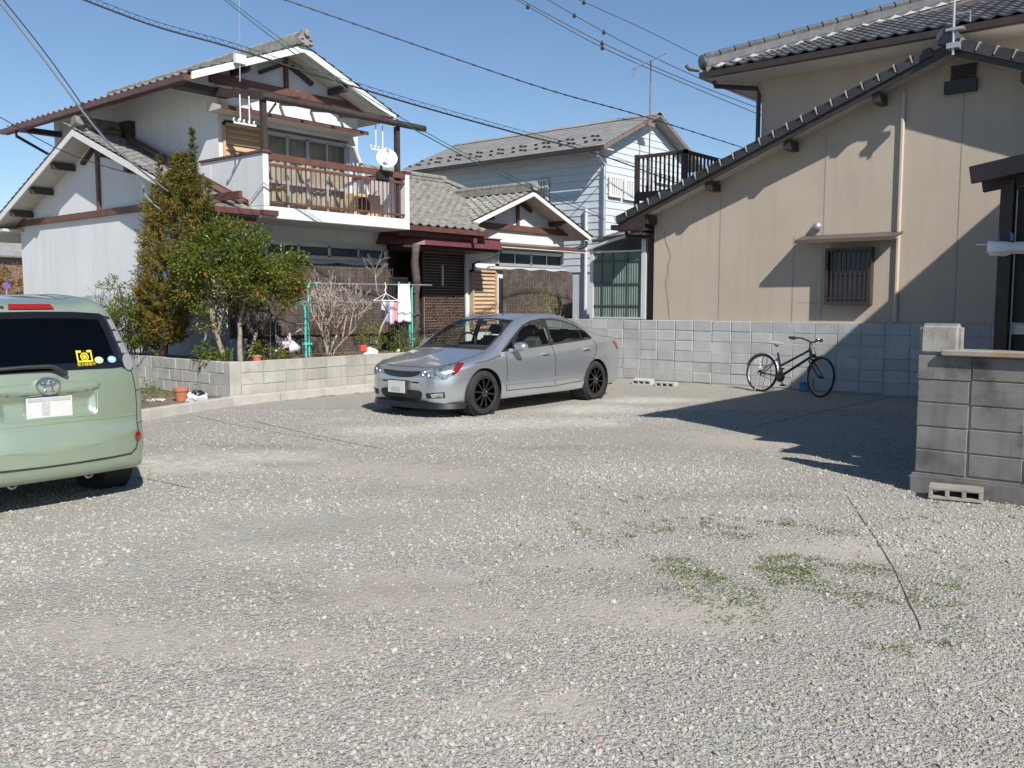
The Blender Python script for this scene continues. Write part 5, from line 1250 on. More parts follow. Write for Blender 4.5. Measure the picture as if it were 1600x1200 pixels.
# ------------------------------------------------------------------ pale green minivan, seen from behind
XV = Matrix(((0, 1, 0, 2.875), (1, 0, 0, 6.80), (0, 0, 1, 0), (0, 0, 0, 1)))     # car x (rear -> front) -> +Y, car y -> +X
VAN = thing('minivan', 'pale green minivan with dark rear glass parked at the left edge', 'van', (2.875, 8.8, 0))
def SV(W, zb, zm, zs, yb, zbelt, yr, zr, zt, wb=.93):
    return [(0, zb), (W*.6, zb), (W*wb, zb+.005), (W*.985, zb+.10), (W, zm), (W*.985, zs), (yb, zbelt), (yr, zr), (yr*.55, zt-.006), (0, zt)]
KV = [
 (0.000, SV(.44, .37, .42, .45, .42, .47, .39, .485, .49)),
 (0.010, SV(.62, .31, .41, .47, .59, .505, .55, .525, .53)),
 (0.030, SV(.715, .27, .42, .50, .69, .545, .64, .57, .58)),
 (0.060, SV(0.748, 0.250, 0.430, 0.540, 0.729, 0.600, 0.675, 0.635, 0.650)),
 (0.085, SV(0.767, 0.240, 0.460, 0.620, 0.751, 0.750, 0.704, 0.800, 0.820)),
 (0.110, SV(0.778, 0.235, 0.480, 0.700, 0.762, 0.880, 0.714, 0.935, 0.950)),
 (0.140, SV(0.786, 0.230, 0.500, 0.760, 0.767, 0.980, 0.709, 1.035, 1.050)),
 (0.180, SV(0.795, 0.230, 0.520, 0.800, 0.767, 1.020, 0.687, 1.137, 1.160)),
 (0.240, SV(0.803, 0.220, 0.530, 0.830, 0.762, 1.040, 0.648, 1.295, 1.328)),
 (0.300, SV(0.808, 0.220, 0.540, 0.840, 0.758, 1.050, 0.618, 1.425, 1.467)),
 (0.350, SV(0.811, 0.220, 0.540, 0.850, 0.755, 1.060, 0.600, 1.505, 1.539)),
 (0.420, SV(0.813, 0.220, 0.540, 0.850, 0.753, 1.060, 0.591, 1.539, 1.572)),
 (0.600, SV(0.815, 0.210, 0.540, 0.850, 0.753, 1.060, 0.589, 1.565, 1.602)),
 (1.200, SV(0.817, 0.200, 0.540, 0.850, 0.755, 1.050, 0.593, 1.588, 1.630)),
 (2.200, SV(0.817, 0.200, 0.540, 0.850, 0.758, 1.020, 0.598, 1.574, 1.621)),
 (2.800, SV(0.817, 0.200, 0.540, 0.840, 0.762, 1.000, 0.618, 1.472, 1.518)),
 (3.300, SV(0.815, 0.200, 0.540, 0.820, 0.762, 0.960, 0.666, 1.100, 1.146)),
 (3.700, SV(0.791, 0.200, 0.520, 0.760, 0.743, 0.860, 0.647, 0.930, 0.960)),
 (4.000, SV(0.714, 0.220, 0.480, 0.660, 0.666, 0.740, 0.560, 0.780, 0.800)),
 (4.100, SV(0.579, 0.300, 0.450, 0.550, 0.540, 0.600, 0.444, 0.620, 0.630)),
]
stv = np.unique(np.concatenate([np.linspace(0, .12, 40), np.linspace(.12, .45, 60), np.linspace(.45, 3.3, 90), np.linspace(3.3, 4.1, 40)]))
GV = loft(KV, stv, 9, bow=lambda x, y, z: np.where(True, .13*np.clip(np.abs(y)/.85, 0, 1)**2.6*max(0, 1-x/1.2), 0))
D = SV_ = Skin(GV, XV)
rr = (1, 0, 0)
def rear(pts): return [(0, y, z) for y, z in pts]
half = [(.0, 1.055), (.35, 1.052), (.54, 1.048), (.615, 1.052), (.628, 1.075), (.580, 1.30), (.535, 1.465), (.510, 1.478), (.3, 1.492), (.0, 1.496)]
RG = rear(half + [(-y, z) for y, z in reversed(half[1:-1])])
M['vglass'] = glass_mat('dark_rear_glass', (.06, .065, .07), .008, .55)
D.patch(RG, rr, 'rear_glass_border', mat('black_glass_border', (.008, .008, .009), .04, spec=.6), VAN, off=.006, inner=.05, inner_mat=M['vglass'], inner_name='rear_glass', cut=.02, res=.05)
# lamps up the corner posts
for s in (-1, 1):
    dd = (.96, -s*.28, 0)
    D.patch([(.2, s*.535, 1.465), (.3, s*.60, 1.45), (.3, s*.66, 1.22), (.25, s*.72, 1.03), (.2, s*.62, 1.04), (.2, s*.585, 1.30)], rr, 'lamp_surround', M['black'], VAN, off=.003, res=.03)
    for z0, z1, mm in ((1.35, 1.43, 'lens'), (1.255, 1.335, 'lens'), (1.16, 1.24, 'lens')):
        y0 = .585 + (1.43 - z0)*.26; y1 = .585 + (1.43 - z1)*.26
        D.patch([(0, s*(y1-.018), z1), (0, s*(y1+.035), z1), (0, s*(y0+.035), z0), (0, s*(y0-.018), z0)], rr, 'corner_lamp', M[mm], VAN, off=.007, res=.02)
    D.patch([(0, s*(.668+.045*math.cos(a)), 1.088+.068*math.sin(a)) for a in np.linspace(0, 6.283, 24)[:-1]], rr, 'tail_lamp', M['lens'], VAN, off=.016, res=.015)
    D.patch([(0, s*(.668+.030*math.cos(a)), .50+.038*math.sin(a)) for a in np.linspace(0, 6.283, 18)[:-1]], rr, 'rear_reflector', M['redlens'], VAN, off=.010, res=.015)
    D.line(rear([(s*.575, 1.475), (s*.59, 1.53)]), rr, 'panel_gap', M['gap'], VAN, wd=.006)
    D.line(rear([(s*0.690, 1.04), (s*0.702, .96), (s*0.707, .86), (s*0.702, .72), (s*0.683, .60)]), rr, 'panel_gap', M['gap'], VAN, wd=.008)
    D.line(rear([(s*0.683, .60), (s*0.678, .50), (s*0.649, .405), (s*0.602, .375)]), rr, 'panel_gap', M['gap'], VAN, wd=.010, off=.005)
    D.line(rear([(s*.708, .86), (s*.80, .868)]), rr, 'panel_gap', M['gap'], VAN, wd=.006)
    D.line(rear([(s*.685, .60), (s*.80, .605)]), rr, 'panel_gap', M['gap'], VAN, wd=.006)
    SV_.arch(.74, .30, .325, .50)
    wheel(VAN, XV, (.74, s*.825, .295), (0, s, 0), .295, .185, .19, spokes=7, rim_m=M['galv'])
    b = MB(); b.lathe([(.33, .0), (.34, -.01), (.34, -.24), (0, -.25)], XV @ V3((.74, s*.80, .30)), (s, 0, 0), 30, cap=False); b.build('wheel_arch', M['gap'], VAN, smooth=True)
    SV_.arch(3.30, .30, .325, .50)
    wheel(VAN, XV, (3.30, s*.825, .295), (0, s, 0), .295, .185, .19, spokes=7, rim_m=M['galv'])
D.line(rear([(y, .375-.012*math.cos(y*2)) for y in np.linspace(-.60, .60, 30)]), rr, 'panel_gap', M['gap'], VAN, wd=.012, off=.006)
D.line(rear([(y, .672) for y in np.linspace(-.715, .715, 12)]), rr, 'panel_crease', mat('crease_shade', (.25, .31, .22), .4, .3), VAN, wd=.012)  # flat strip; shading of the fold is put into the darker green
# high brake lamp, washer nozzle, garnish with emblem, plate recess
D.patch(rear([(-.165, 1.512), (.165, 1.512), (.15, 1.545), (-.15, 1.545)]), rr, 'high_brake_lamp', M['redlens'], VAN, off=.014, res=.03)
D.patch(rear([(-.215, 1.520), (-.19, 1.520), (-.19, 1.533), (-.215, 1.533)]), rr, 'washer_nozzle', M['black'], VAN, off=.012, res=.02)
REC = rear(smoothpoly([(-.34, .89), (0, .89), (.34, .89), (.37, .86), (.36, .76), (.34, .712), (.28, .70), (0, .70), (-.28, .70), (-.34, .712), (-.36, .76), (-.37, .86)], 2))
D.patch(REC, rr, 'plate_recess', M['greenp'], VAN, cut=.006, res=.018, offf=lambda e: .002 - .038*min(1, e/.05)**1.2)
GN_ = rear(smoothpoly([(-.385, .90), (-.38, .965), (-.12, .975), (-.09, 1.01), (0, 1.02), (.09, 1.01), (.12, .975), (.38, .965), (.385, .90), (.2, .885), (0, .885), (-.2, .885)], 2))
D.patch(GN_, rr, 'gate_garnish', M['greenp'], VAN, res=.018, offf=lambda e: .001 + .020*min(1, e/.016)**.6)
gy = 6.80 + .075
def pt(y, z, o=0):
    h = D.hit((0, y, z), V3((1, 0, 0))); return D.w(h[0] + V3((-o, 0, 0)))
b = MB()
for (w_, h_, cy_, cz_) in ((.085, .056, 0, 0), (.028, .050, 0, -.005), (.058, .021, 0, .026)):
    b.tube([pt(cy_+w_*math.cos(a), .952+cz_+h_*math.sin(a), .030) for a in np.linspace(0, 6.283, 30)[:-1]], .0065, 6, closed=True)
b.build('emblem', M['chrome'], VAN, smooth=True)
b = MB(); p0 = pt(-.165, .712, -.018); p1 = pt(.165, .712, -.018); b.box(p0.x, p1.x, p0.y-.008, p0.y-.002, .715, .868); b.build('number_plate', M['plate'], VAN)
b = MB(); b.box(p0.x+.01, p1.x-.01, p0.y-.0105, p0.y-.0085, .838, .864); b.box(p0.x+.11, p0.x+.165, p0.y-.0105, p0.y-.0085, .735, .83); b.build('plate_print', M['mosaic'], VAN)
b = MB(); b.tube([pt(-.62, 1.055, .03), pt(-.4, 1.085, .045), pt(-.15, 1.095, .05), pt(.02, 1.093, .05), pt(.06, 1.082, .05), pt(.14, 1.030, .04)], [.010, .013, .014, .016, .018, .020], 8); b.build('rear_wiper', M['black'], VAN, smooth=True)
# stickers on the glass: camera sign and two ovals
ST = mat('yellow_sticker', (.72, .55, .03), .5, var=.03)
cxs, czs = .315, 1.15
def ring_(pts, hole, name, m, off=.009): return D.patch(rear(pts), rr, name, m, VAN, off=off, inner=rear(hole) if hole else None, inner_mat=None, res=.02)
rc = lambda x0, x1, z0, z1: [(x0, z0), (x1, z0), (x1, z1), (x0, z1)]
stk = ring_(rc(cxs-.062, cxs+.062, czs-.045, czs+.045), rc(cxs-.050, cxs+.050, czs-.033, czs+.028), 'camera_sticker', ST)[0]
ring_(rc(cxs-.022, cxs+.022, czs+.028, czs+.046), None, 'camera_sticker_notch', mat('sticker_black', (.01, .01, .01), .4), .011)
ring_([(cxs+.033*math.cos(a), czs-.004+.033*math.sin(a)) for a in np.linspace(0, 6.283, 22)[:-1]], [(cxs+.024*math.cos(a), czs-.004+.024*math.sin(a)) for a in np.linspace(0, 6.283, 22)[:-1]], 'camera_sticker_lens', ST)
ring_([(cxs+.018*math.cos(a), czs-.004+.018*math.sin(a)) for a in np.linspace(0, 6.283, 16)[:-1]], None, 'camera_sticker_lens', ST)
fc = bpy.data.curves.new('sticker_text', 'FONT'); fc.body = '後方録画中'; fc.size = .030; fc.align_x = 'CENTER'; fc.extrude = .0005; fc.materials.append(ST)
tmp = bpy.data.objects.new('sticker_text_source', fc); col.objects.link(tmp); dg = bpy.context.evaluated_depsgraph_get(); tme = bpy.data.meshes.new_from_object(tmp.evaluated_get(dg)); bpy.data.objects.remove(tmp)
fo = bpy.data.objects.new('sticker_text', tme); col.objects.link(fo); fo.parent = VAN
p = pt(cxs+.005, 1.082, .010); q = pt(cxs+.005, 1.11, .010); fo.location = p - ORG[VAN.name]; fo.rotation_euler = (math.atan2(q.z-p.z, q.y-p.y), 0, .09)
for yy, cc, lab in ((.425, (.40, .52, .30), 'green oval'), (.535, (.28, .45, .66), 'blue oval')):
    ring_([(yy+.037*math.cos(a), 1.115+.026*math.sin(a)) for a in np.linspace(0, 6.283, 20)[:-1]], None, 'oval_sticker', mat(lab+' sticker', cc, .5, var=.15, scale=60), .009)
    ring_([(yy+.024*math.cos(a), 1.118+.007*math.sin(a)) for a in np.linspace(0, 6.283, 12)[:-1]], None, 'oval_sticker_mark', mat(lab+' mark', (.62, .64, .60), .5), .011)
SV_.build('body', M['greenp'], VAN)
b = MB(); b.box(2.875-.74, 2.875+.74, 7.0, 10.6, .27, .33); b.build('floor_pan', M['gap'], VAN)
for x_ in (2.62, 3.18):
    b = MB(); b.tube([(x_+.03*math.cos(a), 6.97, .235+.028*math.sin(a)) for a in np.linspace(0, 6.283, 14)[:-1]], .009, 6, closed=True); b.box(x_-.05, x_+.02, 6.95, 7.05, .25, .27); b.build('tow_hook', M['galv'], VAN, smooth=True)
for y_ in (-.38, .38):
    b = MB(); b.box(2.875+y_-.24, 2.875+y_+.24, 7.75, 7.90, .6, 1.12); b.build('rear_seat_back', M['seat'], VAN, bevel=.05, bseg=2); b = MB(); b.box(2.875+y_-.13, 2.875+y_+.13, 7.78, 7.88, 1.14, 1.32); b.build('headrest', M['seat'], VAN, bevel=.04, bseg=2)
b = MB(); b.tube([pt(.40, 1.52, 0)+V3((0, .25, .02)), pt(.40, 1.52, 0)+V3((.02, .25, .075))], .004, 5); b.build('roof_aerial', M['black'], VAN)
b = MB(); b.box(2.2, 3.35, 7.9, 10.0, .33, .36); b.build('cabin_floor', M['seat'], VAN)
# ------------------------------------------------------------------ bicycle
BI = thing('bicycle', 'black city bicycle with silver mudguards standing in front of the block wall', 'bicycle', (14.7, 6.1, 0))
r0 = V3((14.84, 6.71, 0)); f0 = V3((14.56, 5.55, 0)); fd = (f0-r0).normalized(); up = V3((.10, .02, 1)).normalized(); sd_ = fd.cross(up).normalized(); up = sd_.cross(fd)
wb = (f0-r0).length
def bp(a, z, s=0): return r0 + fd*a + up*z + sd_*s
R_ = .335
def bwheel(c, ax, nm):
    ax = ax.normalized(); a = (V3((0,0,1)) - ax*ax.z).normalized(); e = ax.cross(a)
    circ = lambda r, n: [c + (a*math.cos(t)+e*math.sin(t))*r for t in np.linspace(0, 2*math.pi, n+1)[:-1]]
    b = MB(); b.tube(circ(R_-.021, 40), .021, 8, closed=True); w_ = b.build(nm, M['rubber'], BI, smooth=True)
    b = MB(); b.tube(circ(R_-.038, 40), .009, 6, closed=True); b.build('rim', M['galv'], w_, smooth=True)
    b = MB()
    for k in range(28):
        t = 2*math.pi*k/28; t2 = t + (.5 if k % 2 else -.5); o = ax*(.03 if k % 4 < 2 else -.03)
        b.tube([c + o + (a*math.cos(t2)+e*math.sin(t2))*.025, c + (a*math.cos(t)+e*math.sin(t))*(R_-.04)], .0018, 4, cap=False)
    b.build('spokes', M['galv'], w_)
    b = MB(); b.lathe([(.012, -.06), (.012, -.03), (.028, -.03), (.022, 0), (.028, .03), (.012, .03), (.012, .06)], c, ax, 12); b.build('hub', M['black'], w_, smooth=True)
    return w_, circ, a, e
rc_ = bp(0, R_); bwheel(rc_, sd_, 'rear_wheel')
steer = math.radians(-16); Rm = Matrix.Rotation(steer, 3, up); fdf = Rm @ fd; sdf = Rm @ sd_
fc_ = bp(wb, R_); bwheel(fc_, sdf, 'front_wheel')
# frame
bbk = bp(.43, .29); st_top = bp(.30, .70); head_t = bp(.93, .80); head_b = bp(.98, .64); hub_r = rc_
b = MB(); b.tube([bbk, st_top], .019); b.tube([head_t, head_b], .025); b.tube([bbk + up*.03, head_b + up*.03], .024); b.tube([bbk.lerp(st_top, .45), head_t - up*.03], .020)
for s in (-.055, .055): b.tube([bbk + sd_*s*.6, hub_r + sd_*s], .010); b.tube([st_top.lerp(bbk, .22) + sd_*s*.4, hub_r + sd_*s], .009)
b.build('frame', M['rimblack'], BI, smooth=True)
b = MB(); b.tube([st_top, bp(.275, .83)], .012); b.build('seat_post', M['galv'], BI)
crown = head_b - up*.02
b = MB(); b.tube([head_t + up*.02, crown], .014)
for s in (-.05, .05): b.tube([crown, crown + sdf*s - up*.03, fc_ + sdf*s + fdf*.0], .014)
b.build('fork', M['rimblack'], BI, smooth=True)
b = MB(); sp = bp(.255, .86)
pr_ = [(-.13, .075, .0), (-.10, .085, .03), (-.03, .075, .035), (.04, .04, .028), (.12, .022, .02), (.15, .010, .01)]
rings = []
for a_, w_, h_ in pr_: rings.append([sp + fd*a_ + sd_*(w_*math.cos(t)) + up*(h_*max(math.sin(t), -.6)) for t in np.linspace(0, 6.283, 13)[:-1]])
n_ = 12; b.v = [tuple(p) for r in rings for p in r]; b.f = [(i*n_+j, i*n_+(j+1) % n_, (i+1)*n_+(j+1) % n_, (i+1)*n_+j) for i in range(len(rings)-1) for j in range(n_)] + [tuple(range(n_)), tuple(range((len(rings)-1)*n_, len(rings)*n_))]; b.m = [0]*len(b.f)
b.build('saddle', mat('silver_saddle_cover', (.50, .53, .58), .3, .4, var=.2, scale=20), BI, smooth=True)
b = MB(); b.tube([sp - up*.03 + sd_*.05, bp(.28, .81), sp - up*.03 - sd_*.05], .012, 6); b.build('saddle_spring', M['black'], BI)
ht = head_t + up*.10
b = MB(); b.tube([head_t, ht], .013); L_ = []
for s in (-1, 1): b.tube([ht, ht + sdf*s*.06 + fdf*.05 + up*.02, ht + sdf*s*.20 + fdf*.02 + up*.06, ht + sdf*s*.28 - fdf*.10 + up*.06], .014, 8)
b.build('handlebar', M['rimblack'], BI, smooth=True)
for s in (-1, 1):
    e = ht + sdf*s*.28 - fdf*.10 + up*.06
    b = MB(); b.tube([e + fdf*.05, e - fdf*.09], .022, 8); b.build('grip', M['black'], BI, smooth=True)
    b = MB(); b.tube([e + fdf*.07, e + fdf*.08 - up*.02, e - fdf*.03 - up*.04 + sdf*s*.01], .007, 6); b.build('brake_lever', M['black'], BI)
b = MB(); b.lathe([(0, .03), (.022, .02), (.028, 0), (0, 0)], ht + sdf*-.16 + up*.055, up, 12); b.build('bell', M['chrome'], BI, smooth=True)
def guard(c, a, e, ax, r, t0, t1, nm):
    b = MB(); ts = np.linspace(t0, t1, 22); prof = [(-.028, -.012), (-.02, .003), (0, .008), (.02, .003), (.028, -.012)]
    vs = [c + (a*math.cos(t)+e*math.sin(t))*(r+pz) + ax*px for t in ts for px, pz in prof]
    b.add(vs, [(i*5+j, i*5+j+1, (i+1)*5+j+1, (i+1)*5+j) for i in range(len(ts)-1) for j in range(4)]); o = b.build(nm, M['chrome'] if False else M['mudguard'], BI, smooth='all'); o.modifiers.new('t', 'SOLIDIFY').thickness = .002
M['mudguard'] = mat('silver_mudguard', (.62, .64, .66), .25, .7, var=.05)
guard(rc_, up, fd, sd_, R_+.022, -1.25, 1.55, 'rear_mudguard'); guard(fc_, up, fdf, sdf, R_+.022, -1.35, -.05, 'front_mudguard')
b = MB(); b.lathe([(.085, .0), (.092, .003), (.092, .007), (.085, .01), (.03, .012), (.012, .012)], bbk - sd_*-.045, sd_, 24); b.lathe([(.045, 0), (.05, .006), (.045, .012), (.0, .012)], hub_r + sd_*.05, sd_, 16)
for s in (-1, 1): b.tube([hub_r + sd_*.056 + up*s*.048, bbk + sd_*.052 + up*s*.09], .004, 4)
b.build('chain_drive', M['black'], BI)
for s, z in ((-1, 1), (1, -1)):
    b = MB(); e = bbk + (fd*.10 + up*-.13*z)*1.0 * s * -1; e = bbk + (fd*.08 - up*.14)*z + sd_*s*-.07; b.beam(bbk + sd_*s*-.06, e, .014, .02); b.box(e.x-.05, e.x+.05, e.y-.035, e.y+.035, e.z-.012, e.z+.012); b.build('pedal_crank', M['black'], BI)
b = MB(); b.tube([hub_r - sd_*.07, hub_r - sd_*.10 - up*.30 - fd*.02], .010, 6); b.tube([hub_r + sd_*.07, hub_r + sd_*.12 - up*.31 - fd*.02], .010, 6); b.build('kickstand', M['galv'], BI)
b = MB(); lk = hub_r + up*.20 + fd*.08 + sd_*.05; b.tube([lk + fd*(.05*math.cos(t)) + up*(.11*math.sin(t)) for t in np.linspace(0, 6.283, 18)[:-1]], .006, 6, closed=True); b.build('ring_lock', M['black'], BI)
b = MB(); b.tube([ht + fdf*.03, head_t + fdf*.09 - up*.10, bbk.lerp(head_b, .5) + up*.05], .004, 5); b.tube([ht + fdf*.04, crown + fdf*.10 + up*.10, crown + fdf*.03], .004, 5); b.build('brake_cable', M['black'], BI)
b = MB(); q = crown + fdf*.09 + up*.06; b.lathe([(.0, 0), (.03, .005), (.035, .04), (.02, .07), (0, .075)], q, -fdf, 14); b.build('lamp', M['black'], BI, smooth=True)
t = thing('blue_pot', 'small blue plastic tub by the block wall behind the bicycle', 'tub', (15.35, 6.13, 0))
b = MB(); b.box(15.30, 15.40, 6.06, 6.20, .0, .155); b.build('tub', mat('blue_tub', (.04, .22, .38), .5), t, bevel=.012)
b = MB(); b.box(15.29, 15.41, 6.05, 6.21, .155, .168); b.build('rim', mat('blue_tub_rim', (.05, .26, .43), .5), t, bevel=.004)

# ------------------------------------------------------------------ hollow concrete blocks lying about
def hollow(loc, rz, lab, m='block', L_=.39, h=.10, w=.19, tilt=0):
    t = thing('hollow_block', lab, 'concrete block', loc, 'hollow concrete blocks lying on the gravel')
    b = MB(); x = -L_/2; tw = .033
    b.box(-L_/2, L_/2, -w/2, w/2, h-.026, h); b.box(-L_/2, L_/2, -w/2, w/2, 0, .026)
    n = 3; cw = (L_ - tw*(n+1))/n
    for k in range(n+1): b.box(-L_/2+k*(cw+tw), -L_/2+k*(cw+tw)+tw, -w/2, w/2, .026, h-.026)
    me = b.mesh('block_body', M[m], bevel=.004); o = place('block_body', me, t, loc, (tilt, 0, rz)); return t
hollow((7.68, 1.80, .005), math.radians(-78), 'hollow concrete block lying at the foot of the dark stained wall', 'lichen')
hollow((14.75, 9.05, .0), math.radians(-82), 'hollow concrete block lying on the gravel nearest the silver car', 'block', tilt=.12)
hollow((14.68, 8.50, -.02), math.radians(-82), 'hollow concrete block half sunk in gravel between car and bicycle', 'block')
# ------------------------------------------------------------------ ropes pegged on the gravel
def rope(pts, lab, r=.0026):
    P = []
    for p, q in zip(pts[:-1], pts[1:]):
        n = max(2, int(math.hypot(q[0]-p[0], q[1]-p[1])/.12))
        P += [(p[0]+(q[0]-p[0])*k/n, p[1]+(q[1]-p[1])*k/n) for k in range(n)]
    P.append(pts[-1]); b = MB()
    b.tube([(x+U(-.0025, .0025), y+U(-.0025, .0025), gz(x, y)+.004+U(-.002, .002)) for x, y in P], r, 5)
    o = b.build('parking_rope', M['ropem'], smooth=True); tag(o, lab, 'rope', 'dark ropes marking the parking bays')
M['ropem'] = mat('dark_rope', (.13, .12, .105), .9, var=.4, scale=60)
rope([(6.62, 11.2), (6.45, 9.95), (6.35, 7.60)], 'dark rope on the gravel running from the kerb, left of the silver car')
rope([(6.86, 10.3), (6.62, 8.9), (6.48, 7.95), (6.40, 7.15)], 'second dark rope lying alongside the kerb rope', .003)
rope([(3.55, 8.3), (3.93, 7.55), (3.975, 6.80)], 'short dark rope emerging from under the green minivan')
rope([(7.18, 2.48), (6.4, 2.08), (5.4, 1.58), (4.45, 1.165)], 'dark rope on the gravel pointing away from the stained wall')
rope([(15.3, 4.65), (12.9, 4.78), (10.7, 4.88)], 'dark rope lying inside the building shadow')
# ------------------------------------------------------------------ plants
class Leaves:
    def __init__(s): s.v = []; s.f = []; s.a = []
    def leaf(s, p, d, n, L, w, a, fold=.25):
        """pointed leaf with a folded midrib"""
        d = d.normalized(); sdv = d.cross(n)
        if sdv.length < 1e-4: sdv = d.orthogonal()
        sdv.normalize(); nn = sdv.cross(d); k = len(s.v); m = p + d*(L*.5)
        s.v += [tuple(p), tuple(m + sdv*w/2 + nn*w*fold), tuple(p + d*L), tuple(m - sdv*w/2 + nn*w*fold), tuple(m)]
        s.f += [(k, k+1, k+4), (k+4, k+1, k+2), (k, k+4, k+3), (k+4, k+2, k+3)]; s.a += [a]*4
    def blade(s, p, d, L, w, a, bend=None):
        d = d.normalized(); sdv = d.cross(V3((U(-1,1), U(-1,1), U(-1,1)))).normalized(); k = len(s.v)
        q = p + d*L*.55; e = p + d*L + (bend or V3((0,0,0)))*L
        s.v += [tuple(p - sdv*w/2), tuple(p + sdv*w/2), tuple(q + sdv*w*.35), tuple(q - sdv*w*.35), tuple(e)]
        s.f += [(k, k+1, k+2, k+3), (k+3, k+2, k+4)]; s.a += [a]*2
    def build(s, name, m, parent=None, org=None):
        o_ = ORG[parent.name] if parent is not None else V3(org); me = bpy.data.meshes.new(name)
        me.from_pydata([(x-o_.x, y-o_.y, z-o_.z) for x, y, z in s.v], [], s.f); me.materials.append(m)
        at_ = me.attributes.new('leaf', 'FLOAT', 'FACE'); at_.data.foreach_set('value', s.a)
        return link(name, me, parent, o_)
def rv(): 
    while True:
        v = V3((U(-1,1), U(-1,1), U(-1,1)))
        if .05 < v.length < 1: return v.normalized()
def branch(b, p, d, L, r, depth, tips, spread=.6, n=(2, 3), wig=.18, grav=0., shrink=.72, seg=4, minr=.003, sides=6):
    pts_ = [p.copy()]; rr_ = [r]; q = p.copy(); dd = d.normalized()
    for k in range(seg):
        dd = (dd + rv()*wig + V3((0,0,grav))).normalized(); q = q + dd*(L/seg); pts_.append(q.copy()); rr_.append(max(minr, r*(1-.45*(k+1)/seg)))
    b.tube(pts_, rr_, sides)
    tips.append((q.copy(), dd.copy(), depth))
    if depth > 0:
        for k in range(rnd.randint(*n)):
            nd = (dd + rv()*spread).normalized(); branch(b, pts_[-1] if k < 2 else pts_[-2], nd, L*shrink*U(.8, 1.15), max(minr, r*.55), depth-1, tips, spread, n, wig, grav, shrink, seg, minr, sides)
M['leafg'] = leaf_mat('broad_leaf', (0, (.022, .048, .010)), (.35, (.060, .105, .016)), (.65, (.120, .165, .024)), (.85, (.19, .20, .032)), (.94, (.25, .19, .04)), (1, (.32, .15, .04)), rough=.36)
M['leafd'] = leaf_mat('dark_leaf', (0, (.014, .035, .012)), (.5, (.035, .070, .016)), (1, (.08, .13, .025)), rough=.42)
M['needle'] = leaf_mat('conifer_needle', (0, (.032, .052, .013)), (.35, (.090, .110, .020)), (.6, (.175, .155, .028)), (.8, (.28, .19, .035)), (1, (.38, .23, .045)), rough=.6)
M['leafy'] = leaf_mat('yellow_green_leaf', (0, (.06, .10, .02)), (.5, (.14, .20, .035)), (1, (.26, .27, .07)), rough=.5)
M['leafr'] = leaf_mat('reddish_leaf', (0, (.09, .03, .018)), (.5, (.17, .055, .03)), (1, (.26, .11, .05)), rough=.6)
M['leafp'] = leaf_mat('pale_dry_leaf', (0, (.10, .10, .04)), (.5, (.24, .22, .10)), (.8, (.36, .32, .18)), (1, (.16, .20, .07)), rough=.6)
M['leafa'] = leaf_mat('autumn_leaf', (0, (.10, .05, .02)), (.5, (.30, .16, .04)), (1, (.36, .25, .08)), rough=.6)
M['grassm'] = leaf_mat('grass_blade', (0, (.09, .13, .03)), (.5, (.15, .19, .05)), (.85, (.23, .22, .085)), (1, (.26, .20, .09)), rough=.6)
def clumps(c, rx, ry, rz, n, rmin=.55, low=-.9):
    out = []
    for _ in range(n):
        while True:
            v = V3((U(-1,1), U(-1,1), U(low, 1)))
            if rmin < v.length < 1: break
        out.append(V3((c[0]+v.x*rx, c[1]+v.y*ry, c[2]+v.z*rz)))
    return out
def crown(cl, per, size, LL, ww, c, tone=lambda p, o: rnd.random(), out=.5):
    lv = Leaves(); c = V3(c)
    for q in cl:
        base = U(-.12, .12); rs_ = size*U(.7, 1.25)
        for _ in range(int(per*U(.6, 1.3))):
            o = rv()*(rs_*rnd.random()**.5); p = q + V3((o.x, o.y, o.z*.75)); d = ((p-c).normalized()*out + o.normalized()*.6 + rv()*.7 + V3((0,0,-.1)))
            lv.leaf(p, d, (V3((0,0,1))+rv()*.8), LL*U(.7, 1.3), ww*U(.7, 1.2), min(1, max(0, tone(p, o)+base)))
    return lv
# --- round evergreen tree with two pale trunks at the garden corner
t = thing('evergreen_tree', 'bushy round evergreen tree with pale forked trunks behind the garden wall corner', 'tree', (8.22, 12.75, .56))
b = MB(); tips = []
for (x0, y0, a) in ((8.26, 12.60, V3((.15, .05, 1))), (8.10, 12.78, V3((-.12, .1, 1))), (8.62, 12.95, V3((.25, .15, 1)))):
    branch(b, V3((x0, y0, .5)), a, .75, .055 if x0 < 8.5 else .045, 4, tips, .75, (2, 3), .16, .02, .68, 4, .004, 7)
b.build('trunk', M['bark'], t, smooth='all')
cc = (8.50, 12.95, 1.97)
cl = [q + V3((0, 0, .18*mnoise.noise(q*1.3))) for q in clumps(cc, 1.12, .98, .90, 165, .42, -.85) if mnoise.noise(q*1.7) > -.30] + [q for q, d, k in tips if k < 3 and q.z > 1.2][:60]
cl = [q for q in cl if not (q.z < 1.45 and rnd.random() < .6)]
lv = crown(cl, 105, .21, .068, .032, cc, lambda p, o: .38+.34*rnd.random()+ .24*(p.z < 2.05 and rnd.random() < .6)+.10*mnoise.noise(p*2.2) + (rnd.random() < .09)*.35)
lv.build('crown', M['leafg'], t)
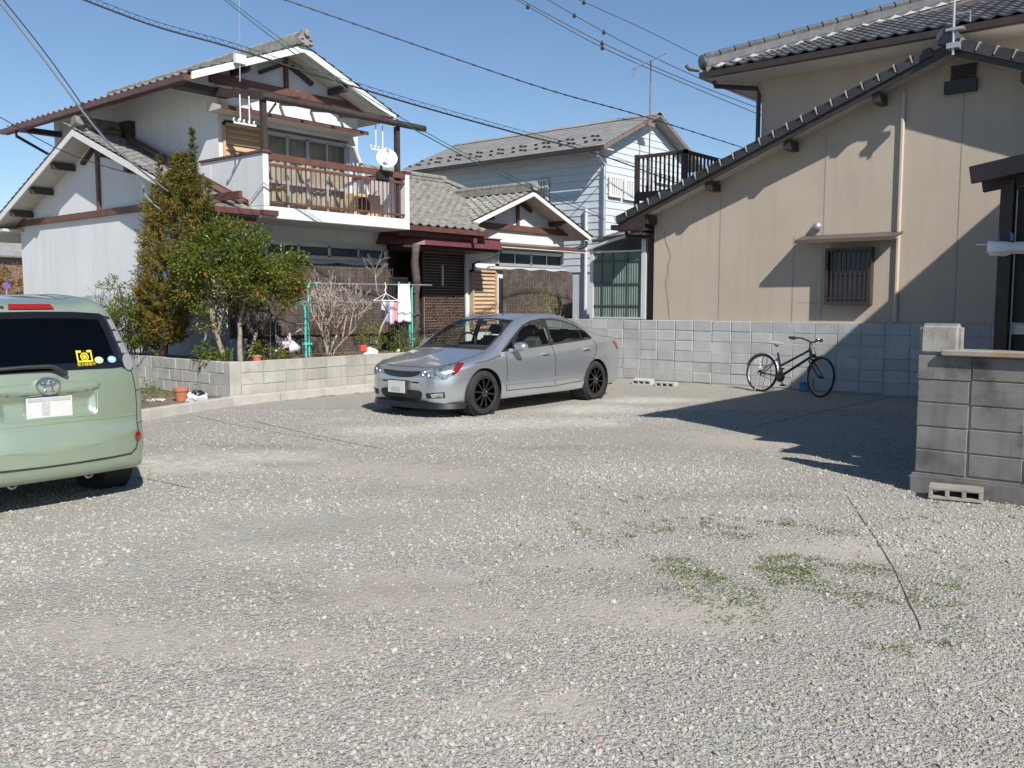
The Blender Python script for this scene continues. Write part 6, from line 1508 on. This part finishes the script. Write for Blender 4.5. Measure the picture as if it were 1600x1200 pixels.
# --- tall conifer turning orange
t = thing('conifer_tree', 'tall bronze and green conifer with two pointed leaders against the white wall', 'tree', (8.05, 14.25, .56))
b = MB(); ctr = []
b.tube([(7.95, 14.5, .5), (8.0, 14.35, 1.3), (8.12, 14.05, 2.6), (8.25, 13.80, 4.42)], [.075, .06, .04, .006], 8)
b.tube([(7.98, 14.42, 1.0), (8.02, 14.6, 1.9), (8.06, 14.62, 3.0), (8.08, 14.60, 4.02)], [.05, .04, .025, .005], 7)
b.tube([(7.95, 14.5, .6), (7.7, 14.9, 1.0), (7.6, 15.2, 1.8)], [.05, .04, .02], 7)
lv = Leaves()
def spray(p, d, L, tone):
    n = 20
    for k in range(n):
        f = k/n; q = p + d*(L*f); nd = (d*.55 + rv()*.9 + V3((0,0,.12))).normalized(); lv.blade(q, nd, U(.05, .10)*(1.1-.4*f), .0125, min(1, max(0, tone+U(-.22, .22))))
for _ in range(2300):
    z = .85 + 3.1*rnd.random()**.9; f = (z-.85)/3.1
    cx_ = 8.0 + .20*f; cy_ = 14.55 - .55*f
    R = .40 + .28*min(1, max(0, (z-.85)/.9)) if z < 3.15 else max(.08, .68*(3.85-z)/.70)
    R *= 1 + .28*mnoise.noise((z*1.6, math.floor(z*3), 4.))
    a = U(0, 6.283); rr_ = R*rnd.random()**.35; p = V3((cx_+.62*rr_*math.cos(a), cy_+1.0*rr_*math.sin(a), z))
    d = V3((math.cos(a), math.sin(a), .55+U(0, .5))).normalized()
    if p.x > 8.85 and p.z < 3.3: continue
    spray(p, d, U(.12, .24), .30 + .42*rnd.random() + .16*(rr_/R > .7) - .12*(z > 3.2))
for (x0, y0, z0, z1) in ((8.25, 13.82, 3.0, 4.42), (8.08, 14.60, 3.0, 4.05), (8.14, 14.15, 3.0, 3.75), (8.3, 13.45, 2.9, 3.55), (8.1, 14.9, 2.8, 3.4)):
    n = int((z1-z0)/.018)
    for k in range(n):
        f = k/n; z = z0+(z1-z0)*f; a = k*2.4; R = .16*(1-f)+.02
        if k % 6 < 3 or f > .9: spray(V3((x0+U(-.01,.01), y0+U(-.01,.01), z)), V3((math.cos(a), math.sin(a), .8)).normalized(), R+.03, .22+.25*rnd.random())
    b.tube([(x0, y0, z0), (x0, y0, z1)], [.012, .004], 5)
b.build('trunk', M['dbark'], t, smooth='all'); lv.build('crown', M['needle'], t)
# --- other shrubs
def shrub(name, lab, cat, loc, c, r, ncl, per, m, LL, ww, size=.13, stems=7, low=-.8, tone=None, bm='dbark', rmin=.4, L0=.5):
    t = thing(name, lab, cat, loc); b = MB(); tips = []; loc = V3(loc)
    for k in range(stems):
        a = U(0, 6.283); branch(b, loc + V3((math.cos(a)*.07, math.sin(a)*.07, -.03)), V3((math.cos(a)*.35, math.sin(a)*.35, 1)), L0*U(.8, 1.2), .012, 2, tips, .6, (2, 3), .2, .02, .7, 3, .003, 5)
    b.build('stems', M[bm], t)
    cl = clumps(c, *r, ncl, rmin, low); lv = crown(cl, per, size, LL, ww, c, tone or (lambda p, o: rnd.random())); lv.build('foliage', M[m], t); return t
shrub('leafy_shrub', 'loose leafy green shrub left of the conifer, reaching past the van', 'shrub', (7.95, 15.3, .56), (8.0, 15.25, 1.25), (.45, .95, .70), 95, 75, 'leafg', .065, .028, .16, 9, tone=lambda p, o: .45+.4*rnd.random(), L0=.55)
shrub('wispy_shrub', 'thin wispy shrub with upright twigs beside the tail lamp of the van', 'shrub', (7.95, 16.2, .56), (8.0, 16.25, 1.45), (.25, .35, .62), 30, 45, 'leafg', .06, .02, .12, 7, tone=lambda p, o: .55+.3*rnd.random(), L0=.6)
shrub('low_plant', 'low broad-leaved plant at the foot of the evergreen trunks', 'plant', (8.02, 12.95, .56), (8.0, 12.9, .72), (.28, .35, .22), 22, 30, 'leafg', .07, .035, .10, 4, tone=lambda p, o: .5+.25*rnd.random(), L0=.15)
shrub('corner_plant', 'leafy green plant beside the terracotta pot on the wall top', 'plant', (8.75, 12.55, .56), (8.8, 12.6, .73), (.38, .2, .16), 20, 26, 'leafg', .06, .03, .09, 4, tone=lambda p, o: .5+.3*rnd.random(), L0=.15)
shrub('red_shrub', 'small reddish brown shrub beside the turquoise laundry post', 'shrub', (10.25, 12.85, .56), (10.3, 12.85, 1.16), (.42, .3, .24), 26, 34, 'leafr', .035, .014, .10, 6, L0=.35)
shrub('yellow_shrub', 'bright yellow green shrub right of the bare shrub', 'shrub', (11.15, 12.75, .56), (11.15, 12.75, .88), (.30, .25, .33), 24, 30, 'leafy', .05, .024, .09, 6, L0=.25)
shrub('grey_green_plant', 'grey green bushy plant below the white laundry by the car bonnet', 'plant', (12.0, 12.75, .56), (12.0, 12.75, .86), (.38, .25, .30), 26, 30, 'leafg', .06, .014, .10, 6, tone=lambda p, o: .35+.35*rnd.random(), L0=.25)
shrub('brown_shrub', 'thin brown shrub in front of the brick wall', 'shrub', (13.35, 12.9, .56), (13.4, 12.95, 1.15), (.35, .3, .40), 18, 26, 'leafa', .035, .014, .11, 7, L0=.45)
shrub('dry_shrub', 'pale dry shrub above the boot of the silver car', 'shrub', (16.1, 12.45, .56), (16.15, 12.55, 1.35), (.68, .5, .48), 75, 38, 'leafp', .04, .018, .14, 10, bm='twig', L0=.45)
shrub('shutter_plant', 'dry brown plant under the tan shutter beside the entrance', 'plant', (15.6, 13.9, .56), (15.6, 13.9, 1.15), (.4, .3, .24), 24, 24, 'leafa', .04, .014, .1, 6, L0=.3)
shrub('flower_weeds', 'wild flowering weeds on the low strip behind the minivan', 'plant', (6.35, 12.75, .09), (6.35, 12.75, .25), (.55, .6, .16), 30, 26, 'leafy', .05, .02, .09, 5, L0=.12)
# --- bare shrub
t = thing('bare_shrub', 'leafless pale shrub with many twisted branches before the reed screen', 'shrub', (10.30, 12.95, .56))
b = MB(); tips = []
for a, L_ in ((V3((-.55, 0, 1)), .52), (V3((.1, .1, 1)), .56), (V3((.55, -.05, 1)), .52), (V3((.0, -.15, 1)), .46), (V3((-.2, .1, 1)), .54), (V3((.3, .1, 1)), .55)):
    branch(b, V3((10.32, 12.95, .5)) + a*.05, a, L_, .032, 4, tips, .62, (2, 3), .30, .16, .72, 4, .0042, 5)
b.build('branches', M['twig'], t, smooth='all')
t = thing('bare_sapling', 'slender forked bare sapling leaning in front of the reed screen', 'sapling', (11.45, 12.9, .56))
b = MB(); b.tube([(11.3, 12.9, .5), (11.55, 12.9, 1.1), (11.72, 12.9, 1.35)], [.022, .018, .016], 6); b.tube([(11.72, 12.9, 1.35), (11.45, 12.9, 1.75), (11.40, 12.9, 2.15)], [.014, .01, .006], 5); b.tube([(11.72, 12.9, 1.35), (11.78, 12.9, 1.6)], [.015, .012], 5)
for k in range(6): branch(b, V3((11.40, 12.9, 2.0+.03*k)), V3((U(-.8, .8), U(-.3, .3), .6)), .25, .006, 1, [], .6, (2, 3), .2, 0, .7, 3, .002, 4)
b.build('stem', M['twig'], t, smooth='all')
# --- weeds and grass on the lot (nobody could count the blades)
lv = Leaves()
from random import gauss
spots = []
for _ in range(520):
    x, y = 4.95 + .50*rnd.gauss(0, 1), 2.25 + .48*rnd.gauss(0, 1)
    spots.append((x, y, .03+.05*rnd.random()))
for _ in range(60): spots.append((U(4.9, 6.2), U(2.4, 3.9), .03))
for _ in range(14): spots.append((U(4.1, 4.7), U(1.0, 1.35), .03))
for _ in range(20): spots.append((U(6.6, 7.6), U(1.3, 2.2), .03))
for _ in range(60): spots.append((15.5+U(-.05, .04), U(7.0, 11.8), .04))
for _ in range(26): spots.append((U(4.6, 7.6), 0, .04))
spots = [(x, 10.92+(x-4.2)*.30 if y == 0 else y, s) for x, y, s in spots]
for _ in range(30): spots.append((U(8.0, 11.5), 11.88+U(-.04, .03), .04))
for _ in range(18): spots.append((7.76+U(-.05, .02), U(1.2, 2.2), .035))
for x, y, s in spots:
    if mnoise.noise((x*2.2, y*2.2, 9.1)) < -.05: continue
    tone = min(1, max(0, .35+.45*mnoise.noise((x*3, y*3, 2.))+U(-.1, .2)))
    for _ in range(20):
        p = V3((x+U(-s, s)*1.3, y+U(-s, s)*1.3, gz(x, y)+.002)); d = V3((U(-1,1), U(-1,1), U(.2, .8))); lv.blade(p, d, U(.010, .026), U(.004, .007), min(1, max(0, tone+U(-.15, .15))), V3((0,0,-.25)))
o = lv.build('weeds', M['grassm'], None, (5, 2.4, 0)); tag(o, 'thin patches of green weeds growing through the gravel', 'weeds', kind='stuff')
lv = Leaves()
for _ in range(5200):
    x, y = U(5.0, 7.7), U(11.5, 14.5)
    if y < 11.1 + (x-4.3)*.31 or mnoise.noise((x*1.5, y*1.5, 5.)) < -.12: continue
    lv.blade(V3((x, y, .08)), V3((U(-.6,.6), U(-.6,.6), 1)), U(.03, .10), .007, rnd.random(), V3((U(-.3,.3), U(-.3,.3), -.2)))
for _ in range(1300):
    x, y = U(7.95, 15), U(12.22, 13.4); lv.blade(V3((x, y, .565)), V3((U(-.6,.6), U(-.6,.6), 1)), U(.04, .14), .008, rnd.random(), V3((U(-.3,.3), U(-.3,.3), -.2)))
o = lv.build('garden_grass', M['grassm'], None, (7, 12.5, .1)); tag(o, 'rough grass on the low strip and garden bed', 'grass', kind='stuff')
lv = Leaves()
for cx_ in (12.25, 12.45, 11.85):
    for _ in range(22): lv.blade(V3((cx_+U(-.07,.07), 12.6+U(-.07,.07), .56)), V3((U(-.35,.35), U(-.35,.35), 1)), U(.25, .5), .02, .3+.4*rnd.random(), V3((U(-.2,.2), U(-.2,.2), -.1)))
o = lv.build('leek_plants', M['grassm'], None, (12.2, 12.6, .56)); tag(o, 'upright strappy green leaves beside the car bonnet', 'plant')
lv = Leaves()
for cx_, cy_ in ((6.12, 12.55), (6.22, 12.75), (6.0, 12.9), (7.2, 12.3)):
    for _ in range(9): lv.leaf(V3((cx_+U(-.12,.12), cy_+U(-.12,.12), .30+U(-.08,.10))), rv(), V3((0,0,1)), .04, .035, rnd.random())
o = lv.build('flower_heads', leaf_mat('petals', (0, (.55, .06, .04)), (.5, (.6, .35, .04)), (.7, (.55, .5, .08)), (1, (.35, .25, .6))), None, (6.2, 12.6, .2)); tag(o, 'small red and yellow flower heads among the weeds', 'flowers', kind='stuff')
# --- far left: autumn hedge, brown house, round sign
HX, HY = 23.0, 60.2
t = thing('autumn_hedge', 'tall rusty brown hedge glimpsed left of the white wall', 'hedge', (HX, HY, 0))
cl = clumps((HX, HY, 2.0), 3.5, 3.5, 1.7, 110, .2, -.9); lv = crown(cl, 55, .5, .22, .11, (HX, HY, 0)); lv.build('foliage', M['leafa'], t)
b = MB(); tips = []
for k in range(10): branch(b, V3((HX+U(-2, 2), HY+U(-2, 2), 0)), V3((U(-.3,.3), U(-.3,.3), 1)), 1.1, .03, 2, tips, .6, (2, 3))
b.build('stems', M['dbark'], t)
CABLES = [
  ([(5.932, 13.914, 6.196), (7.008, 12.862, 5.656), (7.888, 12.081, 5.365), (9.107, 11.522, 5.085), (10.821, 10.999, 4.822), (13.473, 10.944, 4.72), (16.919, 11.534, 4.829), (20.974, 11.321, 4.414)], 0.014, 'thick black overhead cable with a coiled carrier crossing the left roof', {'spiral': 0.038}) ,
  ([(12.23, 17.669, 8.514), (14.878, 15.954, 7.724), (18.224, 14.184, 6.914), (21.038, 13.115, 6.551), (25.579, 12.33, 6.209)], 0.014, 'clipped black cable crossing the sky towards the beige roof', {'clips': 1}) ,
  ([(7.086, 11.741, 6.135), (8.06, 10.907, 5.169), (9.224, 10.186, 4.381), (11.819, 10.455, 3.882), (14.509, 11.121, 3.674), (17.708, 11.966, 3.497)], 0.008, 'green service cable sloping past the balcony to the small gable', {'m': 'gcable'}) ,
  ([(7.286, 11.812, 6.117), (8.302, 10.932, 5.169), (9.553, 10.264, 4.396), (12.044, 10.505, 3.923), (17.789, 12.204, 3.651)], 0.006, 'second green service cable running just above the first', {'m': 'gcable'}) ,
  ([(4.361, 11.758, 5.349), (4.959, 11.723, 4.628), (5.676, 11.676, 3.729), (6.205, 11.776, 3.382), (6.71, 11.919, 3.124)], 0.014, 'grey twin service cable dropping to the left gable', {'m': 'scable'}) ,
  ([(4.492, 11.922, 5.406), (5.122, 11.84, 4.627), (5.736, 11.765, 3.756)], 0.008, 'thin dark wire beside the grey service cable at upper left', {}) ,
  ([(6.966, 18.799, 5.204), (7.47, 17.303, 4.44), (7.735, 16.146, 4.036), (7.664, 14.616, 3.691)], 0.009, 'thin wire sagging in front of the low left gable', {}) ,
  ([(21.876, 19.066, 11.399), (24.653, 17.095, 9.893), (27.203, 15.475, 8.941), (30.008, 13.537, 7.907)], 0.014, 'lower of four thin wires at the upper right sky', {'drops': (.11, .36)}) ,
  ([(22.517, 19.085, 11.412), (25.216, 17.231, 10.077), (27.799, 15.568, 9.107), (30.507, 13.768, 8.232)], 0.014, 'second lowest of four thin wires at upper right', {'drops': (.335,)}) ,
  ([(23.446, 18.786, 11.625), (25.93, 17.204, 10.392), (28.409, 15.664, 9.406), (31.004, 13.998, 8.52)], 0.014, 'second highest of four thin wires at upper right', {'drops': (.17, .29)}) ,
  ([(24.804, 18.776, 11.971), (27.387, 17.119, 11.038), (29.797, 15.67, 10.113), (32.023, 14.476, 9.44)], 0.013, 'highest of four thin wires at upper right, vanishing behind the hip roof', {'drops': (.105,)}) ,
  ([(7.636, 14.649, 3.691), (6.59, 12.395, 3.257), (6.551, 12.262, 3.1), (6.622, 12.156, 2.955), (6.702, 12.129, 2.888)], 0.012, 'loose loop of cable hanging at the left gable end', {'m': 'scable'}) ,
]
# ------------------------------------------------------------------ garden things
def screen(name, lab, x0, x1, y, z0, z1, sag):
    t = thing(name, lab, 'screen', ((x0+x1)/2, y, z0))
    b = MB(); n = int((x1-x0)/.016)
    for i in range(n):
        x = x0+(x1-x0)*i/n; top = z1 - .02*math.sin(i*.11) - .015*rnd.random() - (sag*max(0, (i/n-.93)/.07)**2)
        b.box(x, x+.012, y+.006*math.sin(i*.9), y+.012+.006*math.sin(i*.9), z0, top)
    o = b.build('reeds', M['reed'], t); o['kind'] = 'stuff'
    for k in range(int((z1-z0)/.15)):
        b = MB(); zz = z0+.1+k*.15; b.box(x0, x1-.03, y-.012, y-.008, zz-.002, zz+.002); b.build('binding_wire', M['wire'], t)
    b = MB()
    for k in range(int((x1-x0)/.07)): xx = x0+.03+k*.07; b.box(xx-.0016, xx+.0016, y-.014, y-.011, z0, z1-.05)
    b.build('mesh_wire', M['wire'], t)
    for zz in (z0+.42,):
        b = MB(); b.tube([(x0, y-.03, zz+.02), ((x0+x1)/2, y-.03, zz), (x1, y-.03, zz-.02)], .012, 6); b.build('bamboo_rail', M['dark'], t)
screen('reed_screen', 'wide dark brown reed screen under the balcony window', 9.2, 13.2, 14.33, .5, 2.34, .35)
screen('short_reed_screen', 'shorter dark reed screen right of the tan shutter', 17.36, 20.35, 14.8, .5, 2.42, .1)
# turquoise laundry stands
def stand(x, y, lab, h=1.0):
    t = thing('laundry_stand', lab, 'laundry stand', (x, y, .56), 'turquoise steel laundry posts')
    b = MB(); b.tube([(x, y, .5), (x, y, 1.40), (x-.02, y, 1.50), (x-.10, y, 1.56), (x-.36, y, 1.56)], .022, 8); b.build('low_arm', M['turq'], t, smooth=True)
    b = MB(); b.tube([(x+.09, y+.02, .5), (x+.09, y+.02, 1.83), (x+.12, y+.02, 1.90), (x+.36, y+.02, 1.92)], .018, 8); b.build('high_arm', M['turq'], t, smooth=True)
    b = MB(); b.box(x-.05, x+.13, y-.02, y+.04, .80, .84); b.build('brace', M['turq'], t)
stand(10.0, 13.2, 'turquoise laundry post with curved arms beside the reddish shrub')
stand(12.62, 13.25, 'turquoise laundry post behind the hanging white cloth')
b = MB(); b.tube([(8.9, 13.22, 1.90), (13.25, 13.24, 1.92)], .013, 8); o = b.build('laundry_pole', M['galv'], smooth=True); tag(o, 'upper steel laundry pole spanning the two turquoise posts', 'pole')
b = MB(); b.tube([(8.6, 13.20, 1.57), (12.5, 13.22, 1.56)], .013, 8); o = b.build('laundry_pole', M['galv'], smooth=True); tag(o, 'lower steel laundry pole running behind the bare shrub', 'pole')
def sheet(b, O, Ud, w_, h_, nu, nv, fn):
    O = V3(O); Ud = V3(Ud); k = len(b.v)
    for j in range(nv+1):
        for i in range(nu+1):
            u_, v_ = i/nu, j/nv; dx, dn, dzz = fn(u_, v_); b.v.append(tuple(O + Ud*(u_*w_+dx) + V3((0, dn, -v_*h_+dzz))))
    for j in range(nv):
        for i in range(nu): b.f.append((k+j*(nu+1)+i, k+j*(nu+1)+i+1, k+(j+1)*(nu+1)+i+1, k+(j+1)*(nu+1)+i)); b.m.append(0)
t = thing('white_shirt', 'white cloth hanging from the laundry pole by the log post', 'laundry', (12.45, 13.2, 1.2))
b = MB(); sheet(b, (12.28, 13.21, 1.93), (1, 0, 0), .32, .74, 10, 14, lambda u, v: (.03*(u-.5)*v, .02*math.sin(u*9+v*3)*v, -.06*v*abs(u-.5)))
o = b.build('cloth', M['cloth'], t, smooth='all'); o.modifiers.new('t', 'SOLIDIFY').thickness = .004
for x in (12.30, 12.58):
    b = MB(); b.box(x-.008, x+.008, 13.19, 13.23, 1.89, 1.97); b.build('peg', M['turq'], t)
t = thing('peg_hanger', 'white peg hanger with small striped cloths on the laundry pole', 'laundry', (11.95, 13.2, 1.4))
b = MB(); b.tube([(11.93, 13.21, 1.95), (11.96, 13.21, 1.86), (11.93, 13.21, 1.80), (11.95, 13.21, 1.74)], .010, 6)
for dx, dy in ((-.22, -.12), (.22, -.12), (.22, .12), (-.22, .12)): b.tube([(11.95, 13.21, 1.74), (11.95+dx, 13.21+dy, 1.60)], .006, 5)
b.tube([(11.73, 13.09, 1.6), (12.17, 13.09, 1.6), (12.17, 13.33, 1.6), (11.73, 13.33, 1.6)], .010, 6, closed=True); b.build('hanger_frame', M['cloth'], t)
for k, (x, y, cc, h_) in enumerate(((11.74, 13.1, (.75, .72, .72), .18), (11.84, 13.1, (.20, .22, .42), .42), (11.95, 13.1, (.55, .50, .60), .46), (12.05, 13.12, (.70, .30, .34), .40), (11.9, 13.3, (.6, .6, .66), .34), (12.08, 13.3, (.75, .55, .55), .36))):
    b = MB(); sheet(b, (x, y, 1.59), (1, 0, 0), .11, h_, 5, 8, lambda u, v: (0, .015*math.sin(u*7+k)*v, 0)); o = b.build('small_cloth', mat('small_cloth', cc, .9, var=.3, scale=40), t, smooth='all'); o.modifiers.new('t', 'SOLIDIFY').thickness = .003
t = thing('pink_rag', 'crumpled pale pink cloth on sticks before the reed screen', 'rag', (9.35, 12.95, .56))
b = MB(); sheet(b, (9.18, 12.95, 1.02), (1, 0, 0), .38, .26, 8, 6, lambda u, v: (.10*math.sin(v*4), .08*math.sin(u*8+v*5), -.14*abs(u-.6)+.06*math.sin(u*11))); o = b.build('cloth', mat('pink_cloth', (.68, .55, .58), .9, var=.15, scale=20), t, smooth='all'); o.modifiers.new('t', 'SOLIDIFY').thickness = .004
b = MB(); b.tube([(9.1, 13.0, .5), (9.12, 13.0, 1.25)], .010, 5); b.tube([(9.25, 13.0, .5), (9.22, 13.0, 1.22)], .010, 5); b.tube([(9.35, 12.95, .92), (9.72, 12.95, 1.10)], .010, 5); b.build('stick', M['twig'], t)
# pots, bags, litter
def pot(x, y, z, r, h, lab, m='terra'):
    t = thing('flower_pot', lab, 'flower pot', (x, y, z), 'clay flower pots in the garden')
    b = MB(); b.lathe([(0, 0), (r*.72, 0), (r*.95, h*.78), (r*1.06, h*.78), (r*1.08, h), (r*.92, h), (r*.88, h*.85), (0, h*.82)], (x, y, z), (0,0,1), 22); b.build('pot_body', M[m], t, smooth=True)
    b = MB(); b.lathe([(0, h*.86), (r*.87, h*.85)], (x, y, z), (0,0,1), 16); b.build('potting_soil', M['soil'], t)
pot(7.10, 12.42, .09, .11, .19, 'terracotta pot standing on the low strip beside the bag')
pot(8.30, 12.22, .60, .075, .13, 'small terracotta pot on the garden wall top by the trunks')
t = thing('green_planter', 'green plastic planter among the weeds behind the minivan', 'flower pot', (6.2, 12.5, .09)); b = MB(); b.lathe([(0, 0), (.11, 0), (.15, .15), (.16, .15), (.16, .18), (.14, .18), (.13, .13), (0, .12)], (6.15, 12.55, .08), (0,0,1), 18); b.build('pot_body', mat('green_plastic', (.06, .17, .10), .5), t, smooth=True)
def bag(x, y, z, s, lab, m, cat='bag', dark=None, name='plastic_bag'):
    t = thing(name, lab, cat, (x, y, z)); bm = bmesh.new(); bmesh.ops.create_icosphere(bm, subdivisions=3, radius=1)
    sx, sy, sz = s; off = V3((x*3.1, y*1.7, 0))
    for v in bm.verts:
        n = mnoise.noise(v.co*1.6+off)*.35 + mnoise.noise(v.co*3.7+off)*.18; c = v.co*(1+n); v.co = V3((c.x*sx, c.y*sy, max(-.5, c.z)*sz))
    me = bpy.data.meshes.new('bag_body'); bm.to_mesh(me); bm.free(); me.materials.append(m); me.polygons.foreach_set('use_smooth', [True]*len(me.polygons)); me.set_sharp_from_angle(angle=.5)
    place('bag_body', me, t, (x, y, z+sz*.5)); 
    if dark:
        o = place('bag_print', me, t, (x+dark[0], y+dark[1], z+sz*.5+dark[2]), (0, 0, .4), (.72, .72, .8)); o.data = me.copy(); o.data.materials.clear(); o.data.materials.append(mat('dark_bag_print', (.02, .02, .03), .4))
pw = mat('white_plastic_film', (.72, .74, .76), .35, var=.08, scale=20)
bag(7.12, 12.03, .09, (.16, .14, .11), 'white and black plastic bag slumped on the low kerb strip', pw, dark=(.0, -.03, .05))
bag(6.85, 12.75, .08, (.15, .12, .03), 'flat white plastic sheet lying among the strip weeds', pw, 'plastic sheet', name='plastic_sheet')
bag(10.85, 12.45, .56, (.17, .12, .12), 'white sack with red corner behind the garden wall', pw, 'sack', name='fertiliser_sack')
b = MB(); b.box(10.60, 10.74, 12.38, 12.46, .68, .80); o = b.build('red_packet', mat('red_packet', (.60, .07, .05), .5), bevel=.01); tag(o, 'small red packet leaning on the white sack', 'packet')
bag(11.28, 12.4, .56, (.10, .08, .05), 'small pale bag on the wall top near the yellow shrub', pw, 'bag')
bag(12.55, 13.5, .56, (.05, .05, .04), 'tiny pale bundle on the ground below the laundry', pw, 'bundle', name='bundle')
t = thing('blue_bucket', 'dull blue bucket in the shade of the evergreen trunks', 'bucket', (8.72, 13.4, .56)); b = MB(); b.lathe([(0, 0), (.13, 0), (.17, .36), (.18, .36), (.18, .39), (.16, .39), (.15, .3), (0, .28)], (8.72, 13.4, .56), (0,0,1), 20); b.build('pail', mat('dull_blue_plastic', (.12, .17, .21), .5), t, smooth=True)
# far left: brown house and round sign
t = thing('brown_house', 'distant brown house with a grey roof left of the white wall', 'house', (27, 72, 0))
b = MB(); b.box(24.2, 27.9, 68, 76, 0, 4.9); b.build('wall', mat('brown_wall', (.17, .115, .10), .8, streak=.2), t)
b = MB(); slab(b, [(23.6, 67.4, 4.8), (28.5, 67.4, 4.8), (28.5, 72, 6.7), (23.6, 72, 6.7)], .12); slab(b, [(23.6, 76.6, 4.8), (28.5, 76.6, 4.8), (28.5, 72, 6.7), (23.6, 72, 6.7)], .12); b.build('roof', M['slate'], t)
b = MB(); b.box(25.0, 26.2, 67.92, 68.02, 2.0, 4.0); b.build('window', M['wglass'], t)
t = thing('round_sign', 'round blue road sign with a red rim on a pole at far left', 'road sign', (19.67, 51.74, 0))
b = MB(); b.tube([(19.67, 51.74, 0), (19.67, 51.74, 2.65)], .03, 8); b.build('pole', M['galv'], t)
sdn = V3((-.36, -.93, 0)); b = MB(); b.lathe([(0, 0), (.20, 0), (.20, .01), (0, .01)], V3((19.67, 51.74, 2.45))+sdn*.035, sdn, 24); b.build('sign_rim', M['redlens'], t)
b = MB(); b.lathe([(0, 0), (.155, 0), (.155, .004), (0, .004)], V3((19.67, 51.74, 2.45))+sdn*.047, sdn, 24); b.build('sign_face', mat('sign_blue', (.06, .12, .40), .4), t)
b = MB(); e1 = sdn.cross(V3((0,0,1))).normalized(); c0 = V3((19.67, 51.74, 2.45))+sdn*.056; b.beam(c0-(e1+V3((0,0,-1)))*.11, c0+(e1+V3((0,0,-1)))*.11, .035, .004, sdn); b.build('sign_bar', M['redlens'], t)

# ------------------------------------------------------------------ masts and overhead cables
t = thing('house_mast', 'thin grey aerial mast with a small box on the white house roof', 'antenna', (9.76, 14.62, 5.9))
b = MB(); b.tube([(9.62, 14.46, 5.55), (9.66, 14.46, 7.6)], .014, 6); b.build('mast', M['galv'], t)
b = MB(); b.box(9.52, 9.74, 14.42, 14.50, 5.86, 6.02); b.build('junction_box', M['white2'], t)
def cable(pts, r, lab, m='cable', n=10, spiral=0, clips=0, name='overhead_cable', drops=()):
    """pts: a few 3-D points; sampled smoothly"""
    P = [V3(p) for p in catmull([tuple(p) for p in pts], n)]
    t = thing(name, lab, 'cable', tuple(P[0]), 'overhead cables')
    b = MB(); b.tube(P, r, 6); b.build('wire', M[m], t, smooth=True)
    if spiral:
        Q = []
        for i in range(len(P)-1):
            for k in range(14):
                f = k/14; q = P[i].lerp(P[i+1], f); a = 2*math.pi*(i*14+k)/14; Q.append(q + V3((0, 0, spiral + spiral*.8*math.cos(a))) + V3((.0, 0, 0)))
        b = MB(); b.tube(Q, r*.22, 4); b.build('carrier_spiral', M[m], t); b = MB(); b.tube([p + V3((0,0,spiral*1.9)) for p in P], r*.32, 5); b.build('messenger_wire', M[m], t)
    if clips:
        for i in range(0, len(P)-1, clips):
            b = MB(); q = P[i]; b.tube([q - (P[i+1]-q).normalized()*.05, q + (P[i+1]-q).normalized()*.05], r*1.5, 6); b.build('cable_clip', M[m], t)
    for f in drops:
        i = min(len(P)-2, int(f*(len(P)-1))); q = P[i].lerp(P[i+1], f*(len(P)-1)-i); b = MB(); b.lathe([(0, .10), (.02, .05), (.065, -.02), (.055, -.07), (0, -.10)], q, (0,0,1), 10); b.build('wire_spacer', M['black'], t, smooth=True)
for a_ in CABLES: cable(*a_[:3], **a_[3])
